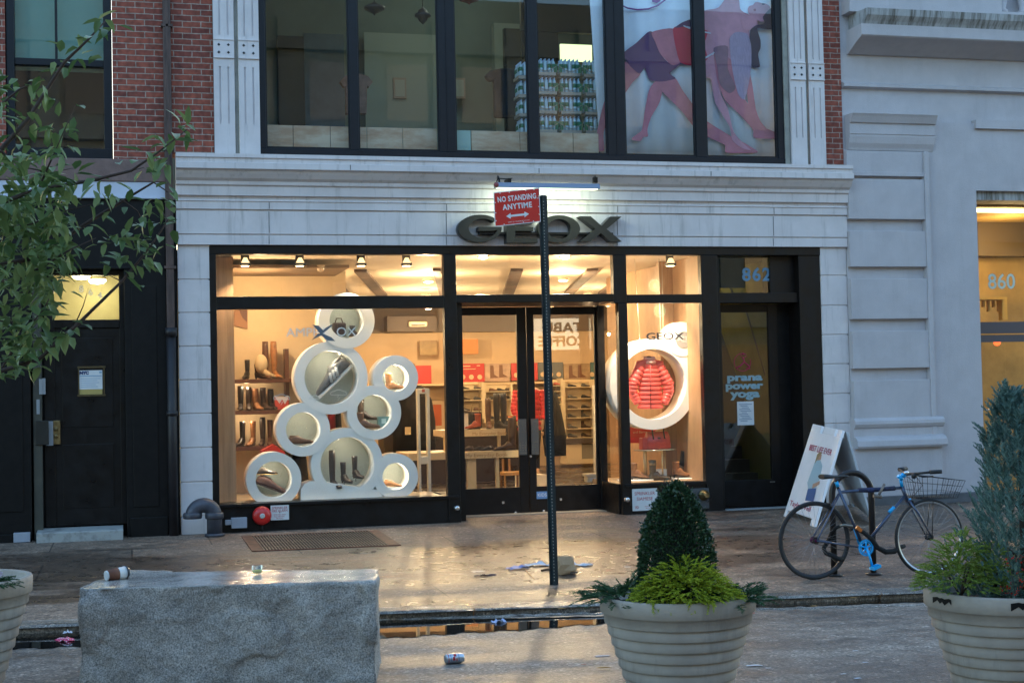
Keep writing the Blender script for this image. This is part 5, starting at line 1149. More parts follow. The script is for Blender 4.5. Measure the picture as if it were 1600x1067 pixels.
bb('trunk', M('juniper_bark', (.05, .04, .03), .9), lambda m: (m.tube([jc-Vector((0, 0, .05)), jc+Vector((0, 0, jh*.9))], [.025, .006], 8), [m.tube([jc+Vector((0, 0, jh*(.1+.08*i))), jc+Vector((math.cos(i*2.4)*.2*(1-.08*i), math.sin(i*2.4)*.2*(1-.08*i), jh*(.25+.08*i)))], [.010, .003], 5) for i in range(9)]), JT)
RF = thing('red_flowers', 'small red flowers with dark leaves in the planter with torn tape', 'flowers', pc2+rt_*.2+tc*.3)
fc = pc2+rt_*.10+tc*.42+Vector((0, 0, .06))
def flw(m):
    r = random.Random(9)
    for i in range(260):
        p = fc+rt_*r.gauss(.03, .10)+tc*r.gauss(0, .04)+Vector((0, 0, r.uniform(.04, .25)))
        for j in range(3): qleaf(m, p+rvec(r)*.006, rvec(r), rvec(r), .016, .010)
bb('blossoms', leafmat('red_blossom', (.40, .012, .01), (.75, .05, .025), .6), flw, RF, norm=False)
def flf(m):
    r = random.Random(10)
    for i in range(240):
        p = fc+rt_*r.gauss(.02, .11)+tc*r.gauss(-.02, .05)+Vector((0, 0, r.uniform(.03, .30))); leaf(m, p, rvec(r)+Vector((0, 0, .3)), Vector((0, 0, 1)), .045, .018)
bb('leaves', leafmat('dark_bedding_leaf', (.015, .035, .02), (.06, .11, .07), .5), flf, RF, norm=False)
bb('stems', M('juniper_stem', (.05, .035, .025), .9), lambda m: [m.tube([fc+rt_*k, fc+rt_*(k*1.4)+Vector((0, 0, .34))], .0025, 4) for k in (-.12, -.05, .0, .06, .12)], RF)
# left planter
pc0 = Vector(PL0.location)+Vector((0, 0, .60))
clump('juniper', 'green creeping plant in the planter beside the granite block', grn, pc0+rt_*.30+tc*.18+Vector((0, 0, .06)), 70, (.13, .13), .05, .09, r_, grp='low junipers')
t = thing('flower', 'pale mauve flower head in the planter beside the granite block', 'flower', pc0+rt_*.33+tc*.1)
def fl2(m):
    r = random.Random(3)
    for i in range(90): d = rvec(r); qleaf(m, pc0+rt_*.35+tc*.2+Vector((0, 0, .12))+d*.03, d, rvec(r), .03, .02)
bb('petals', leafmat('mauve_petal', (.5, .42, .5), (.7, .62, .68)), fl2, t, norm=False)
bb('stem', grn, lambda m: m.tube([pc0+rt_*.35+tc*.2, pc0+rt_*.35+tc*.2+Vector((0, 0, .12))], .004, 5), t)

# ---------------------------------------------------------------- granite block
def graniteM():
    mt = bpy.data.materials.new('rough_granite'); mt.use_nodes = True; nt = mt.node_tree; b = nt.nodes['Principled BSDF']; N = nt.nodes.new; L = nt.links.new
    tc_ = N('ShaderNodeTexCoord'); n = N('ShaderNodeTexNoise'); n.inputs['Scale'].default_value = 110; n.inputs['Detail'].default_value = 5; n.inputs['Roughness'].default_value = .7
    v = N('ShaderNodeTexVoronoi'); v.inputs['Scale'].default_value = 70; n2 = N('ShaderNodeTexNoise'); n2.inputs['Scale'].default_value = 4; n2.inputs['Detail'].default_value = 5
    for x in (n, v, n2): L(tc_.outputs['Object'], x.inputs['Vector'])
    cr_ = N('ShaderNodeValToRGB'); e = cr_.color_ramp.elements; e[0].position = .32; e[0].color = (.09, .085, .08, 1); e[1].position = .62; e[1].color = (.60, .56, .50, 1)
    k = cr_.color_ramp.elements.new(.47); k.color = (.32, .30, .27, 1); k = cr_.color_ramp.elements.new(.54); k.color = (.45, .39, .35, 1)
    L(n.outputs[0], cr_.inputs[0]); mx = N('ShaderNodeMix'); mx.data_type = 'RGBA'; mx.blend_type = 'MULTIPLY'; mx.inputs[0].default_value = 1
    mr = N('ShaderNodeMapRange'); mr.inputs[1].default_value = .3; mr.inputs[2].default_value = .7; mr.inputs[3].default_value = .7; mr.inputs[4].default_value = 1.3; L(n2.outputs[0], mr.inputs[0])
    L(cr_.outputs[0], mx.inputs[6]); L(mr.outputs[0], mx.inputs[7]); L(mx.outputs[2], b.inputs['Base Color'])
    geo = N('ShaderNodeNewGeometry'); sp = N('ShaderNodeSeparateXYZ'); L(geo.outputs['Normal'], sp.inputs[0])
    m2 = N('ShaderNodeMapRange'); m2.inputs[1].default_value = .8; m2.inputs[2].default_value = .98; m2.inputs[3].default_value = .75; m2.inputs[4].default_value = .16; L(sp.outputs[2], m2.inputs[0])
    L(m2.outputs[0], b.inputs['Roughness'])
    bp = N('ShaderNodeBump'); bp.inputs['Distance'].default_value = .008; m3 = N('ShaderNodeMapRange'); m3.inputs[1].default_value = .8; m3.inputs[2].default_value = .98; m3.inputs[3].default_value = .8; m3.inputs[4].default_value = .06
    L(sp.outputs[2], m3.inputs[0]); L(m3.outputs[0], bp.inputs['Strength']); L(n.outputs[0], bp.inputs['Height']); L(bp.outputs[0], b.inputs['Normal']); return mt
def granite():
    c = [PZ(126, 920, .45), PZ(584, 908, .45), PZ(591, 888.5, .45), PZ(182, 893.5, .45)]
    zb_ = zroad(-4, -8.8)-.02; mb = MB(); b = mb.b
    nx, nz_, ny = 110, 48, 36
    from mathutils import noise
    def rough(p, n, k=1):
        q = Vector((p.x*2.2, p.y*2.2, p.z*2.2)); v = noise.fractal(q, .9, 2.1, 5)*.030+noise.fractal(q*3.3, .8, 2.2, 4)*.012+noise.noise(q*22)*.004
        r = noise.noise(q*1.4)
        if r > .18: v += .016*min(1, (r-.18)/.05)
        return p+n*v*k
    def face(p00, p10, p11, p01, na, nb, n, k=1, edge=True):
        g = []
        for j in range(nb+1):
            row = []
            for i in range(na+1):
                u, v = i/na, j/nb; p = p00.lerp(p10, u).lerp(p01.lerp(p11, u), v)
                e = min(1, 14*min(u, 1-u), 10*min(v, 1-v)) if edge else 1
                row.append(b.verts.new(p))
            g.append(row)
        for j in range(nb):
            for i in range(na): mb.f([g[j][i], g[j][i+1], g[j+1][i+1], g[j+1][i]], True)
    lo_ = [Vector((p.x, p.y, zb_)) for p in c]
    cen_ = (c[0]+c[2])/2
    for i in range(4):
        j = (i+1) % 4; n = (c[j]-c[i]).cross(Vector((0, 0, 1))).normalized()
        if n.dot(c[i]-cen_) < 0: n = -n
        face(lo_[i], lo_[j], c[j], c[i], nx if i % 2 == 0 else ny, nz_, n, 1.25 if i == 0 else .45)
    face(c[0], c[1], c[2], c[3], nx, ny, Vector((0, 0, 1)), .12)
    bmesh.ops.remove_doubles(b, verts=b.verts[:], dist=.0015); bmesh.ops.recalc_face_normals(b, faces=b.faces[:]); b.normal_update()
    for v in b.verts:
        n = v.normal.copy(); k = .10 if n.z > .9 else (1.15 if abs(n.z) < .3 and n.y < -.8 else .55)
        if v.co.z < zb_+.02: continue
        v.co = rough(v.co, n, k)
    return tag(mb.build('granite_block', graniteM()), 'rough split grey granite block with wet smooth top standing in the street', 'stone block')
granite()
# ---------------------------------------------------------------- litter
zt_ = .452
def paper_cup():
    c = PZ(183, 905, zt_); t = thing('paper_cup', 'white paper coffee cup with brown sleeve lying on the granite block', 'cup', c)
    a = Vector((.075, .035, .006)).normalized(); L_ = .13; b0 = c+Vector((0, 0, .036))-a*.075
    def tb(m, s0, s1, r0, r1): m.tube([b0+a*s0*L_, b0+a*s1*L_], [r0, r1], 24)
    bb('cup_body', M('cup_white', (.72, .72, .70), .5), lambda m: tb(m, 0, 1, .030, .040), t)
    bb('sleeve', M('cup_sleeve', (.17, .06, .03), .7), lambda m: tb(m, .08, .62, .0325, .0375), t)
    bb('lid', M('cup_lid_dark', (.02, .03, .04), .3), lambda m: (tb(m, 1.0, 1.06, .043, .043), tb(m, 1.06, 1.13, .038, .034)), t)
    bb('cup_base', M('cup_inner', (.55, .56, .55), .6), lambda m: tb(m, -.004, .0, .026, .027), t)
paper_cup()
t = thing('plastic_cup', 'clear crushed plastic cup with yellow wedge on the granite block', 'cup', PZ(402, 897, zt_)); c = PZ(402, 897, zt_)
bb('cup', M('clear_plastic', (.8, .85, .82), .15, trans=.8), lambda m: m.lathe([(.030, .01), (.034, .05), (.035, .055)], c, 16, cap=False), t)
bb('fruit_wedge', M('yellow_wedge', (.65, .55, .03), .5), lambda m: m.blob(c+Vector((0, 0, .02)), (.028, .018, .014), 2, .2), t)
def can():
    c = GH(710, 1036); t = thing('drink_can', 'silver drink can with red marks lying on the wet street', 'can', c)
    a = Vector((1, .12, 0)).normalized(); rc = c+Vector((0, 0, .033)); m_ = M('can_aluminium', (.62, .64, .68), .28, .9)
    def q(s): return rc+a*s
    bb('can_body', m_, lambda m: m.tube([q(-.063), q(-.060), q(-.052), q(.046), q(.058), q(.062)], [.025, .028, .033, .033, .027, .0265], 28), t)
    def arc(m, s0, s1, a0, a1):
        u = a.cross(Vector((0, 0, 1))).normalized()
        n = 6
        for i in range(n):
            t0, t1 = a0+(a1-a0)*i/n, a0+(a1-a0)*(i+1)/n
            f_ = lambda s, th: q(s)+(u*math.cos(th)+Vector((0, 0, 1))*math.sin(th))*.0336
            m.f([f_(s0, t0), f_(s1, t0), f_(s1, t1), f_(s0, t1)])
    red_c = M('can_red', (.5, .02, .03), .4)
    bb('red_mark', red_c, lambda m: (arc(m, -.020, -.004, -.2, .5), arc(m, -.012, .006, .55, 1.2), arc(m, -.05, -.045, -.6, 1.8), arc(m, .004, .010, -.4, .2)), t, norm=False)
    bb('blue_mark', M('can_blue', (.12, .2, .4), .4), lambda m: (arc(m, .02, .024, -.5, 1.5), arc(m, -.034, -.030, -.3, 1.0)), t, norm=False)
    bb('can_top', steel, lambda m: (m.tube([q(.0625), q(.064)], .024, 20), m.obox(q(.0655), a*.001, Vector((0, .006, 0)), Vector((0, 0, .010)))), t)
can()
def crumple(name, px, py, size, mat, label, cat, h=.3, seed=0, rz=0, sq=(1, .6), lift=.0, grp=None, folds=6):
    c = GH(px, py); r = random.Random(seed+5); mb = MB(); n = folds; g = []
    R = Matrix.Rotation(rz, 3, 'Z')
    for j in range(n+1):
        row = []
        for i in range(n+1):
            u, v = i/n-.5, j/n-.5; k = R @ Vector((u*size*sq[0]*(1+r.uniform(-.2, .2)), v*size*sq[1]*(1+r.uniform(-.2, .2)), 0))
            z = abs(r.gauss(0, 1))*h*size*.35*(1-abs(2*u)**2*.5)
            x, y = c.x+k.x, c.y+k.y
            row.append(mb.b.verts.new((x, y, (zside(x, y) if y > YK else zroad(x, y))+.004+z+lift)))
        g.append(row)
    for j in range(n):
        for i in range(n): mb.f([g[j][i], g[j][i+1], g[j+1][i+1], g[j+1][i]])
    o = mb.build(name, mat, norm=False); md = o.modifiers.new('thickness', 'SOLIDIFY'); md.thickness = .0012
    return tag(o, label, cat, grp)
pw = M('litter_white', (.66, .68, .74), .7); pbl = M('litter_blue_paper', (.22, .28, .55), .6); kr = M('kraft_paper', (.46, .29, .16), .8, var=.1)
crumple('paper_scrap', 779, 960, .11, M('litter_pale_blue', (.45, .52, .72), .6), 'pale blue crumpled paper in the gutter water', 'litter', .5, 1)
crumple('paper_scrap', 875, 959.5, .06, pw, 'small white scrap in the gutter below the steel post', 'litter', .2, 2)
crumple('napkin', 841, 884, .20, pw, 'white crumpled napkin left of the steel post', 'litter', .3, 3, sq=(1.2, .5))
crumple('napkin', 904, 884, .22, pw, 'white napkin right of the brown paper bag', 'litter', .22, 4, sq=(1.3, .45))
crumple('plastic_wrapper', 747, 893, .12, M('pale_wrapper', (.45, .42, .42), .3), 'flat pale clear wrapper on the sidewalk, farthest left of the litter', 'litter', .06, 5)
crumple('wrapper', 757, 900, .17, M('dark_wrapper', (.05, .03, .04), .4, var=.8, vs=30), 'dark torn wrapper strip with white edge on the sidewalk', 'litter', .2, 6, sq=(1.3, .25), rz=.1)
t = crumple('paper_sleeve', 808, 889, .17, pbl, 'blue folded paper sleeve on the sidewalk left of the post', 'litter', .45, 7, sq=(1.2, .6), rz=.2, folds=4)
pt = M('red_dotted', (.7, .03, .12), .6)
cb = crumple('paper_tray', 103, 1001, .14, pt, 'red and white dotted paper food tray in the puddle at the left', 'litter', .25, 8, sq=(.9, 1.0), rz=.2, folds=5)
crumple('napkin', 106, 998, .06, pw, 'white napkin tucked in the red dotted paper tray', 'litter', .5, 18, lift=.04)
def dotted():
    nt = pt.node_tree; b = nt.nodes['Principled BSDF']; tc_ = nt.nodes.new('ShaderNodeTexCoord'); v = nt.nodes.new('ShaderNodeTexVoronoi'); v.inputs['Scale'].default_value = 75; v.inputs['Randomness'].default_value = .15
    nt.links.new(tc_.outputs['Object'], v.inputs[0]); lt = nt.nodes.new('ShaderNodeMath'); lt.operation = 'LESS_THAN'; lt.inputs[1].default_value = .36; nt.links.new(v.outputs[0], lt.inputs[0])
    mx = nt.nodes.new('ShaderNodeMix'); mx.data_type = 'RGBA'; mx.inputs[6].default_value = (.62, .03, .12, 1); mx.inputs[7].default_value = (.75, .7, .72, 1); nt.links.new(lt.outputs[0], mx.inputs[0]); nt.links.new(mx.outputs[2], b.inputs[0])
dotted()
# brown paper bag behind the post
bg = GH(885, 897); t = thing('paper_bag', 'crumpled brown paper bag standing behind the steel post', 'bag', bg)
def bag(m):
    r = random.Random(6); rings = []
    for k, (z, w_, d_) in enumerate(((0, .085, .05), (.04, .09, .055), (.09, .08, .05), (.13, .085, .04), (.165, .07, .02), (.17, .05, .008))):
        rings.append([bg+Vector((w_*math.copysign(abs(math.cos(a))**.5, math.cos(a))*(1+r.uniform(-.1, .1))-.1*z, d_*math.copysign(abs(math.sin(a))**.5, math.sin(a))*(1+r.uniform(-.25, .25)), z+r.uniform(-.006, .006)+.004)) for a in lin(0, 2*PI, 14)[:-1]])
    m.loft(rings, True, False)
bb('bag_body', kr, bag, t)
bb('bag_base_fold', M('kraft_dark', (.10, .07, .05), .8), lambda m: m.obox(bg+Vector((.055, -.05, .018)), Vector((.035, .006, 0)), Vector((0, .02, 0)), Vector((0, 0, .008))), t)
# leaves, sticks and small scraps on street
lm = leafmat('fallen_leaf', (.40, .20, .06), (.50, .30, .09), .6)
for k, (px, py, lb) in enumerate(((931, 1046, 'tan fallen leaf on the wet street left of the middle planter'), (1327, 936, 'yellow leaf stuck to the kerb face below the bicycle'), (1266, 949, 'yellow leaf in the gutter left of the bicycle'), (871, 953, 'brown leaf in the puddle below the steel post'))):
    c = GH(px, py)+Vector((0, 0, .012)); mb = MB(); leaf(mb, c, Vector((1, -.3, .02)), Vector((0, 0, 1)), .10 if k == 0 else .07, .03, .3); tag(mb.build('fallen_leaf', lm, norm=False), lb, 'leaf', 'fallen leaves')
sc = [(912, 1038, .03, (.25, .05, .03), 'tiny dark red scrap beside the tan leaf'), (1178, 1040, .08, (.6, .62, .65), 'flat white paper strip right of the middle planter'), (940, 1025, .08, (.35, .4, .48), 'flat grey blue strip left of the middle planter'), (1340, 1060, .04, (.6, .65, .75), 'tiny white scrap near the bottom of the street right of centre'),
      (1175, 958, .04, (.55, .04, .03), 'tiny red scrap at the gutter edge right of the middle planter'), (1200, 1044, .03, (.6, .6, .62), 'smaller white speck right of the flat white strip'), (1352, 1035, .03, (.6, .65, .75), 'white speck on the street between the two right planters'), (1337, 1017, .03, (.6, .62, .65), 'white speck farther up the street between the planters'), (1318, 1053, .03, (.6, .62, .65), 'white speck left of the lowest scrap'),
      (568, 865, .05, (.5, .5, .48), 'small pale scrap on the sidewalk below the cellar grate'), (590, 853, .07, (.6, .65, .75), 'pale strip lying on the cellar grate edge'), (980, 886, .05, (.65, .66, .68), 'white crumple on the sidewalk behind the golden shrub')]
for k, (px, py, s, col_, lb) in enumerate(sc):
    crumple('paper_scrap', px, py, s, M('scrap_%s' % ['red', 'white', 'blue', 'pale', 'crimson', 'grey', 'ash', 'milk', 'chalk', 'dust', 'sky', 'snow'][k], col_, .6), lb, 'litter', .1, 20+k, sq=(1.2, .5), grp='small scraps of litter', folds=3)
t = thing('twig', 'thin twig on the sidewalk between the blue sleeve and steel post', 'twig', GH(827, 898)); q1_, q2_ = GH(820, 890), GH(835, 906)
bb('stick', kr, lambda m: m.tube([q1_+Vector((0, 0, .008)), q2_+Vector((0, 0, .006))], .003, 5), t)
q1_, q2_ = GH(846, 893), GH(860, 890)
mb = MB(); mb.tube([q1_+Vector((0, 0, .012)), q2_+Vector((0, 0, .012))], .010, 6); tag(mb.build('twig', M('dark_twig', (.05, .03, .02), .8)), 'short dark stick touching the steel post on its left', 'twig')

# ---------------------------------------------------------------- tree at the left
TR_ = thing('tree', 'leafy green street tree whose branches hang before the black ground floor', 'tree', (0, 0, 0))
bark = M('tree_bark', (.055, .035, .028), .8, var=.3, vs=20, bump=.4, bs=40)
dT = 7.2
tb_ = DP(-330, 1100, dT); tb_.z = zroad(tb_.x, tb_.y); TR_.location = tb_
paths = [([(-330, 420), (-150, 330), (0, 235), (45, 185), (100, 98), (138, 62), (165, 33)], 7.3, .018), ([(-150, 330), (0, 318), (60, 295), (140, 283), (205, 267), (245, 240), (292, 203)], 7.0, .014),
         ([(-330, 500), (-80, 430), (60, 402), (130, 352), (195, 312), (240, 285), (262, 300)], 7.6, .016), ([(-330, 640), (-100, 600), (0, 580), (60, 562), (128, 500), (190, 440), (235, 385), (262, 345), (250, 325)], 7.1, .014),
         ([(-330, 380), (-100, 260), (0, 165), (30, 140), (60, 128)], 7.8, .014), ([(-80, 430), (20, 440), (70, 415), (110, 390), (150, 372)], 6.9, .010), ([(0, 580), (30, 530), (70, 480), (95, 430)], 7.3, .007),
         ([(-100, 600), (0, 520), (40, 470), (60, 420)], 7.7, .008), ([(60, 295), (80, 250), (100, 205), (118, 165)], 7.0, .006), ([(115, 512), (130, 478), (138, 450)], 7.05, .004), ([(0, 235), (30, 260), (80, 270), (120, 262)], 7.4, .006), ([(-20, 360), (50, 350), (100, 330), (150, 318)], 7.2, .007),
         ([(190, 312), (215, 330), (225, 350)], 7.5, .004), ([(0, 165), (-10, 120), (-15, 90)], 7.7, .005), ([(190, 440), (170, 430), (150, 436)], 7.1, .003), ([(-80, 520), (-10, 500), (30, 505), (55, 530)], 7.4, .006), ([(205, 267), (225, 262), (240, 275)], 7.0, .003)]
def limbs(m):
    m.tube([tb_, tb_+Vector((.02, .01, .9)), DP(-335, 620, dT), DP(-330, 420, dT), DP(-310, 100, dT), DP(-280, -200, dT)], [.10, .085, .075, .065, .05, .03], 12)
    for pts, d, r in paths:
        n = len(pts); m.tube([DP(x, y, dT+(d-dT)*min(1, i/2)+.05*math.sin(i*2+x)) for i, (x, y) in enumerate(pts)], [r*(1-.8*i/(n-1)) for i in range(n)], 7)
bb('trunk', bark, limbs, TR_)
tl_m = leafmat('tree_leaf', (.06, .12, .035), (.22, .29, .105), .42, .3)
def crown(m):
    r = random.Random(31)
    DN = Vector((0, 0, -1))
    def tuft(p, n, k=1):
        for _ in range(n):
            d = (rvec(r)*.9+DN*.22); d.z *= .75; d.normalize(); q = p+rvec(r)*.02
            vv = q-CAM; zz = vv.dot(CF); qx, qy = 800+FPX*vv.dot(CR)/zz, 533.5-FPX*vv.dot(CU)/zz
            if (85 < qx < 195 and 418 < qy < 505 and r.random() < .86) or (150 < qx < 262 and 268 < qy < 312 and r.random() < .55): continue
            leaf(m, q, d, Vector((0, 0, 1))+rvec(r)*.3, r.uniform(.065, .115)*k, r.uniform(.030, .046)*k, r.uniform(.15, .5), r.uniform(.05, .4))
    for pts, d, _ in paths:
        for i in range(len(pts)-1):
            (x0, y0), (x1, y1) = pts[i], pts[i+1]
            if max(x0, x1) < -60: continue
            sx0 = max(x0, -60); n = max(1, int(math.hypot(x1-max(x0, -60), y1-y0)/13))
            for j in range(n+1):
                t = j/max(1, n); x, y = x0+(x1-x0)*t, y0+(y1-y0)*t
                if x < -70: continue
                if pts[0] == (-330, 640) and 135 < x < 185 and y > 440: continue
                dens = (3 if y > 230 else 2) if x < 110 else 1; tuft(DP(x+r.gauss(0, 9), y+r.gauss(0, 9), d+r.gauss(0, .12)), dens)
    for i in range(330):     # inner twigs filling the dense part
        x = -40+r.random()**1.3*150; y = r.choice([r.gauss(330, 50), r.gauss(420, 60), r.gauss(360, 70)])
        if x > 110 and y > 420: continue
        if y < 130 or y > 560: continue
        tuft(DP(x, y, r.uniform(6.8, 8.0)), 2)
    for (x, y, n) in ((165, 36, 3), (292, 203, 4), (262, 215, 4), (240, 300, 3), (262, 320, 4), (215, 365, 6), (175, 380, 5), (235, 345, 4), (195, 405, 5), (225, 395, 4), (160, 300, 3), (250, 255, 4), (135, 445, 2), (100, 470, 9), (60, 520, 8), (30, 545, 8), (80, 440, 8), (120, 60, 1), (150, 95, 1)):
        for _ in range(n): tuft(DP(x+r.gauss(0, 12), y+r.gauss(0, 10), r.uniform(6.9, 7.4)), 2)
bb('crown', tl_m, crown, TR_, norm=False)
# ---------------------------------------------------------------- ring display in the left window
Yg = .36
disp_m = M('display_white', (.84, .82, .78), .5, var=.02)
plate_m = M('raindrop_board', (.42, .45, .42), .5, var=.2, vs=90)
_b = plate_m.node_tree; _t = _b.nodes.new('ShaderNodeBsdfTranslucent'); _t.inputs[0].default_value = (.42, .56, .66, 1); _x = _b.nodes.new('ShaderNodeMixShader'); _x.inputs[0].default_value = .35
_b.links.new(_b.nodes['Principled BSDF'].outputs[0], _x.inputs[1]); _b.links.new(_t.outputs[0], _x.inputs[2]); _b.links.new(_x.outputs[0], _b.nodes['Material Output'].inputs[0])
RD = thing('ring_display', 'tall white sculpture of joined rings holding shoes in the left shop window', 'display', (P(520, 780, Yg).x, Yg, .28))
rings = [(542, 501, 43.5, 27), (518, 590, 57, 42), (618.5, 590.5, 35, 20.5), (585, 644.5, 42, 27.5), (474, 671, 42, 27), (543, 725, 56, 42), (428, 749, 43, 28.5), (618.5, 744, 35, 20.5)]
RG = []
for i, (cx, cy, R, r) in enumerate(rings):
    y0 = Yg+.0024*(i*3 % 8); c = P(cx, cy, y0); s = (P(cx+50, cy, y0)-P(cx-50, cy, y0)).length/100
    o = bb('ring', disp_m, lambda m: m.annulus(c.x, c.z, R*s, r*s, y0, y0+.42, 72), RD)
    bb('backdrop', plate_m, lambda m: m.lathe([(r*s-.002, 0), (r*s-.002, .01)], (c.x, y0+.395, c.z), 48, axis='y'), o)
    def drops(m):
        q = random.Random(i)
        for _ in range(26):
            a, k = q.uniform(0, 2*PI), (r*s-.02)*q.random()**.5; m.blob((c.x+k*math.cos(a), y0+.394, c.z+k*math.sin(a)), q.uniform(.004, .008), 1)
    if i in (2, 4, 5, 6): bb('raindrops', chrome, drops, o)
    lamp('ring_light', 'POINT', (c.x-.02, y0+.10, c.z+r*s*.78), (1.2, 2.0, 2.6, 1.3, 1.2, 1.3, 1.2, 1.8)[i], (1, .86, .62), RD, .015)
    RG.append((c, s, r, y0))
bb('base_disc', disp_m, lambda m: (m.pprism([(470, 765), (476, 756), (486, 752), (500, 752), (590, 765), (600, 778), (470, 781)], Yg+.02, .38)), RD)
# ---------------------------------------------------------------- shoes
def sec(x, w_, z0, z1, n=10, lean=0):
    zc_, h = (z0+z1)/2, (z1-z0)/2
    return [Vector((x, w_*math.copysign(abs(math.cos(a))**.8, math.cos(a)), zc_+h*math.copysign(abs(math.sin(a))**.8, math.sin(a)))) for a in lin(0, 2*PI, n)[:-1]]
def shoe(name, label, pos, L_, kind, col, sole_c=(.05, .03, .02), yaw=0, pitch=0, roll=0, H=None, group=None, trim=None, parts=True, cat=None):
    rough_m = M('leather_%02d%02d%02d' % tuple(int(c*99) for c in col), col, .38, var=.25, vs=14, coat=.1)
    R = Matrix.Rotation(yaw, 4, 'Z') @ Matrix.Rotation(-pitch, 4, 'Y') @ Matrix.Rotation(roll, 4, 'X')
    mb = MB(); heel = .12*L_ if kind in ('heel', 'heelboot') else .05*L_
    hl = lambda t: heel*max(0, 1-t/.55) if kind in ('heel', 'heelboot') else 0
    base = .035*L_ if kind != 'sneaker' else .07*L_
    st = [(0, .06, .20), (.07, .115, .25), (.22, .125, .29 if kind != 'pump' else .2), (.38, .125, .30 if kind != 'pump' else .12), (.52, .14, .22), (.70, .165, .155), (.86, .145, .125), (.96, .09, .09), (1.0, .03, .05)]
    if kind in ('boot', 'heelboot', 'tall'): st = [(t, w_, h*1.25 if t < .45 else h*1.05) for t, w_, h in st]
    mb.loft([[p+Vector((0, 0, base+hl(t))) for p in sec(t*L_, w_*L_, 0, h*L_)] for t, w_, h in st])
    if kind in ('boot', 'heelboot', 'tall'):
        H_ = H or .55*L_; zb = base+hl(.15)+.1*L_; rs = []
        for k in range(8):
            u = k/7; rr = .115*L_+(.035*L_*u if kind != 'tall' else .05*L_*math.sin(u*2.3)); z = zb+(H_-zb)*u
            rs.append([Vector((.17*L_+rr*1.15*math.cos(a)-.015*L_*u, rr*math.sin(a), z)) for a in lin(0, 2*PI, 12)[:-1]])
        # open top
        top = rs[-1]; cc = sum(top, Vector())/len(top); rs.append([cc+(p-cc)*.85 for p in top]); rs.append([cc+(p-cc)*.85-Vector((0, 0, .05)) for p in top]); mb.loft(rs)
    else:
        rs = [[Vector((.19*L_+.13*L_*k*math.cos(a), .085*L_*k*math.sin(a), base+hl(.19)+(.24+.06*j)*L_)) for a in lin(0, 2*PI, 12)[:-1]] for j, k in ((0, 1), (1, 1.0), (1.05, .8), (.2, .75))]
        mb.loft(rs)
    sm = MB()
    if kind in ('heel', 'heelboot'):
        sm.loft([[p+Vector((0, 0, hl(t))) for p in sec(t*L_, w_*L_*1.03, 0, base)] for t, w_, h in st], True, False)
        sm.loft([[Vector((.075*L_+.06*L_*k*math.cos(a), .06*L_*k*math.sin(a), z)) for a in lin(0, 2*PI, 10)[:-1]] for z, k in ((0, .7), (heel*.6, .8), (heel+.01, 1.1))], True, True)
    else:
        sm.loft([sec(t*L_, w_*L_*1.08, 0, base*1.15) for t, w_, h in st], True, False)
        if kind != 'sneaker': sm.box(0, .24*L_, -.09*L_, .09*L_, -.05*L_*.0, .001)
    lt = MB()
    if kind in ('sneaker', 'lace', 'boot') and parts:
        for k in range(4): lt.tube([(.40*L_+k*.05*L_, -.05*L_, base+(.29-.035*k)*L_), (.40*L_+k*.05*L_, 0, base+(.315-.035*k)*L_), (.40*L_+k*.05*L_, .05*L_, base+(.29-.035*k)*L_)], .004, 5)
    if not parts:
        mb.sm = True; o_ = None
        for b_ in (sm,):
            me = bpy.data.meshes.new('tmp'); b_.xf(Matrix.Identity(4)); b_.b.to_mesh(me); n0 = len(mb.b.faces); mb.b.from_mesh(me); bpy.data.meshes.remove(me); b_.b.free()
            mb.b.faces.ensure_lookup_table()
            for q in range(n0, len(mb.b.faces)): mb.b.faces[q].material_index = 1
        lt.b.free()
        mb.xf(R); o = mb.build(name, [rough_m, M('sole_%02d' % int(sole_c[0]*99), sole_c, .6)], None, origin=(0, 0, 0)); o.location = pos
        return tag(o, label, cat or ('boot' if kind in ('boot', 'heelboot', 'tall') else 'shoe'), group)
    t = thing(name, label, cat or ('boot' if kind in ('boot', 'heelboot', 'tall') else 'shoe'), pos, group)
    mb.xf(R).build('upper', rough_m, t, local=True)
    sm.xf(R).build('sole', M('sole_%02d%02d' % (int(sole_c[0]*99), int(sole_c[2]*99)), sole_c, .6), t, local=True)
    if len(lt.b.verts): lt.xf(R).build('laces', M('lace_grey', (.3, .28, .25), .8), t, local=True)
    else: lt.b.free()
    if kind == 'sneaker':
        tm = MB(); [tm.tube([(.30*L_+k*.09*L_, s*.125*L_, base+.20*L_), (.42*L_+k*.09*L_, s*.152*L_, base+.03*L_)], .010*L_/.3, 6) for k in range(3) for s in (-1, 1)]; tm.tube([(.0*L_, 0, base+.27*L_), (.03*L_, 0, base+.36*L_)], .018, 6); tm.xf(R).build('side_stripes', M('stripe_pale', (.55, .53, .5), .6), t, local=True)
    if trim:
        tm = MB(); tm.loft([[Vector((.16*L_+(.125+.05)*L_*1.0*math.cos(a), .155*L_*math.sin(a), z)) for a in lin(0, 2*PI, 12)[:-1]] for z in (trim[0]*(H or .3), (trim[1])*(H or .3))]); tm.xf(R).build('cuff', M('cuff_%02d' % int(trim[2][0]*99), trim[2], .6), t, local=True)
    return t
brown, dark, tan, blackc, grey_, redc = (.10, .045, .025), (.045, .028, .02), (.30, .13, .05), (.018, .016, .016), (.07, .07, .075), (.32, .05, .02)
def in_ring(i, dx, dy): c, s, r, y0 = RG[i]; return P(rings[i][0]+dx, rings[i][1]+dy, y0+.18)
bag_ = thing('handbag', 'small dark brown studded bag hanging in the topmost ring', 'bag', in_ring(0, -13, 26)); q = in_ring(0, -12, 25)
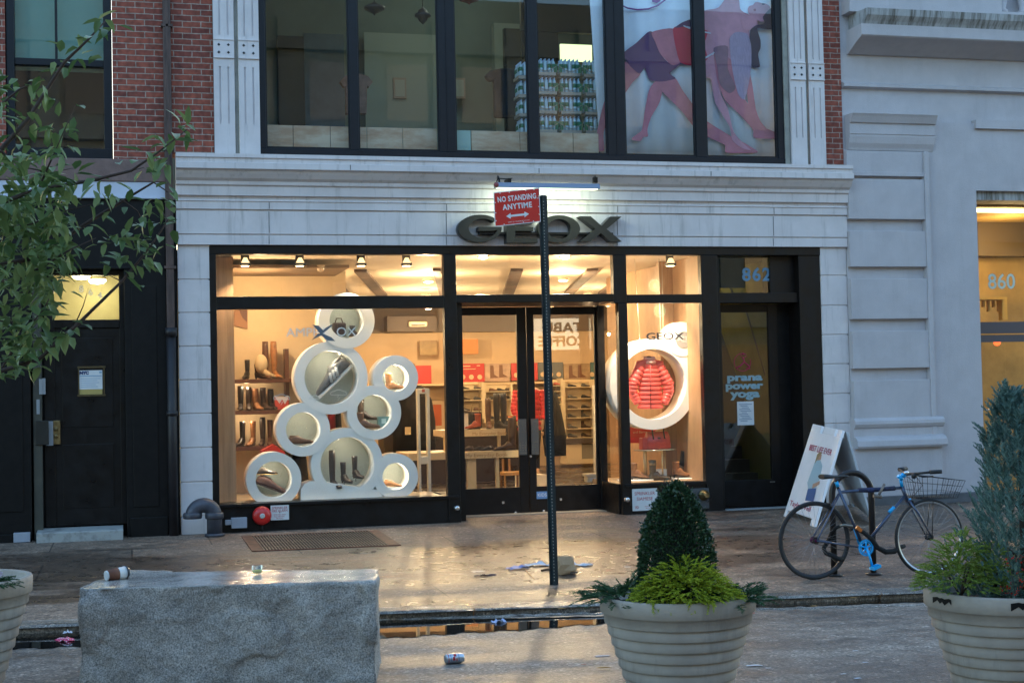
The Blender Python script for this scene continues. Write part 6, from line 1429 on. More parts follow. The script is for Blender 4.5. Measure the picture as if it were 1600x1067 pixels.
bb('bag_body', M('bag_leather', (.05, .025, .02), .45), lambda m: m.obox(q+Vector((0, 0, .09)), Vector((.085, 0, 0)), Vector((0, .05, 0)), Vector((0, 0, .085))), bag_, bevel=.02)
bb('studs', brass, lambda m: [m.blob(q+Vector((-.03, -.052, .02+.025*i)), .006, 1) for i in range(6)], bag_)
bb('handle', M('bag_leather', (.05, .025, .02), .45), lambda m: m.tube([q+Vector((-.05, 0, .17)), q+Vector((-.03, 0, .23)), q+Vector((.03, 0, .23)), q+Vector((.05, 0, .17))], .008, 6), bag_)
shoe('ankle_boot', 'dark ankle boot with pale sole hanging in the topmost ring', in_ring(0, 3, 26), .22, 'boot', dark, (.5, .35, .22), yaw=-.5, pitch=-.1, H=.15)
shoe('sneaker', 'grey running shoe tilted toe down in the big upper ring', in_ring(1, 33, -17), .58, 'sneaker', (.13, .125, .125), (.72, .68, .62), yaw=PI+.12, pitch=-.74)
shoe('ankle_boot', 'brown lace boot in the small right upper ring', in_ring(2, -16, 18), .26, 'boot', tan, (.12, .06, .03), yaw=-.3, H=.21)
shoe('chelsea_boot', 'dark boot with stacked heel standing behind in the middle right ring', in_ring(3, -24, 16)+Vector((0, .1, .03)), .26, 'heelboot', dark, (.06, .03, .02), yaw=-.25, H=.26)
shoe('chelsea_boot', 'brown boot with tan sole standing in front in the middle right ring', in_ring(3, -28, 25), .30, 'boot', brown, tan, yaw=-.25, H=.20)
gb = thing('gift_box', 'teal printed shoe box standing in the middle right ring', 'box', in_ring(3, 14, 22)); q = in_ring(3, 14, 23)
bb('box_body', M('teal_card', (.10, .22, .22), .6, var=.2), lambda m: m.obox(q+Vector((0, .0, .07)), Vector((.07, .01, 0)), Vector((-.006, .04, 0)), Vector((0, 0, .066))), gb)
bb('box_print', M('teal_light', (.35, .5, .5), .6), lambda m: (m.obox(q+Vector((.0, -.042, .08)), Vector((.03, .004, 0)), Vector((0, .001, 0)), Vector((0, 0, .03))),), gb)
shoe('loafer', 'brown laced loafer in the left middle ring', in_ring(4, -24, 23), .32, 'lace', brown, (.06, .03, .02), yaw=-.12)
for dx, dy, H_, lb, z in ((-26, 37, .47, 'tallest slim dark boot at the left of the big lower ring', 'tall'), (-9, 29, .26, 'short dark boot in the centre of the big lower ring', 'heelboot'), (9, 22, .28, 'short dark boot with bright toe at the right of the big lower ring', 'heelboot')):
    shoe('tall_boot' if H_ > .4 else 'ankle_boot', lb, in_ring(5, dx, dy), .24, z, dark, (.03, .02, .015), yaw=-1.15, H=H_)
bb('boot_stands', black_paint, lambda m: [m.cyl(in_ring(5, dx+4, dy+5), in_ring(5, dx+4, dy), .004) for dx, dy in ((-9, 29), (9, 22))], RD)
shoe('shoe', 'dark suede shoe with tan edge, upper of the two in the lowest left ring', in_ring(6, -30, -7), .28, 'lace', (.07, .055, .05), (.5, .3, .12), yaw=-.1)
shoe('shoe', 'brown shoe tilted toe down, lower of the two in the lowest left ring', in_ring(6, -30, 6), .40, 'lace', (.16, .07, .045), (.05, .03, .03), yaw=-.1, pitch=-.38)
shoe('lace_shoe', 'brown laced low boot in the small right lower ring', in_ring(7, -20, 15), .25, 'lace', tan, (.45, .3, .15), yaw=-.25, pitch=-.12)
bb('shelf_block', disp_m, lambda m: m.pb(601, 760.5, 639, 764, Yg+.1, Yg+.35), RD)
# shelves of the niche with boots
SHF = thing('wall_shelves', 'three dark wood shelves with boots at the left of the ring display', 'shelf', P(410, 600, 2.2))
shm = M('shelf_wood', (.12, .05, .03), .45, var=.2, vs=4)
sz = []
for py in (592, 641, 697):
    z = P(410, py, 1.75).z; sz.append(z); bb('shelf_board', shm, lambda m: m.box(-3.38, -2.3, 1.75, 2.24, z-.05, z), SHF, bevel=.003)
bb('upright', shm, lambda m: m.box(PX(446, 2.0, 600), PX(452, 2.0, 600), 2.0, 2.24, .3, P(446, 545, 2).z), SHF)
PHOTO = thing('wall_poster', 'brown toned poster high on the lit wall left of the ring display', 'poster', P(376, 514, 2.2))
bb('sheet', M('poster_brown', (.35, .18, .10), .7), lambda m: m.prism([(P(x, y, 2.2).x, P(x, y, 2.2).z) for x, y in ((366, 480), (387, 480), (387, 514), (366, 509))], 2.22, 2.235), PHOTO)
bb('poster_print', M('poster_dark', (.16, .08, .06), .7), lambda m: m.prism([(P(x, y, 2.2).x, P(x, y, 2.2).z) for x, y in ((372, 480), (386, 480), (386, 503), (379, 496))], 2.214, 2.219), PHOTO)
def sp_(px, py, si, Y=1.98): p = P(px, py, Y); return Vector((p.x, Y, sz[si]))
bootrow = [(388, 0, .24, 'heelboot', blackc, -1.9, .26, 'black ankle boot, leftmost on the top shelf'), (399, 0, .25, 'heelboot', dark, -.9, .20, 'dark boot second from left on the top shelf'), (414, 0, .26, 'tall', brown, -1.4, .50, 'tall brown boot in the middle of the top shelf'), (426, 0, .26, 'tall', tan, -1.2, .50, 'tall tan boot at the right of the top shelf'),
           (376, 1, .24, 'tall', blackc, -1.7, .33, 'black mid boot, leftmost on the middle shelf'), (388, 1, .24, 'tall', dark, -1.6, .31, 'dark brown boot second from left on the middle shelf'), (396, 1, .26, 'tall', tan, -1.2, .29, 'tan boot third from left on the middle shelf'), (408, 1, .26, 'boot', dark, -1.1, .30, 'dark boot fourth from left on the middle shelf'), (421, 1, .24, 'tall', blackc, -1.3, .28, 'black boot right end of the middle shelf'),
           (380, 2, .26, 'heelboot', blackc, -2.1, .33, 'black boot leftmost on the bottom shelf'), (396, 2, .26, 'heelboot', tan, -2.0, .33, 'orange tan boot in the middle of the bottom shelf'), (410, 2, .24, 'tall', dark, -1.8, .38, 'dark boot third on the bottom shelf'), (421, 2, .25, 'heelboot', brown, -1.7, .34, 'red brown boot right end of the bottom shelf')]
for px, si, L_, k, col_, yw, H_, lb in bootrow: shoe('boot', lb+' at the left of the window', sp_(px, 600, si), L_, k, col_, yaw=yw, H=H_, group='boots on the niche shelves')
t = thing('hat', 'cream knitted hat on the top shelf at the left of the window', 'hat', sp_(409, 560, 0)); q = sp_(408, 560, 0, 1.88)
bb('knit', M('cream_knit', (.55, .42, .26), .9, bump=.8, bs=60), lambda m: m.blob(q+Vector((0, 0, .20)), (.085, .07, .13), 3), t)
bb('scarf', M('cream_knit', (.55, .42, .26), .9, bump=.8, bs=60), lambda m: m.tube([q+Vector((.03, -.05, .10)), q+Vector((.10, -.06, .05)), q+Vector((.19, -.06, .025))], [.04, .035, .02], 8), t)
t = thing('shopping_bag', 'red and white paper bag on the middle shelf beside the rings', 'bag', sp_(440, 640, 1)); q = sp_(440, 640, 1, 1.9)
bb('bag_body', M('red_print_bag', (.6, .08, .06), .6), lambda m: m.obox(q+Vector((0, 0, .09)), Vector((.09, 0, 0)), Vector((0, .05, 0)), Vector((0, 0, .085))), t)
bb('bag_top', M('white_print_bag', (.65, .6, .6), .6), lambda m: m.prism([(q.x-.095, q.z+.176), (q.x-.03, q.z+.08), (q.x+.0, q.z+.15), (q.x+.04, q.z+.07), (q.x+.095, q.z+.176)], q.y-.056, q.y-.051), t)
t = thing('storage_box', 'red box on the floor below the shelves behind the rings', 'box', (P(440, 720, 1.6).x, 1.6, .28))
bb('box_body', M('red_card', (.5, .03, .02), .6), lambda m: m.pprism([(409, 704), (428, 694), (446, 707), (446, 716), (409, 712)], 1.5, .3), t)
for px0, px1, py0, py1, cm, lb in ((512, 524, 640, 668, (.22, .01, .015), 'dark red hanging coat seen between the rings'), (524, 533, 640, 668, (.01, .01, .01), 'black hanging coat seen between the rings'), (455, 480, 715, 760, (.02, .02, .02), 'black low display block seen between the lower rings')):
    t = thing('coat' if 'coat' in lb else 'display_block', lb, 'coat' if 'coat' in lb else 'display', (P((px0+px1)/2, py1, 2.1).x, 2.1, .3))
    bb('cloth' if 'coat' in lb else 'block', M('cloth_%d' % px0, cm, .9), lambda m: m.tube([(P((px0+px1)/2, py0-6, 2.1).x, 2.1, P(px0, py0-6, 2.1).z), (P((px0+px1)/2, py1, 2.1).x, 2.1, P(px0, py1+8, 2.1).z)], [(px1-px0)/2/113*.8, (px1-px0)/2/113*1.3], 8), t)
# track lights of the left window
TRK = thing('ceiling_track', 'dark ceiling track along the top of the left window', 'light track', (-2.2, .42, 3.28))
bb('rail', M('track_dark', (.03, .025, .02), .5), lambda m: m.box(PX(352, .26, 400), PX(684, .26, 400), .23, .29, P(500, 399, .26).z, P(500, 396.5, .26).z+.02), TRK)
hdm = M('spot_body', (.035, .025, .02), .4); bulb = M('spot_bulb', (1, .8, .5), .4, emis=(1, .70, .34), es=14)
for k, (px, py, lb) in enumerate(((383, 412, 'leftmost'), (468.5, 412, 'second from the left'), (564, 412, 'third from the left'), (635, 412, 'fourth from the left, last before the mullion'), (1047, 412, 'alone in the small pane above the jacket window'))):
    Yt = .26; c = P(px, py, Yt); tp = P(px, 398, Yt)
    t = thing('spotlight', 'small dark square track spotlight, '+lb, 'spotlight', c, 'track spotlights')
    bb('spot_arm', hdm, lambda m: m.box(c.x-.05, c.x+.05, Yt-.0, Yt+.03, c.z, tp.z+.02), t, bevel=.004)
    bb('reflector', M('reflector_cream', (.75, .55, .3), .4, emis=(1, .66, .3), es=1.0), lambda m: m.loft([[Vector((c.x+sx2*w_, Yt-.02+sy2*.03, z)) for sx2, sy2 in ((-1, -1), (1, -1), (1, 1), (-1, 1))] for w_, z in ((.018, c.z+.07), (.05, c.z+.005))]), t)
    bb('spot_rim', hdm, lambda m: m.box(c.x-.065, c.x+.06, Yt-.07, Yt+.03, c.z-.03, c.z+.005), t, bevel=.004)
    bb('bulb', bulb, lambda m: m.box(c.x-.045, c.x+.04, Yt-.05, Yt+.02, c.z-.034, c.z-.031), t)
    aim = (c.x-.4+.2*k, .42, .9) if k < 4 else (2.1, .9, 1.2)
    lamp('spot_beam', 'SPOT', (c.x, Yt-.01, c.z-.05), 26 if k < 4 else 40, WARM2, t, .03, 95, .6, aim)
for px, lb in ((501, 'left pane'),):
    c = P(px, 417, .95); t = thing('smoke_detector', 'small round dome on the ceiling above the left window', 'detector', c); bb('dome', M('dome_cream', (.6, .45, .3), .3), lambda m: m.lathe([(.075, .02), (.07, 0), (.045, -.02), (.04, -.05), (.01, -.065)], c, 20), t); bb('lens', chrome, lambda m: m.blob(c+Vector((0, -.02, -.045)), .02, 2), t)
# bright downlights over the doors, and fill lamps added farther in
for px, lb in ((755, 'left'), (883, 'right')):
    c = P(px, 399.5, .42); c.z = min(c.z, 3.28)
    t = thing('downlight', 'bright round lamp above the shop doors, '+lb+' one of the two', 'lamp', c, 'bright lamps above the doors')
    bb('lamp_glass', M('downlight_glow', (1, .8, .5), .4, emis=(1, .78, .5), es=60), lambda m: m.lathe([(.05, .015), (.055, 0), (.03, -.015)], c, 20), t); bb('trim_ring', hdm, lambda m: m.lathe([(.08, .02), (.08, .01), (.056, .01)], c, 20), t)
    lamp('downlight_beam', 'SPOT', c-Vector((0, 0, .04)), 190, WARM2, t, .05, 120, .6, (c.x, -2.2, 0))
    lamp('downlight_glow', 'POINT', c+Vector((0, .25, -.3)), 6, WARM, t, .05)
cl_m = M('shop_fill_glass', (1, .8, .5), .4, emis=(1, .72, .4), es=10)
k = 0
for (x, y, e) in ((-2.3, 3.2, 95), (-.4, 3.2, 120), (1.6, 3.0, 110), (-2.4, 6.2, 60), (.2, 6.4, 110), (3.0, 6.2, 90), (-1.6, 9.6, 75), (1.0, 10.2, 120), (3.4, 10.0, 110)):  # made-up lamps, added to brighten the shop interior
    k += 1; c = Vector((x, y, 3.17 if not (x < -1.9 and y < 4.5) else 3.06))
    t = thing('ceiling_lamp', 'recessed warm ceiling lamp inside the shop, row %s from the street, %s of the three' % (('first', 'second', 'third')[(k-1)//3], ('left', 'middle', 'right')[(k-1) % 3]), 'lamp', c, 'recessed shop ceiling lamps')
    bb('lamp_glass', cl_m, lambda m: m.lathe([(.06, .04), (.06, .0), (.04, -.005)], c, 16), t); bb('trim_ring', M('trim_cream', (.7, .6, .5), .5), lambda m: m.lathe([(.085, .05), (.085, .02), (.062, .0)], c, 16), t)
    lamp('shop_fill', 'POINT', c-Vector((0, 0, .55 if k > 3 else .14)), e*(.42 if k > 3 else .34), WARM, t, .02)
lamp('niche_glow', 'POINT', (-3.0, 1.25, 2.7), 22, WARM, SHF, .06)
for z_, y_ in ((sz[0]-.08, 1.9), (sz[1]-.08, 1.9)): lamp('shelf_glow', 'POINT', (-3.15, y_, z_), 2.2, WARM2, SHF, .02)
lamp('vitrine_glow', 'SPOT', (1.9, .25, 3.1), 210, WARM2, SB, .05, 80, .6, (2.0, .8, 1.8))
lamp('stair_light', 'POINT', (3.3, 2.4, 3.3), 5, (1, .85, .35), SB, .1)
lamp('upper_room_light', 'POINT', (0, 2.6, 7.6), 14, (.85, 1, .82), SB, .2)
lamp('lobby_light', 'POINT', (8.2, 1.5, 3.6), 24, (1, .72, .34), RB, .15)
# ---------------------------------------------------------------- shop furniture seen through the door
def gate(px0, px1, ptop_, pbot, Y, label):
    t = thing('security_gate', label, 'security gate', (P((px0+px1)/2, pbot, Y).x, Y, -.04)); x0, x1 = P(px0, 680, Y).x, P(px1, 680, Y).x; zt2 = P(px0, ptop_, Y).z
    m_ = M('gate_cream', (.72, .66, .52), .4)
    bb('frame', m_, lambda m: (m.box(x0, x0+.035, Y, Y+.1, -.04, zt2), m.box(x1-.04, x1, Y, Y+.1, -.04, zt2), m.box(x0+.035, x1-.04, Y, Y+.1, zt2-.07, zt2), m.box(x0+.035, x1-.04, Y, Y+.1, .62, .72)), t, bevel=.006)
    bb('indicator', M('gate_red', (.5, .1, .05), .4), lambda m: m.box((x0+x1)/2-.02, (x0+x1)/2+.02, Y-.004, Y-.001, zt2-.05, zt2-.01), t)
gate(653, 672.5, 607, 772, 1.35, 'cream security gate standing just inside beside the ring display')
gate(929.5, 936, 602, 750, 2.2, 'cream security gate seen edge on behind the right shop door')
TB = thing('display_table', 'two tier cream display table with boots behind the left shop door', 'table', (P(735, 770, 2.6).x, 2.9, -.04))
cream = M('cream_table_edge', (.72, .58, .34), .5); ttop = M('table_top', (.60, .48, .33), .4)
Yt_ = 2.6; zT = P(735, 706, Yt_).z; x0, x1 = P(638, 710, Yt_).x, P(812, 710, Yt_).x
bb('table_top', ttop, lambda m: m.box(x0, x1, Yt_+.012, Yt_+1.0, zT-.09, zT), TB, bevel=.004)
e_ = bb('front_edge', cream, lambda m: m.box(x0, x1, Yt_-.012, Yt_+.012, zT-.095, zT+.004), TB)
for px0, px1 in ((731, 745), (776, 781), (640, 646)): bb('leg', cream, lambda m: m.box(P(px0, 740, Yt_).x, P(px1, 740, Yt_).x, Yt_+.03, Yt_+.10, -.04, zT-.09), TB)
zU = P(750, 671, Yt_+.3).z; x2, x3 = P(690, 680, Yt_+.3).x, P(790, 680, Yt_+.3).x
bb('upper_tier', ttop, lambda m: (m.box(x2, x3, Yt_+.312, Yt_+.9, zU-.09, zU),), TB); e2 = bb('upper_edge', cream, lambda m: m.box(x2, x3, Yt_+.29, Yt_+.312, zU-.095, zU+.004), TB)
bb('tier_support', cream, lambda m: [m.box(a, a+.04, Yt_+.35, Yt_+.42, zT, zU-.09) for a in (x2+.05, x3-.1)], TB)
em = M('edge_lettering', (.42, .25, .12), .6)
put_text('lettering', 'My Everyday Book', (P(760, 710.5, Yt_).x-.0, Yt_-.0135, P(760, 710.5, Yt_).z-.002), .072, em, e_, ext=.0006, sx=1.15); put_text('lettering', 'My Everyday Book', (P(765, 677, Yt_+.3).x, Yt_+.2885, P(765, 677, Yt_+.3).z), .06, em, e2, ext=.0006, sx=1.15)
def tp(px, tier, dy=.15): Y = Yt_+(.3 if tier else 0)+dy; return Vector((P(px, 680, Y).x, Y, zU if tier else zT))
shoe('ankle_boot', 'red brown pointed boot on the upper tier of the cream table', tp(752, 1), .28, 'heelboot', redc, yaw=PI-.15, H=.23)
shoe('tall_boot', 'tall black boot on the upper tier, right of the pointed red boot', tp(773, 1, .35), .28, 'tall', blackc, yaw=-.9, H=.52)
shoe('tall_boot', 'tall dark brown boot between red boot and black boot', tp(763, 1, .3), .28, 'tall', brown, yaw=-1.7, H=.45)
shoe('tall_boot', 'second tall black boot at the right end of the upper tier', tp(783, 1, .38), .28, 'tall', (.02, .02, .025), yaw=-.6, H=.52)
shoe('rain_boot', 'dark boot with wide orange cuff on the lower tier near the door handles', tp(806, 0, .08), .33, 'tall', (.05, .03, .022), yaw=PI-.1, H=.50, trim=(.55, 1.0, (.45, .13, .03)))
for px, yw, lb, cc_ in ((722, 2.8, 'brown low shoe at the left of the lower tier', tan), (740, 3.0, 'dark low shoe in the middle of the lower tier', dark), (756, 2.9, 'black low shoe, second from the right on the lower tier', blackc), (771, 3.1, 'black low shoe with gold buckle near the orange cuffed boot', blackc)):
    shoe('shoe', lb, tp(px, 0, .25), .22, 'lace', cc_, yaw=yw, parts=False)
t = thing('display_block', 'glowing white block standing on the upper tier left of the red boot', 'display', tp(725, 1)); q = tp(725, 1)
bb('block', M('white_block', (.8, .76, .68), .5), lambda m: m.box(q.x-.07, q.x+.07, q.y, q.y+.12, q.z, q.z+.24), t, bevel=.005)
shoe('high_heel', 'dark high heeled shoe on the white block', q+Vector((-.04, .06, .24)), .2, 'heel', dark, yaw=-.9)
t = thing('handbag', 'dark bag standing behind the white block on the upper tier', 'bag', tp(742, 1, .35)); q = tp(744, 1, .35)
bb('bag_body', M('black_bag', (.02, .018, .018), .5), lambda m: m.box(q.x-.12, q.x+.10, q.y, q.y+.1, q.z, q.z+.25), t, bevel=.03)
bb('handle', brass, lambda m: m.tube([(q.x-.07, q.y, q.z+.24), (q.x-.05, q.y, q.z+.36), (q.x+.04, q.y, q.z+.36), (q.x+.06, q.y, q.z+.24)], .006, 6), t)
STL = thing('stool', 'low wooden try-on stool under the display table', 'stool', (P(800, 748, 4.0).x, 4.0, -.04)); q = P(800, 740, 4.0)
bb('seat', M('stool_wood', (.45, .25, .1), .5), lambda m: m.box(q.x-.14, q.x+.16, 3.9, 4.2, q.z-.02, q.z+.03), STL)
for a, b2 in ((-.13, 3.92), (.13, 3.92), (-.13, 4.15), (.13, 4.15)): bb('leg', M('stool_leg', (.30, .17, .08), .5), lambda m: m.box(q.x+a-.015, q.x+a+.015, b2, b2+.03, -.04, q.z-.02), STL)
bb('back_post', M('stool_leg', (.30, .17, .08), .5), lambda m: (m.box(q.x-.10, q.x-.07, 4.2, 4.23, q.z, q.z+.22), m.box(q.x+.0, q.x+.03, 4.2, 4.23, q.z, q.z+.22)), STL)
# mannequin in the red jacket
Ym = 5.4; mz = P(828, 741, Ym).z; mx = P(827, 660, Ym).x
MN = thing('mannequin', 'headless mannequin in red quilted jacket and dark trousers on a white plinth behind the doors', 'mannequin', (mx, Ym, -.04))
fl_m = M('mannequin_skin', (.62, .40, .26), .5)
def skin(name, mat, verts, edges, rad, parent, root=0, sub=2):
    off = woff(parent); me = bpy.data.meshes.new(name); me.from_pydata([Vector(v)-off for v in verts], edges, []); me.materials.append(mat)
    o = bpy.data.objects.new(name, me); COL.objects.link(o); o.parent = parent
    md = o.modifiers.new('skin', 'SKIN'); md.use_smooth_shade = True
    for i, r in enumerate(rad): me.skin_vertices[0].data[i].radius = (r, r) if not isinstance(r, tuple) else r
    me.skin_vertices[0].data[root].use_root = True
    s2 = o.modifiers.new('sub', 'SUBSURF'); s2.levels = sub; s2.render_levels = sub; return o
hs = P(848, 683, Ym); zS = P(828, 608, Ym).z; zH = P(828, 672, Ym).z
V = lambda dx, dz, dy=0: (mx+dx, Ym+dy, dz)
vb = [V(0, zH), V(0, (zH+zS)/2), V(0, zS-.06), V(0, zS+.02), V(0, zS+.10), V(-.19, zS-.04), V(-.25, zS-.32), V(-.21, zS-.55, -.1), V(.19, zS-.04), V(.24, zS-.32), V(.22, zS-.58), V(.21, zS-.68), V(-.16, zS-.62, -.16),
      V(-.09, zH-.08), V(-.09, mz+.45), V(-.09, mz+.08), V(-.09, mz+.03, -.13), V(.09, zH-.08), V(.09, mz+.45), V(.10, mz+.08), V(.11, mz+.03, -.13)]
eb = [(0, 1), (1, 2), (2, 3), (3, 4), (2, 5), (5, 6), (6, 7), (7, 12), (2, 8), (8, 9), (9, 10), (10, 11), (0, 13), (13, 14), (14, 15), (15, 16), (0, 17), (17, 18), (18, 19), (19, 20)]
rb_ = [.12, .11, .13, .07, .05, .055, .045, .03, .055, .045, .032, .025, .025, .085, .055, .04, .03, .085, .055, .04, .03]
skin('body', fl_m, vb, eb, rb_, MN)
for k in range(4): MN_f = bb('finger', fl_m, lambda m: m.tube([V(.195+.013*k, zS-.70), V(.193+.014*k, zS-.74+.004*abs(k-1.5)), V(.19+.014*k, zS-.775+.008*abs(k-1.5), -.01)], [.009, .008, .006], 6), MN)
bb('thumb', fl_m, lambda m: m.tube([V(.195, zS-.67, -.01), V(.175, zS-.71, -.02)], [.01, .007], 6), MN)
jr = M('red_quilt', (.68, .03, .04), .45, var=.12, vs=12)
def puff(m, a, b2, ra, rb2, n, seed=0, sq=1.0, nn=14):
    """quilted limb or body: rounded bands stacked along a to b"""
    a, b2 = Vector(a), Vector(b2); d = (b2-a); u = d.normalized(); s = Vector((1, 0, 0)) if abs(u.x) < .9 else Vector((0, 0, 1)); s = (s-u*s.dot(u)).normalized(); w_ = u.cross(s); rings = []
    for i in range(n*5+1):
        t = i/(n*5); r = (ra+(rb2-ra)*t); k = 1-.13*(1-abs(math.sin(PI*t*n)))**2.2
        if t == 0 or t == 1: k *= .75
        rings.append([a+d*t+(s*math.cos(q)*r+w_*math.sin(q)*r*sq)*k for q in lin(0, 2*PI, nn)[:-1]])
    m.loft(rings)
def mjacket(m):
    puff(m, V(0, zS), V(0, zH-.02), .195, .20, 8, sq=.65, nn=22); puff(m, V(-.19, zS-.02), V(-.25, zS-.33, -.02), .08, .075, 5); puff(m, V(-.25, zS-.30, -.02), V(-.22, zS-.52, -.09), .075, .05, 4)
    puff(m, V(.19, zS-.02), V(.25, zS-.33), .08, .07, 5); puff(m, V(.25, zS-.30), V(.235, zS-.50), .07, .05, 3); puff(m, V(0, zS+.07), V(0, zS-.01), .075, .09, 2)
bb('jacket', jr, mjacket, MN)
bb('trousers', M('dark_trousers', (.02, .018, .02), .8), lambda m: (m.tube([V(-.085, zH), V(-.09, mz+.45), V(-.09, mz+.10)], [.115, .085, .06], 14), m.tube([V(.085, zH), V(.09, mz+.45), V(.10, mz+.10)], [.115, .085, .06], 14), m.tube([V(0, zH+.02), V(0, zH-.14)], [.17, .14], 16)), MN)
bb('plinth', M('white_block', (.8, .76, .68), .5), lambda m: m.box(mx-.2, mx+.22, Ym-.2, Ym+.25, -.04, mz), MN, bevel=.005)
t = thing('added_dark_block', 'long dark shop counter standing in the depth behind the display table', 'counter', (0, 7.6, -.04)); dkm = M('dark_block_brown', (.03, .02, .016), .5)  # added to darken the bright background under the table
bb('dark_block_body', dkm, lambda m: m.box(PX(600, 7.6, 700), PX(812, 7.6, 700), 7.6, 8.2, -.04, P(740, 672, 7.6).z), t); bb('dark_block_top', dkm, lambda m: m.box(PX(598, 7.6, 700), PX(814, 7.6, 700), 7.57, 8.25, P(740, 672, 7.6).z, P(740, 670, 7.6).z), t)
# dark hanging clothes behind
t = thing('coat', 'long black coat hanging beside the mannequin', 'coat', (P(862, 740, 6.2).x, 6.2, 0)); q = P(862, 640, 6.2)
bb('cloth', M('black_cloth', (.012, .011, .012), .9), lambda m: m.loft([[Vector((P(px, py, 6.2).x+rr*math.cos(a), 6.2+.12*math.sin(a), P(px, py, 6.2).z)) for a in lin(0, 2*PI, 14)[:-1]] for px, py, rr in ((856, 606, .04), (858, 616, .14), (862, 645, .18), (866, 680, .21), (868, 712, .19))]), t)
t = thing('coat', 'black garment on a rail behind the ring display', 'coat', (P(645, 700, 6).x, 6, 0))
bb('cloth', M('black_cloth', (.012, .011, .012), .9), lambda m: m.loft([[Vector((P(px, py, 6).x+rr*math.cos(a), 6+.15*math.sin(a), P(px, py, 6).z)) for a in lin(0, 2*PI, 14)[:-1]] for px, py, rr in ((648, 602, .12), (647, 625, .30), (647, 660, .36), (648, 708, .36))]), t)
t = thing('paper_tag', 'small cream card pinned on the black garment', 'card', P(637, 672, 5.7)); bb('card', cream, lambda m: m.pb(633, 667, 642, 679, 5.7, 5.72), t)
t = thing('coat', 'orange red garment at the right edge of the left window', 'coat', (P(683, 700, 6.5).x, 6.5, 0)); bb('cloth', M('orange_cloth', (.55, .12, .04), .8), lambda m: m.pb(678, 632, 690, 665, 6.5, 6.6), t)
# posters on the back wall
YP = 11.6
RAIL = thing('poster_ledge', 'long cream ledge carrying the red and grey poster boards on the back wall', 'shelf', (2, YP, 1.7)); bb('ledge', M('ledge_cream', (.6, .45, .28), .6), lambda m: m.box(P(640, 600, YP).x, P(940, 597, YP).x, YP-.05, YP+.38, P(800, 600, YP).z, P(800, 597, YP).z), RAIL)
ph = [(716, 568, 757, 597, (.45, .03, .03), 'red poster board with three pale discs behind the left shop door', 3), (799, 567, 840, 594, (.45, .03, .03), 'red poster board partly hidden by the door stiles', 2), (841, 566, 880, 593, (.10, .11, .12), 'dark grey poster board with pale discs right of the steel post', 3), (923, 566, 934, 593, (.06, .13, .13), 'narrow teal poster board at the right end of the back wall', 1), (650, 571, 674, 600, (.45, .03, .03), 'red poster board seen through the left window above the gate', 0), (715, 571, 717, 590, (.4, .03, .03), 'thin red board edge at the left door frame', 0)]
for x0_, y0_, x1_, y1_, c_, lb, nd in ph[:5]:
    t = thing('poster_board', lb, 'poster', P((x0_+x1_)/2, y1_, YP-.02)); bb('board', M('poster_%02d' % int(c_[0]*99), c_, .6, var=.06), lambda m: m.pb(x0_, y0_, x1_, y1_, YP-.02, YP+.02), t)
    if nd: bb('discs', M('disc_cream', (.6, .42, .25), .6), lambda m: [m.lathe([(.05, 0), (.05, -.006)], P(x0_+(x1_-x0_)*(.18+.32*i), y1_-8, YP-.021), 14, axis='y') for i in range(nd)], t)
    if nd == 3 and c_[0] > .3: bb('poster_line', M('disc_cream', (.6, .42, .25), .6), lambda m: (m.pb(x0_+3, y0_+3, x0_+19, y0_+5, YP-.026, YP-.021), m.pb(x0_+29, y0_+2.5, x0_+34, y0_+4, YP-.026, YP-.021), m.pb(x0_+5, y0_+8, x0_+27, y0_+9, YP-.026, YP-.021)), t)
for x0_, x1_, lb, c_ in ((758, 797, 'poster photo of boots between two red boards', (.50, .33, .24)), (881, 922, 'poster photo of brown shoes between grey and teal boards', (.40, .27, .16)), (640, 649, 'narrow poster photo at the left of the red board', (.35, .2, .12))):
    t = thing('poster_board', lb, 'poster', P((x0_+x1_)/2, 595, YP-.02)); bb('board', M('photo_%d' % x0_, c_, .6, col2=tuple(a*.55 for a in c_), vs=3, det=3), lambda m: m.pb(x0_, 568, x1_, 596, YP-.015, YP+.02), t)
    if x1_-x0_ > 20: bb('boot_print', M('print_brown', (.16, .07, .04), .6), lambda m: (m.pprism([(x0_+8, 571), (x0_+13, 571), (x0_+14, 585), (x0_+22, 590), (x0_+8, 591)], YP-.02, .004), m.pprism([(x0_+22, 570), (x0_+27, 570), (x0_+28, 584), (x0_+36, 589), (x0_+22, 590)], YP-.02, .004)), t)
t = thing('poster_board', 'orange poster high behind the left shop door', 'poster', P(730, 553, YP-.02)); bb('board', M('poster_orange', (.55, .20, .06), .6), lambda m: m.pb(712, 530, 747, 553, YP-.02, YP+.02), t)
t = thing('poster_board', 'brown photo poster high in the right part of the left window', 'poster', P(669, 554, YP-.02)); bb('board', M('poster_olive', (.32, .22, .10), .6, col2=(.15, .09, .05), vs=2), lambda m: m.pb(656, 532, 683, 554.5, YP-.02, YP+.02), t)
HD = thing('air_unit', 'dark recessed bulkhead with pale air unit high on the back wall of the left window', 'air unit', P(645, 518, YP)); bb('recess_panel', M('recess_dark', (.08, .06, .05), .7), lambda m: m.pb(605, 494, 682, 518, YP-.3, YP+.1), HD); bb('unit', M('unit_cream', (.7, .6, .45), .5), lambda m: m.pb(639, 502, 668, 510.5, YP-.4, YP-.31), HD, bevel=.03); bb('vent_slot', M('recess_dark', (.08, .06, .05), .7), lambda m: m.pb(643, 507, 664, 509, YP-.405, YP-.401), HD)
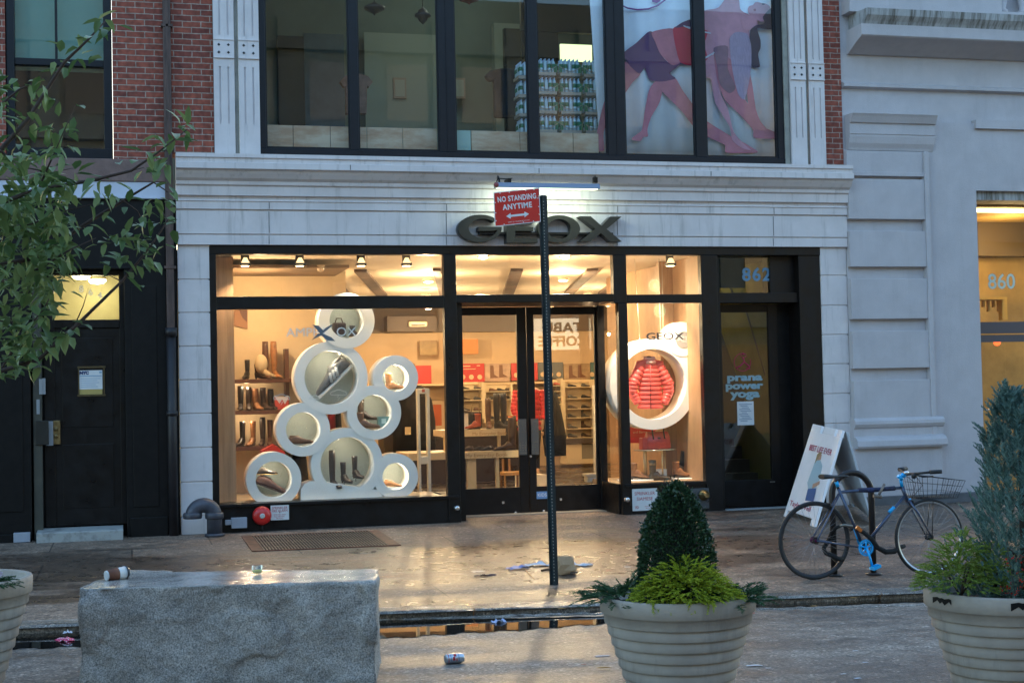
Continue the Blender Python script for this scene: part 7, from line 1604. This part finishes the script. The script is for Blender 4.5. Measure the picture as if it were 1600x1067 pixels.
# shoe walls
cub = M('cubby_cream', (.62, .50, .33), .6)
def shoewall(px0, px1, pys, cols, label, bottom, dark_cols=()):
    t = thing('shoe_rack', label, 'shoe rack', P((px0+px1)/2, bottom, 11.5)); z0_, z1_ = P((px0+px1)/2, bottom, 11.3).z, P((px0+px1)/2, pys[0]-11, 11.3).z; xa, xb = PX(px0, 11.3, 650), PX(px1, 11.3, 650)
    bb('back_panel', cub, lambda m: m.box(xa, xb, 11.58, 11.62, z0_, z1_), t)
    bb('shelf', cub, lambda m: [m.box(xa, xb, 11.3, 11.58, P((px0+px1)/2, py, 11.3).z-.015, P((px0+px1)/2, py, 11.3).z) for py in pys], t)
    bb('upright', cub, lambda m: [m.box(x-.02, x+.02, 11.28, 11.58, z0_, z1_) for x in (xa, xb)], t)
    ords = ['top', 'second', 'third', 'fourth', 'fifth', 'sixth', 'seventh']; co_ = ['left', 'second', 'third', 'fourth', 'fifth']
    for j, py in enumerate(pys):
        for i, px in enumerate(cols):
            rr = random.Random(j*7+i+int(px0)); col_ = rr.choice([blackc, dark, brown, redc if j == 0 else dark, (.06, .06, .06)])
            q = P(px-6, py, 11.42); q.z = P((px0+px1)/2, py, 11.3).z
            shoe('shoe', 'small shoe on the %s shelf of the %s, %s column' % (ords[j], label.split(',')[0], co_[i]), q, .21 if j % 3 else .19, rr.choice(['lace', 'boot', 'heel']) if j > 2 else 'lace', col_, yaw=rr.choice([-.2, -.3, -.1]), H=.15, parts=False, group='shoes on the back wall racks', cat='shoe')
shoewall(882, 930, (604, 622, 638, 652, 669, 683), (893, 914), 'right back wall shoe rack, behind the right shop door', 688)
shoewall(861, 879, (602, 611, 620, 631, 641, 651), (871,), 'narrow shoe rack, between the steel post and right rack', 657)
shoewall(714, 755, (608, 625, 642), (725, 746), 'left back wall shoe rack, behind the left shop door', 655)
shoewall(758, 800, (611, 624, 655), (770, 782, 795), 'middle back wall shoe rack, left of the mannequin', 660)
t = thing('low_cabinet', 'low cream and grey cabinet under the right shoe rack', 'cabinet', P(905, 722, 11)); bb('carcass', cub, lambda m: (m.pb(886, 717, 931, 724, 11, 11.5), m.pb(886, 694, 909, 717, 11.02, 11.5)), t); bb('door', M('cabinet_grey', (.22, .2, .17), .6), lambda m: m.pb(909, 694, 931, 717, 11.03, 11.5), t); bb('counter_edge', M('recess_dark', (.08, .06, .05), .7), lambda m: m.pb(882, 685.5, 931, 692.5, 10.98, 11.5), t)
t = thing('card_box', 'small cream box on the floor inside the right shop door', 'box', P(926, 752, 1.5)); bb('box_body', M('box_card', (.66, .58, .42), .6), lambda m: (m.pb(918, 744, 935, 753, 1.5, 1.65), m.pb(916, 740, 934, 744, 1.48, 1.66)), t); bb('box_label', white_sign, lambda m: m.pb(922, 746, 932, 751, 1.49, 1.497), t)
# ---------------------------------------------------------------- right window display
Yv = .62; RR = thing('ring_display', 'white ring with small disc framing the red jacket in the right window', 'display', P(1021, 667, Yv))
c = P(1021, 600, Yv); s = (P(1071, 600, Yv)-P(971, 600, Yv)).length/100
ro_ = bb('ring', disp_m, lambda m: m.annulus(c.x, c.z, 67*s, 52*s, Yv, Yv+.40, 96), RR)
c2 = P(1066, 530, Yv); bb('disc', disp_m, lambda m: (m.lathe([(25.5*s, -.006), (25.5*s, .3)], (c2.x, Yv, c2.z), 48, axis='y'),), RR)
gd_ = bb('grey_disc', M('grey_disc', (.28, .27, .27), .6), lambda m: m.lathe([(12.5*s, 0), (12.5*s, -.004)], (P(1068, 531, Yv).x, Yv-.0065, P(1068, 531, Yv).z), 36, axis='y'), RR)
put_text('lettering', '30|10', (P(1068, 529, Yv).x, Yv-.012, P(1068, 529, Yv).z), .085, M('disc_print', (.62, .6, .58), .6), gd_, ext=.0005); put_text('lettering', 'YEARS', (P(1068, 534, Yv).x, Yv-.012, P(1068, 534, Yv).z), .03, M('disc_print', (.62, .6, .58), .6), gd_, ext=.0005)
bb('hanging_cord', M('cord_white', (.6, .55, .45), .7), lambda m: [m.tube([P(a, 397, Yv+.1), P(b2, y_, Yv+.1)], .0035, 5) for a, b2, y_ in ((991, 1000, 537), (1029, 1032.5, 534), (1034, 1036.5, 534))], RR)
JK = thing('jacket', 'red quilted down jacket hanging inside the white ring of the right window', 'jacket', P(1016, 640, Yv+.16)); Yj = Yv+.16
J = lambda px, py, dy=0: P(px, py, Yj+dy)
def jk(m):
    tp_, bt = J(1014.5, 562), J(1016, 639); puff(m, tp_, bt, .155, .185, 11, sq=.5, nn=26)
    puff(m, J(1003, 566), J(989, 600, -.02), .075, .085, 5); puff(m, J(988, 597, -.02), J(987, 615, -.03), .085, .075, 3); puff(m, J(987, 612, -.03), J(997, 631, -.06), .07, .05, 4)
    puff(m, J(1027, 566), J(1043, 600, -.02), .075, .085, 5); puff(m, J(1043, 597, -.02), J(1045, 615, -.03), .085, .075, 3); puff(m, J(1045, 612, -.03), J(1038, 631, -.06), .07, .05, 4)
jkm = M('coral_quilt', (.72, .085, .075), .4, var=.1, vs=10)
bb('shell', jkm, jk, JK)
bb('collar', M('pink_collar', (.80, .42, .34), .5), lambda m: (m.tube([(J(1014.5, 560).x+.062*math.cos(a), J(1014, 560).y+.045*math.sin(a), J(1014, 560).z+.012*math.sin(a)) for a in lin(0, 2*PI, 20)[:-1]], .026, 8, closed=True), m.tube([(J(1014.5, 566).x+.066*math.cos(a), J(1014, 566).y+.055*math.sin(a)-.02, J(1014, 566).z) for a in lin(0, 2*PI, 20)[:-1]], .026, 8, closed=True)), JK)
bb('collar_lining', M('dark_lining', (.10, .02, .02), .8), lambda m: m.blob(J(1014, 558, -.01), (.035, .03, .018), 2), JK)
bb('zip', M('zip_dark', (.25, .02, .025), .6), lambda m: m.tube([J(1016, 570, -.088), J(1017, 639, -.096)], .006, 6), JK)
GT = thing('glass_table', 'small round glass table carrying the red handbag in the right window', 'table', P(1022, 750, .75)); gc = P(1022, 703, .80)
bb('table_top', M('glass_edge', (.55, .60, .52), .1, trans=.6), lambda m: m.lathe([(.275, 0), (.28, .006), (.275, .012)], gc, 48), GT)
for a in (.3, 1.9, 3.5, 5.0): bb('leg', M('gold_leg', (.65, .5, .28), .3, .6), lambda m: m.cyl(gc+Vector((.18*math.cos(a), .18*math.sin(a), 0)), (gc.x+.18*math.cos(a), gc.y+.18*math.sin(a), .335), .012), GT)
HB_ = thing('handbag', 'red leather handbag on the round glass table in the right window', 'bag', gc+Vector((.03, 0, .012))); q = P(1027, 702, .78); q.z = gc.z+.012
rl = M('red_leather', (.50, .05, .035), .35, var=.12, vs=20, coat=.2)
bb('bag_body', rl, lambda m: m.loft([[Vector((q.x+sx2*w_, q.y+sy2*d_, q.z+z)) for sx2, sy2 in ((-1, -1), (1, -1), (1, 1), (-1, 1))] for z, w_, d_ in ((0, .155, .08), (.02, .165, .09), (.16, .16, .075), (.235, .15, .02))]), HB_, bevel=.012)
bb('side_pocket', rl, lambda m: m.obox(q+Vector((-.19, -.0, .08)), Vector((.045, 0, 0)), Vector((0, .07, 0)), Vector((0, 0, .08))), HB_, bevel=.01)
bb('strap', M('dark_strap', (.05, .03, .025), .5), lambda m: [m.tube([q+Vector((a, -.085, .14)), q+Vector((a, -.04, .235)), q+Vector((a+.01, -.02, .30)), q+Vector((a+.05*(1 if a < 0 else -1), -.02, .32))], .010, 6) for a in (-.08, .08)], HB_)
bb('badge', M('dark_strap', (.05, .03, .025), .5), lambda m: m.blob(q+Vector((0, -.083, .15)), (.025, .006, .012), 2), HB_)
BN = thing('red_banner', 'plain red banner hanging behind the white ring in the right window', 'banner', P(1005, 692, 1.25)); b_ = bb('cloth', M('red_banner', (.60, .03, .02), .6), lambda m: m.pprism([(978, 650), (1032, 662), (1032, 667), (1000, 692), (978, 692)], 1.25, .02), BN)
put_text('lettering', 'and Berry', (P(1000, 675, 1.24).x, 1.246, P(1000, 675, 1.24).z), .05, M('banner_print', (.7, .4, .3), .6), b_, ext=.0005)
for px, py, R_, lb in ((993, 748, .25, 'left'), (1066, 745.5, .20, 'right')):
    q = P(px, py, .75); q.z = .336; t = thing('display_plate', 'glossy white round plate under boots, %s one in the right window' % lb, 'display plate', q, 'white plates in the right window'); bb('plate', disp_m, lambda m: m.lathe([(R_, 0), (R_, .014), (R_-.01, .018)], q, 40), t); bb('foot', disp_m, lambda m: m.lathe([(R_*.6, -.001), (R_*.6, .0)], q, 20), t)
q = P(1043, 748, .8); t = thing('display_block', 'small white card block between the boots of the right window', 'display', (q.x, .8, .336)); bb('block', disp_m, lambda m: m.box(P(1023, 740, .8).x, P(1042, 740, .8).x, .8, .95, .336, P(1030, 733, .8).z), t)
def vp(px, Y=.72, z=.354): return Vector((PX(px, Y, 740), Y, z))
shoe('boot', 'tan boot at the left of the right window', vp(985), .29, 'heelboot', tan, yaw=-.15, H=.22)
shoe('boot', 'dark flat shoe behind the tan boot, left of the right window', vp(989, .95), .25, 'lace', blackc, yaw=-.1)
shoe('boot', 'shiny dark bronze buckled boot in the middle of the right window', vp(1014, .66, .336), .30, 'boot', (.10, .07, .04), (.03, .02, .02), yaw=-.35, H=.27, trim=(.75, .85, (.3, .2, .1)))
shoe('boot', 'black boot raised behind at the right of the right window', vp(1060, .9, .47), .28, 'heelboot', blackc, (.4, .3, .2), yaw=-.35, pitch=-.18, H=.24)
shoe('boot', 'orange tan boot with wedge heel at the right of the right window', vp(1051, .72), .30, 'heelboot', tan, yaw=-.1, H=.22)
bb('riser', M('gold_leg', (.65, .5, .28), .3, .6), lambda m: m.cyl(vp(1063, .95, .34), vp(1063, .95, .48), .05), RR)
# ---------------------------------------------------------------- upper room objects
for k, (px, py, rx, rz_, lb, c_) in enumerate(((585, 14, 17, 11, 'wide dark hanging lantern, left one behind the upper window', (.05, .04, .04)), (660.5, 25, 13, 14, 'pointed dark hanging lantern, middle one behind the upper window', (.04, .035, .04)), (733, 0, 17, 8, 'red hanging lantern cut by the top of view behind the upper window', (.28, .03, .02)))):
    Yl_ = 1.6; q = P(px, py, Yl_); s = 1/118; t = thing('lantern', lb, 'lantern', q, 'hanging lanterns')
    pr = [(.1, 1.0), (.35, .7), (.55, .55), (1, .2), (.95, -.1), (.5, -.45), (.35, -.6), (.12, -.8), (.05, -1.0)] if k != 1 else [(.1, 1), (.3, .75), (.55, .6), (.6, .35), (1, .15), (1, -.1), (.62, -.3), (.55, -.55), (.25, -.8), (.05, -1)]
    bb('lantern_body', M('lantern_%d' % k, c_, .5, .3, bump=.5, bs=60), lambda m: m.lathe([(a*rx*s, b2*rz_*s) for a, b2 in pr], q, 16), t)
    bb('hanging_cord', black_ink, lambda m: m.tube([q+Vector((0, 0, rz_*s)), Vector((q.x, q.y, 8.2))], .006, 5), t)
def garment(label, px, py, w0, w1, h, c_, Y, name='shirt', col2=None):
    t = thing(name, label, 'garment', P(px, py, Y)); f = lambda x, y: (P(px+x, py+y, Y).x, P(px+x, py+y, Y).z)
    bb('cloth', M('garment_%s' % name, c_, .9, var=.3, vs=6), lambda m: m.prism([f(*q) for q in ((-4, -h), (4, -h), (w0*.7, -h+4), (w0, -h+13), (w0*.75, -h+22), (w1, -h+20), (w1*.95, 0), (-w1*.95, 0), (-w1, -h+20), (-w0*.75, -h+22), (-w0, -h+13), (-w0*.7, -h+4))], Y, Y+.10), t, bevel=.03)
    bb('hanger', steel, lambda m: m.tube([(f(0, -h)[0], Y+.05, f(0, -h)[1]), (f(0, -h-4)[0], Y+.05, f(0, -h-4)[1]), (f(3, -h-7)[0], Y+.05, f(3, -h-7)[1])], .008, 5), t)
garment('faded pink garment on a hanger behind the upper window mullion', 557, 178, 26, 17, 63, (.24, .13, .10), 2.2, 'robe')
garment('black short sleeved shirt hanging behind the upper window', 790, 184, 33, 18, 78, (.02, .022, .03), 2.2, 'shirt')
for (px, lb) in ((625, 'pale framed certificate on the upper room wall'), (717, 'second pale framed sheet on the upper room wall')):
    t = thing('wall_frame', lb, 'picture frame', P(px, 152, 4.35)); bb('frame', M('frame_tan', (.30, .22, .18), .6), lambda m: m.pb(px-10, 122, px+10, 154, 4.36, 4.4), t); bb('sheet', M('frame_sheet', (.36, .34, .28), .6), lambda m: m.pb(px-7.5, 125, px+7.5, 151, 4.35, 4.358), t)
# packs of bottled water
wm = M('bottle_plastic', (.50, .66, .72), .12, spec=.8); gl_ = M('green_label', (.01, .16, .07), .4); sh = M('shrink_wrap', (.42, .36, .30), .25); cap_m = M('cap_pale', (.55, .66, .85), .4)
def pack(label):
    t = thing('water_pack', label, 'bottle pack', (0, 0, 0), 'packs of bottled water'); Wp, Dpk, Hp = .275, .20, .245
    def bt(m):
        for i in range(5):
            for j in range(3): m.lathe([(.024, .0), (.025, .09), (.023, .10), (.025, .115), (.025, .16), (.018, .19), (.009, .205), (.009, .215)], (-Wp/2+.028+i*.055, .03+j*.06, 0), 10)
    bb('bottles', wm, lambda m: bt(m), t, local=True)
    bb('caps', cap_m, lambda m: [m.lathe([(.011, .21), (.011, .228), (.008, .23)], (-Wp/2+.028+i*.055, .03+j*.06, 0), 8) for i in range(5) for j in range(3)], t, local=True)
    bb('labels', gl_, lambda m: [m.lathe([(.0262, .105), (.0265, .11), (.0265, .155), (.0262, .158)], (-Wp/2+.028+i*.055, .03+j*.06, 0), 10) for i in range(5) for j in (0, 2) if i != 2]+[m.obox((s*(Wp/2-.006), .001, .10), Vector((.022, 0, 0)), Vector((0, .004, 0)), Vector((0, 0, .055))) for s in (-1, 1)], t, local=True)
    bb('wrap', sh, lambda m: (m.box(-Wp/2, Wp/2, .0, .19, .002, .045), m.tube([(-Wp/2, -.002, .12), (-Wp/4, -.004, .075), (0, -.005, .062), (Wp/4, -.004, .075), (Wp/2, -.002, .12)], .006, 5)), t, local=True, bevel=.01)
    return t
YW = .55; zt0 = P(870, 208, YW).z; rows = ['bottom', 'second', 'third', 'top']; first = None
for j in range(4):
    for i, px in enumerate((854, 892, 930)):
        loc = Vector((PX(px, YW, 150)+(.004*((i*3+j) % 3)), YW+.01*((i+j) % 2), zt0+j*.252)); lb = 'pack of water bottles in green labels, %s row of the stack, %s column' % (rows[j], ('left', 'middle', 'right')[i])
        if first is None: first = pack(lb); first.location = loc
        else: copy_thing(first, loc, lb, rz=random.uniform(-.05, .05))
for j in range(4): copy_thing(first, Vector((PX(829, YW+.35, 150), YW+.38, zt0+j*.252)), 'pack of water bottles set back at the left side of the stack, %s row' % rows[j], rz=PI/2)
t = thing('storage_shelf', 'dark low stand that carries the packs of bottled water', 'stand', (PX(870, YW), YW, 4.46)); bb('stand_top', black_flat, lambda m: m.box(PX(820, YW, 200), PX(948, YW, 200), YW-.02, YW+.6, zt0-.04, zt0-.002), t); bb('leg', black_flat, lambda m: [m.box(x, x+.04, YW, YW+.04, 4.46, zt0-.04) for x in (PX(824, YW, 200), PX(935, YW, 200))], t)
# yoga banner
YB = .20; BNR = thing('window_banner', 'pale blue fabric banner with printed women in a yoga stretch behind the upper window', 'banner', P(1080, 246, YB))
bm = M('banner_fabric', (.80, .82, .88), .8, var=.04, vs=3)
def ban(m):
    a = P(918, -60, YB); x0, x1 = PX(914, YB, 0), PX(1215, YB, 100); n = 90; zb_, zt2 = 4.53, 7.9; g = []
    for v in range(2):
        row = []
        for i in range(n+1):
            x = x0+(x1-x0)*i/n+(.13*(1-v) if i == 0 else 0)*0; xx = x+((.16-.16*v)*(1-i/n)); y = YB+.02*math.sin(x*9)+.010*math.sin(x*23+1); row.append(m.b.verts.new((xx, y, zb_ if v == 0 else zt2)))
        g.append(row)
    for i in range(n): m.f([g[0][i], g[0][i+1], g[1][i+1], g[1][i]], True)
ob = bb('fabric', bm, ban, BNR, norm=False); sd_ = ob.modifiers.new('t', 'SOLIDIFY'); sd_.thickness = .002
# flat printed figure shapes: zoom coordinates of the photograph's upper right window
def zq(x, y): return (930+x/4.103, y/4.103)
fig_skin = M('print_skin_violet', (.54, .17, .21), .7, var=.14, vs=3); fig_skin2 = M('print_skin_pale', (.60, .26, .32), .7, var=.12, vs=4); fig_purple = M('print_purple', (.14, .05, .12), .7); fig_red = M('print_red', (.60, .035, .07), .7); fig_hair = M('print_dark_hair', (.06, .035, .06), .7); fig_blond = M('print_pale_hair', (.40, .28, .38), .7, var=.2, vs=25, vscale3=(8, 1, .6))
def smooth(p, n=4):
    o = []; N = len(p)
    for i in range(N):
        a, b2, c2, d2 = p[i-1], p[i], p[(i+1) % N], p[(i+2) % N]
        for j in range(n):
            t = j/n; o.append(tuple(b2[k]+(c2[k]-b2[k])*(t*t*(3-2*t))+.35*(c2[k]-a[k])*t*(1-t)**2-.35*(d2[k]-b2[k])*t*t*(1-t) for k in (0, 1)))
    return o
def figp(name, mat, pts, lay):
    Yf = YB-.036-.0022*lay; bb(name, mat, lambda m: m.pprism([zq(*q) for q in smooth(pts)], Yf, .0012), BNR)
figp('printed_legs', fig_skin, [(190, 395), (290, 470), (240, 530), (185, 610), (120, 700), (60, 830), (52, 880), (55, 968), (0, 968), (-5, 930), (8, 870), (30, 760), (60, 650), (120, 560), (170, 450)], 1)
figp('printed_legs', fig_skin, [(385, 525), (430, 570), (412, 660), (360, 750), (335, 830), (338, 875), (310, 880), (290, 905), (240, 900), (236, 885), (270, 860), (300, 830), (320, 700), (345, 580)], 1)
figp('printed_legs', fig_skin, [(420, 510), (510, 500), (560, 580), (640, 690), (720, 780), (830, 850), (880, 880), (960, 920), (1040, 970), (1020, 982), (840, 980), (830, 930), (700, 870), (620, 800), (560, 720), (440, 600), (380, 530)], 2)
figp('printed_skirt', fig_purple, [(365, 207), (385, 270), (420, 350), (480, 410), (560, 400), (480, 470), (515, 505), (430, 525), (350, 515), (318, 440), (285, 475), (220, 420), (180, 345), (260, 280), (335, 210)], 3)
figp('printed_torso', fig_skin, [(365, 207), (500, 185), (520, 280), (545, 400), (490, 418), (420, 350), (385, 270)], 4)
figp('printed_top', fig_red, [(500, 185), (560, 165), (630, 190), (720, 200), (700, 290), (720, 380), (650, 420), (600, 420), (545, 400), (515, 300)], 5)
figp('printed_shoulder', fig_purple, [(510, 180), (560, 145), (640, 120), (640, 180), (590, 170), (540, 178)], 6)
figp('printed_chest', fig_skin2, [(620, 120), (700, 70), (790, 50), (860, -40), (915, -40), (930, 60), (970, 95), (985, 180), (1000, 300), (995, 430), (900, 420), (760, 330), (740, 480), (690, 470), (690, 300), (640, 200)], 4)
figp('printed_arm', fig_skin2, [(690, 430), (760, 350), (800, 470), (805, 600), (850, 700), (890, 850), (960, 930), (1000, 965), (940, 950), (880, 900), (860, 810), (770, 660), (740, 510), (700, 500)], 5)
figp('printed_arm', fig_skin, [(980, 420), (1010, 560), (1030, 700), (1060, 780), (1100, 830), (1080, 850), (1030, 800), (990, 720), (975, 600)], 6)
figp('printed_thigh', fig_skin, [(800, 330), (900, 420), (920, 600), (960, 640), (1010, 710), (1050, 800), (1165, 855), (1160, 890), (1020, 885), (1010, 830), (920, 730), (830, 640), (780, 500), (760, 330)], 7)
figp('printed_neck', fig_skin2, [(925, 75), (985, 95), (1030, 110), (1040, 165), (985, 200), (950, 190)], 6)
figp('printed_head', fig_skin2, [(978, 62), (988, 42), (1012, 34), (1024, 18), (1044, 16), (1066, 22), (1092, 26), (1120, 44), (1132, 90), (1104, 130), (1068, 142), (1030, 128), (1000, 104), (984, 88)], 7)
figp('printed_hair', fig_hair, [(1085, 150), (1075, 110), (1120, 60), (1160, 50), (1160, 180), (1100, 190), (1040, 185), (1060, 260), (1060, 310), (1045, 350), (1055, 430), (1000, 425), (1000, 330), (990, 250), (995, 195), (1030, 165)], 8)
figp('printed_shadow_fold', M('print_violet_shade', (.26, .12, .16), .7, var=.15, vs=5), [(760, 310), (850, 300), (850, 440), (900, 560), (860, 600), (800, 540), (780, 420)], 9)
figp('printed_pale_hair', fig_blond, [(860, 260), (900, 210), (975, 220), (1000, 300), (1000, 430), (980, 560), (955, 640), (915, 600), (880, 450)], 9)
figp('printed_top_line', M('print_white', (.6, .6, .68), .7), [(620, 250), (632, 330), (650, 340), (690, 385), (760, 345), (758, 337), (690, 372), (655, 330), (640, 315), (630, 260)], 10)
figp('printed_top_line', M('print_white', (.6, .6, .68), .7), [(570, 165), (640, 190), (735, 210), (735, 218), (640, 200), (572, 174)], 10)
bb('printed_curve', M('print_magenta', (.25, .03, .25), .7), lambda m: (m.tube([P(*zq(x, y), YB-.045) for x, y in ((160, 32), (210, 55), (270, 65), (340, 60), (400, 38), (450, 0), (480, -40))], .010, 5), m.pprism([zq(362, 5), zq(400, -20), zq(420, 10), zq(395, 22), zq(365, 14)], YB-.05, .002)), BNR)
bb('printed_arm', fig_skin2, lambda m: m.pprism([zq(612, -60), zq(640, -60), zq(645, 100), zq(625, 70)], YB-.055, .001), BNR)
figp('printed_face', fig_hair, [(1070, 25), (1085, 25), (1085, 33), (1072, 33)], 9); figp('printed_face', M('print_lips', (.35, .06, .1), .7), [(1015, 62), (1028, 58), (1030, 72), (1018, 74)], 9)
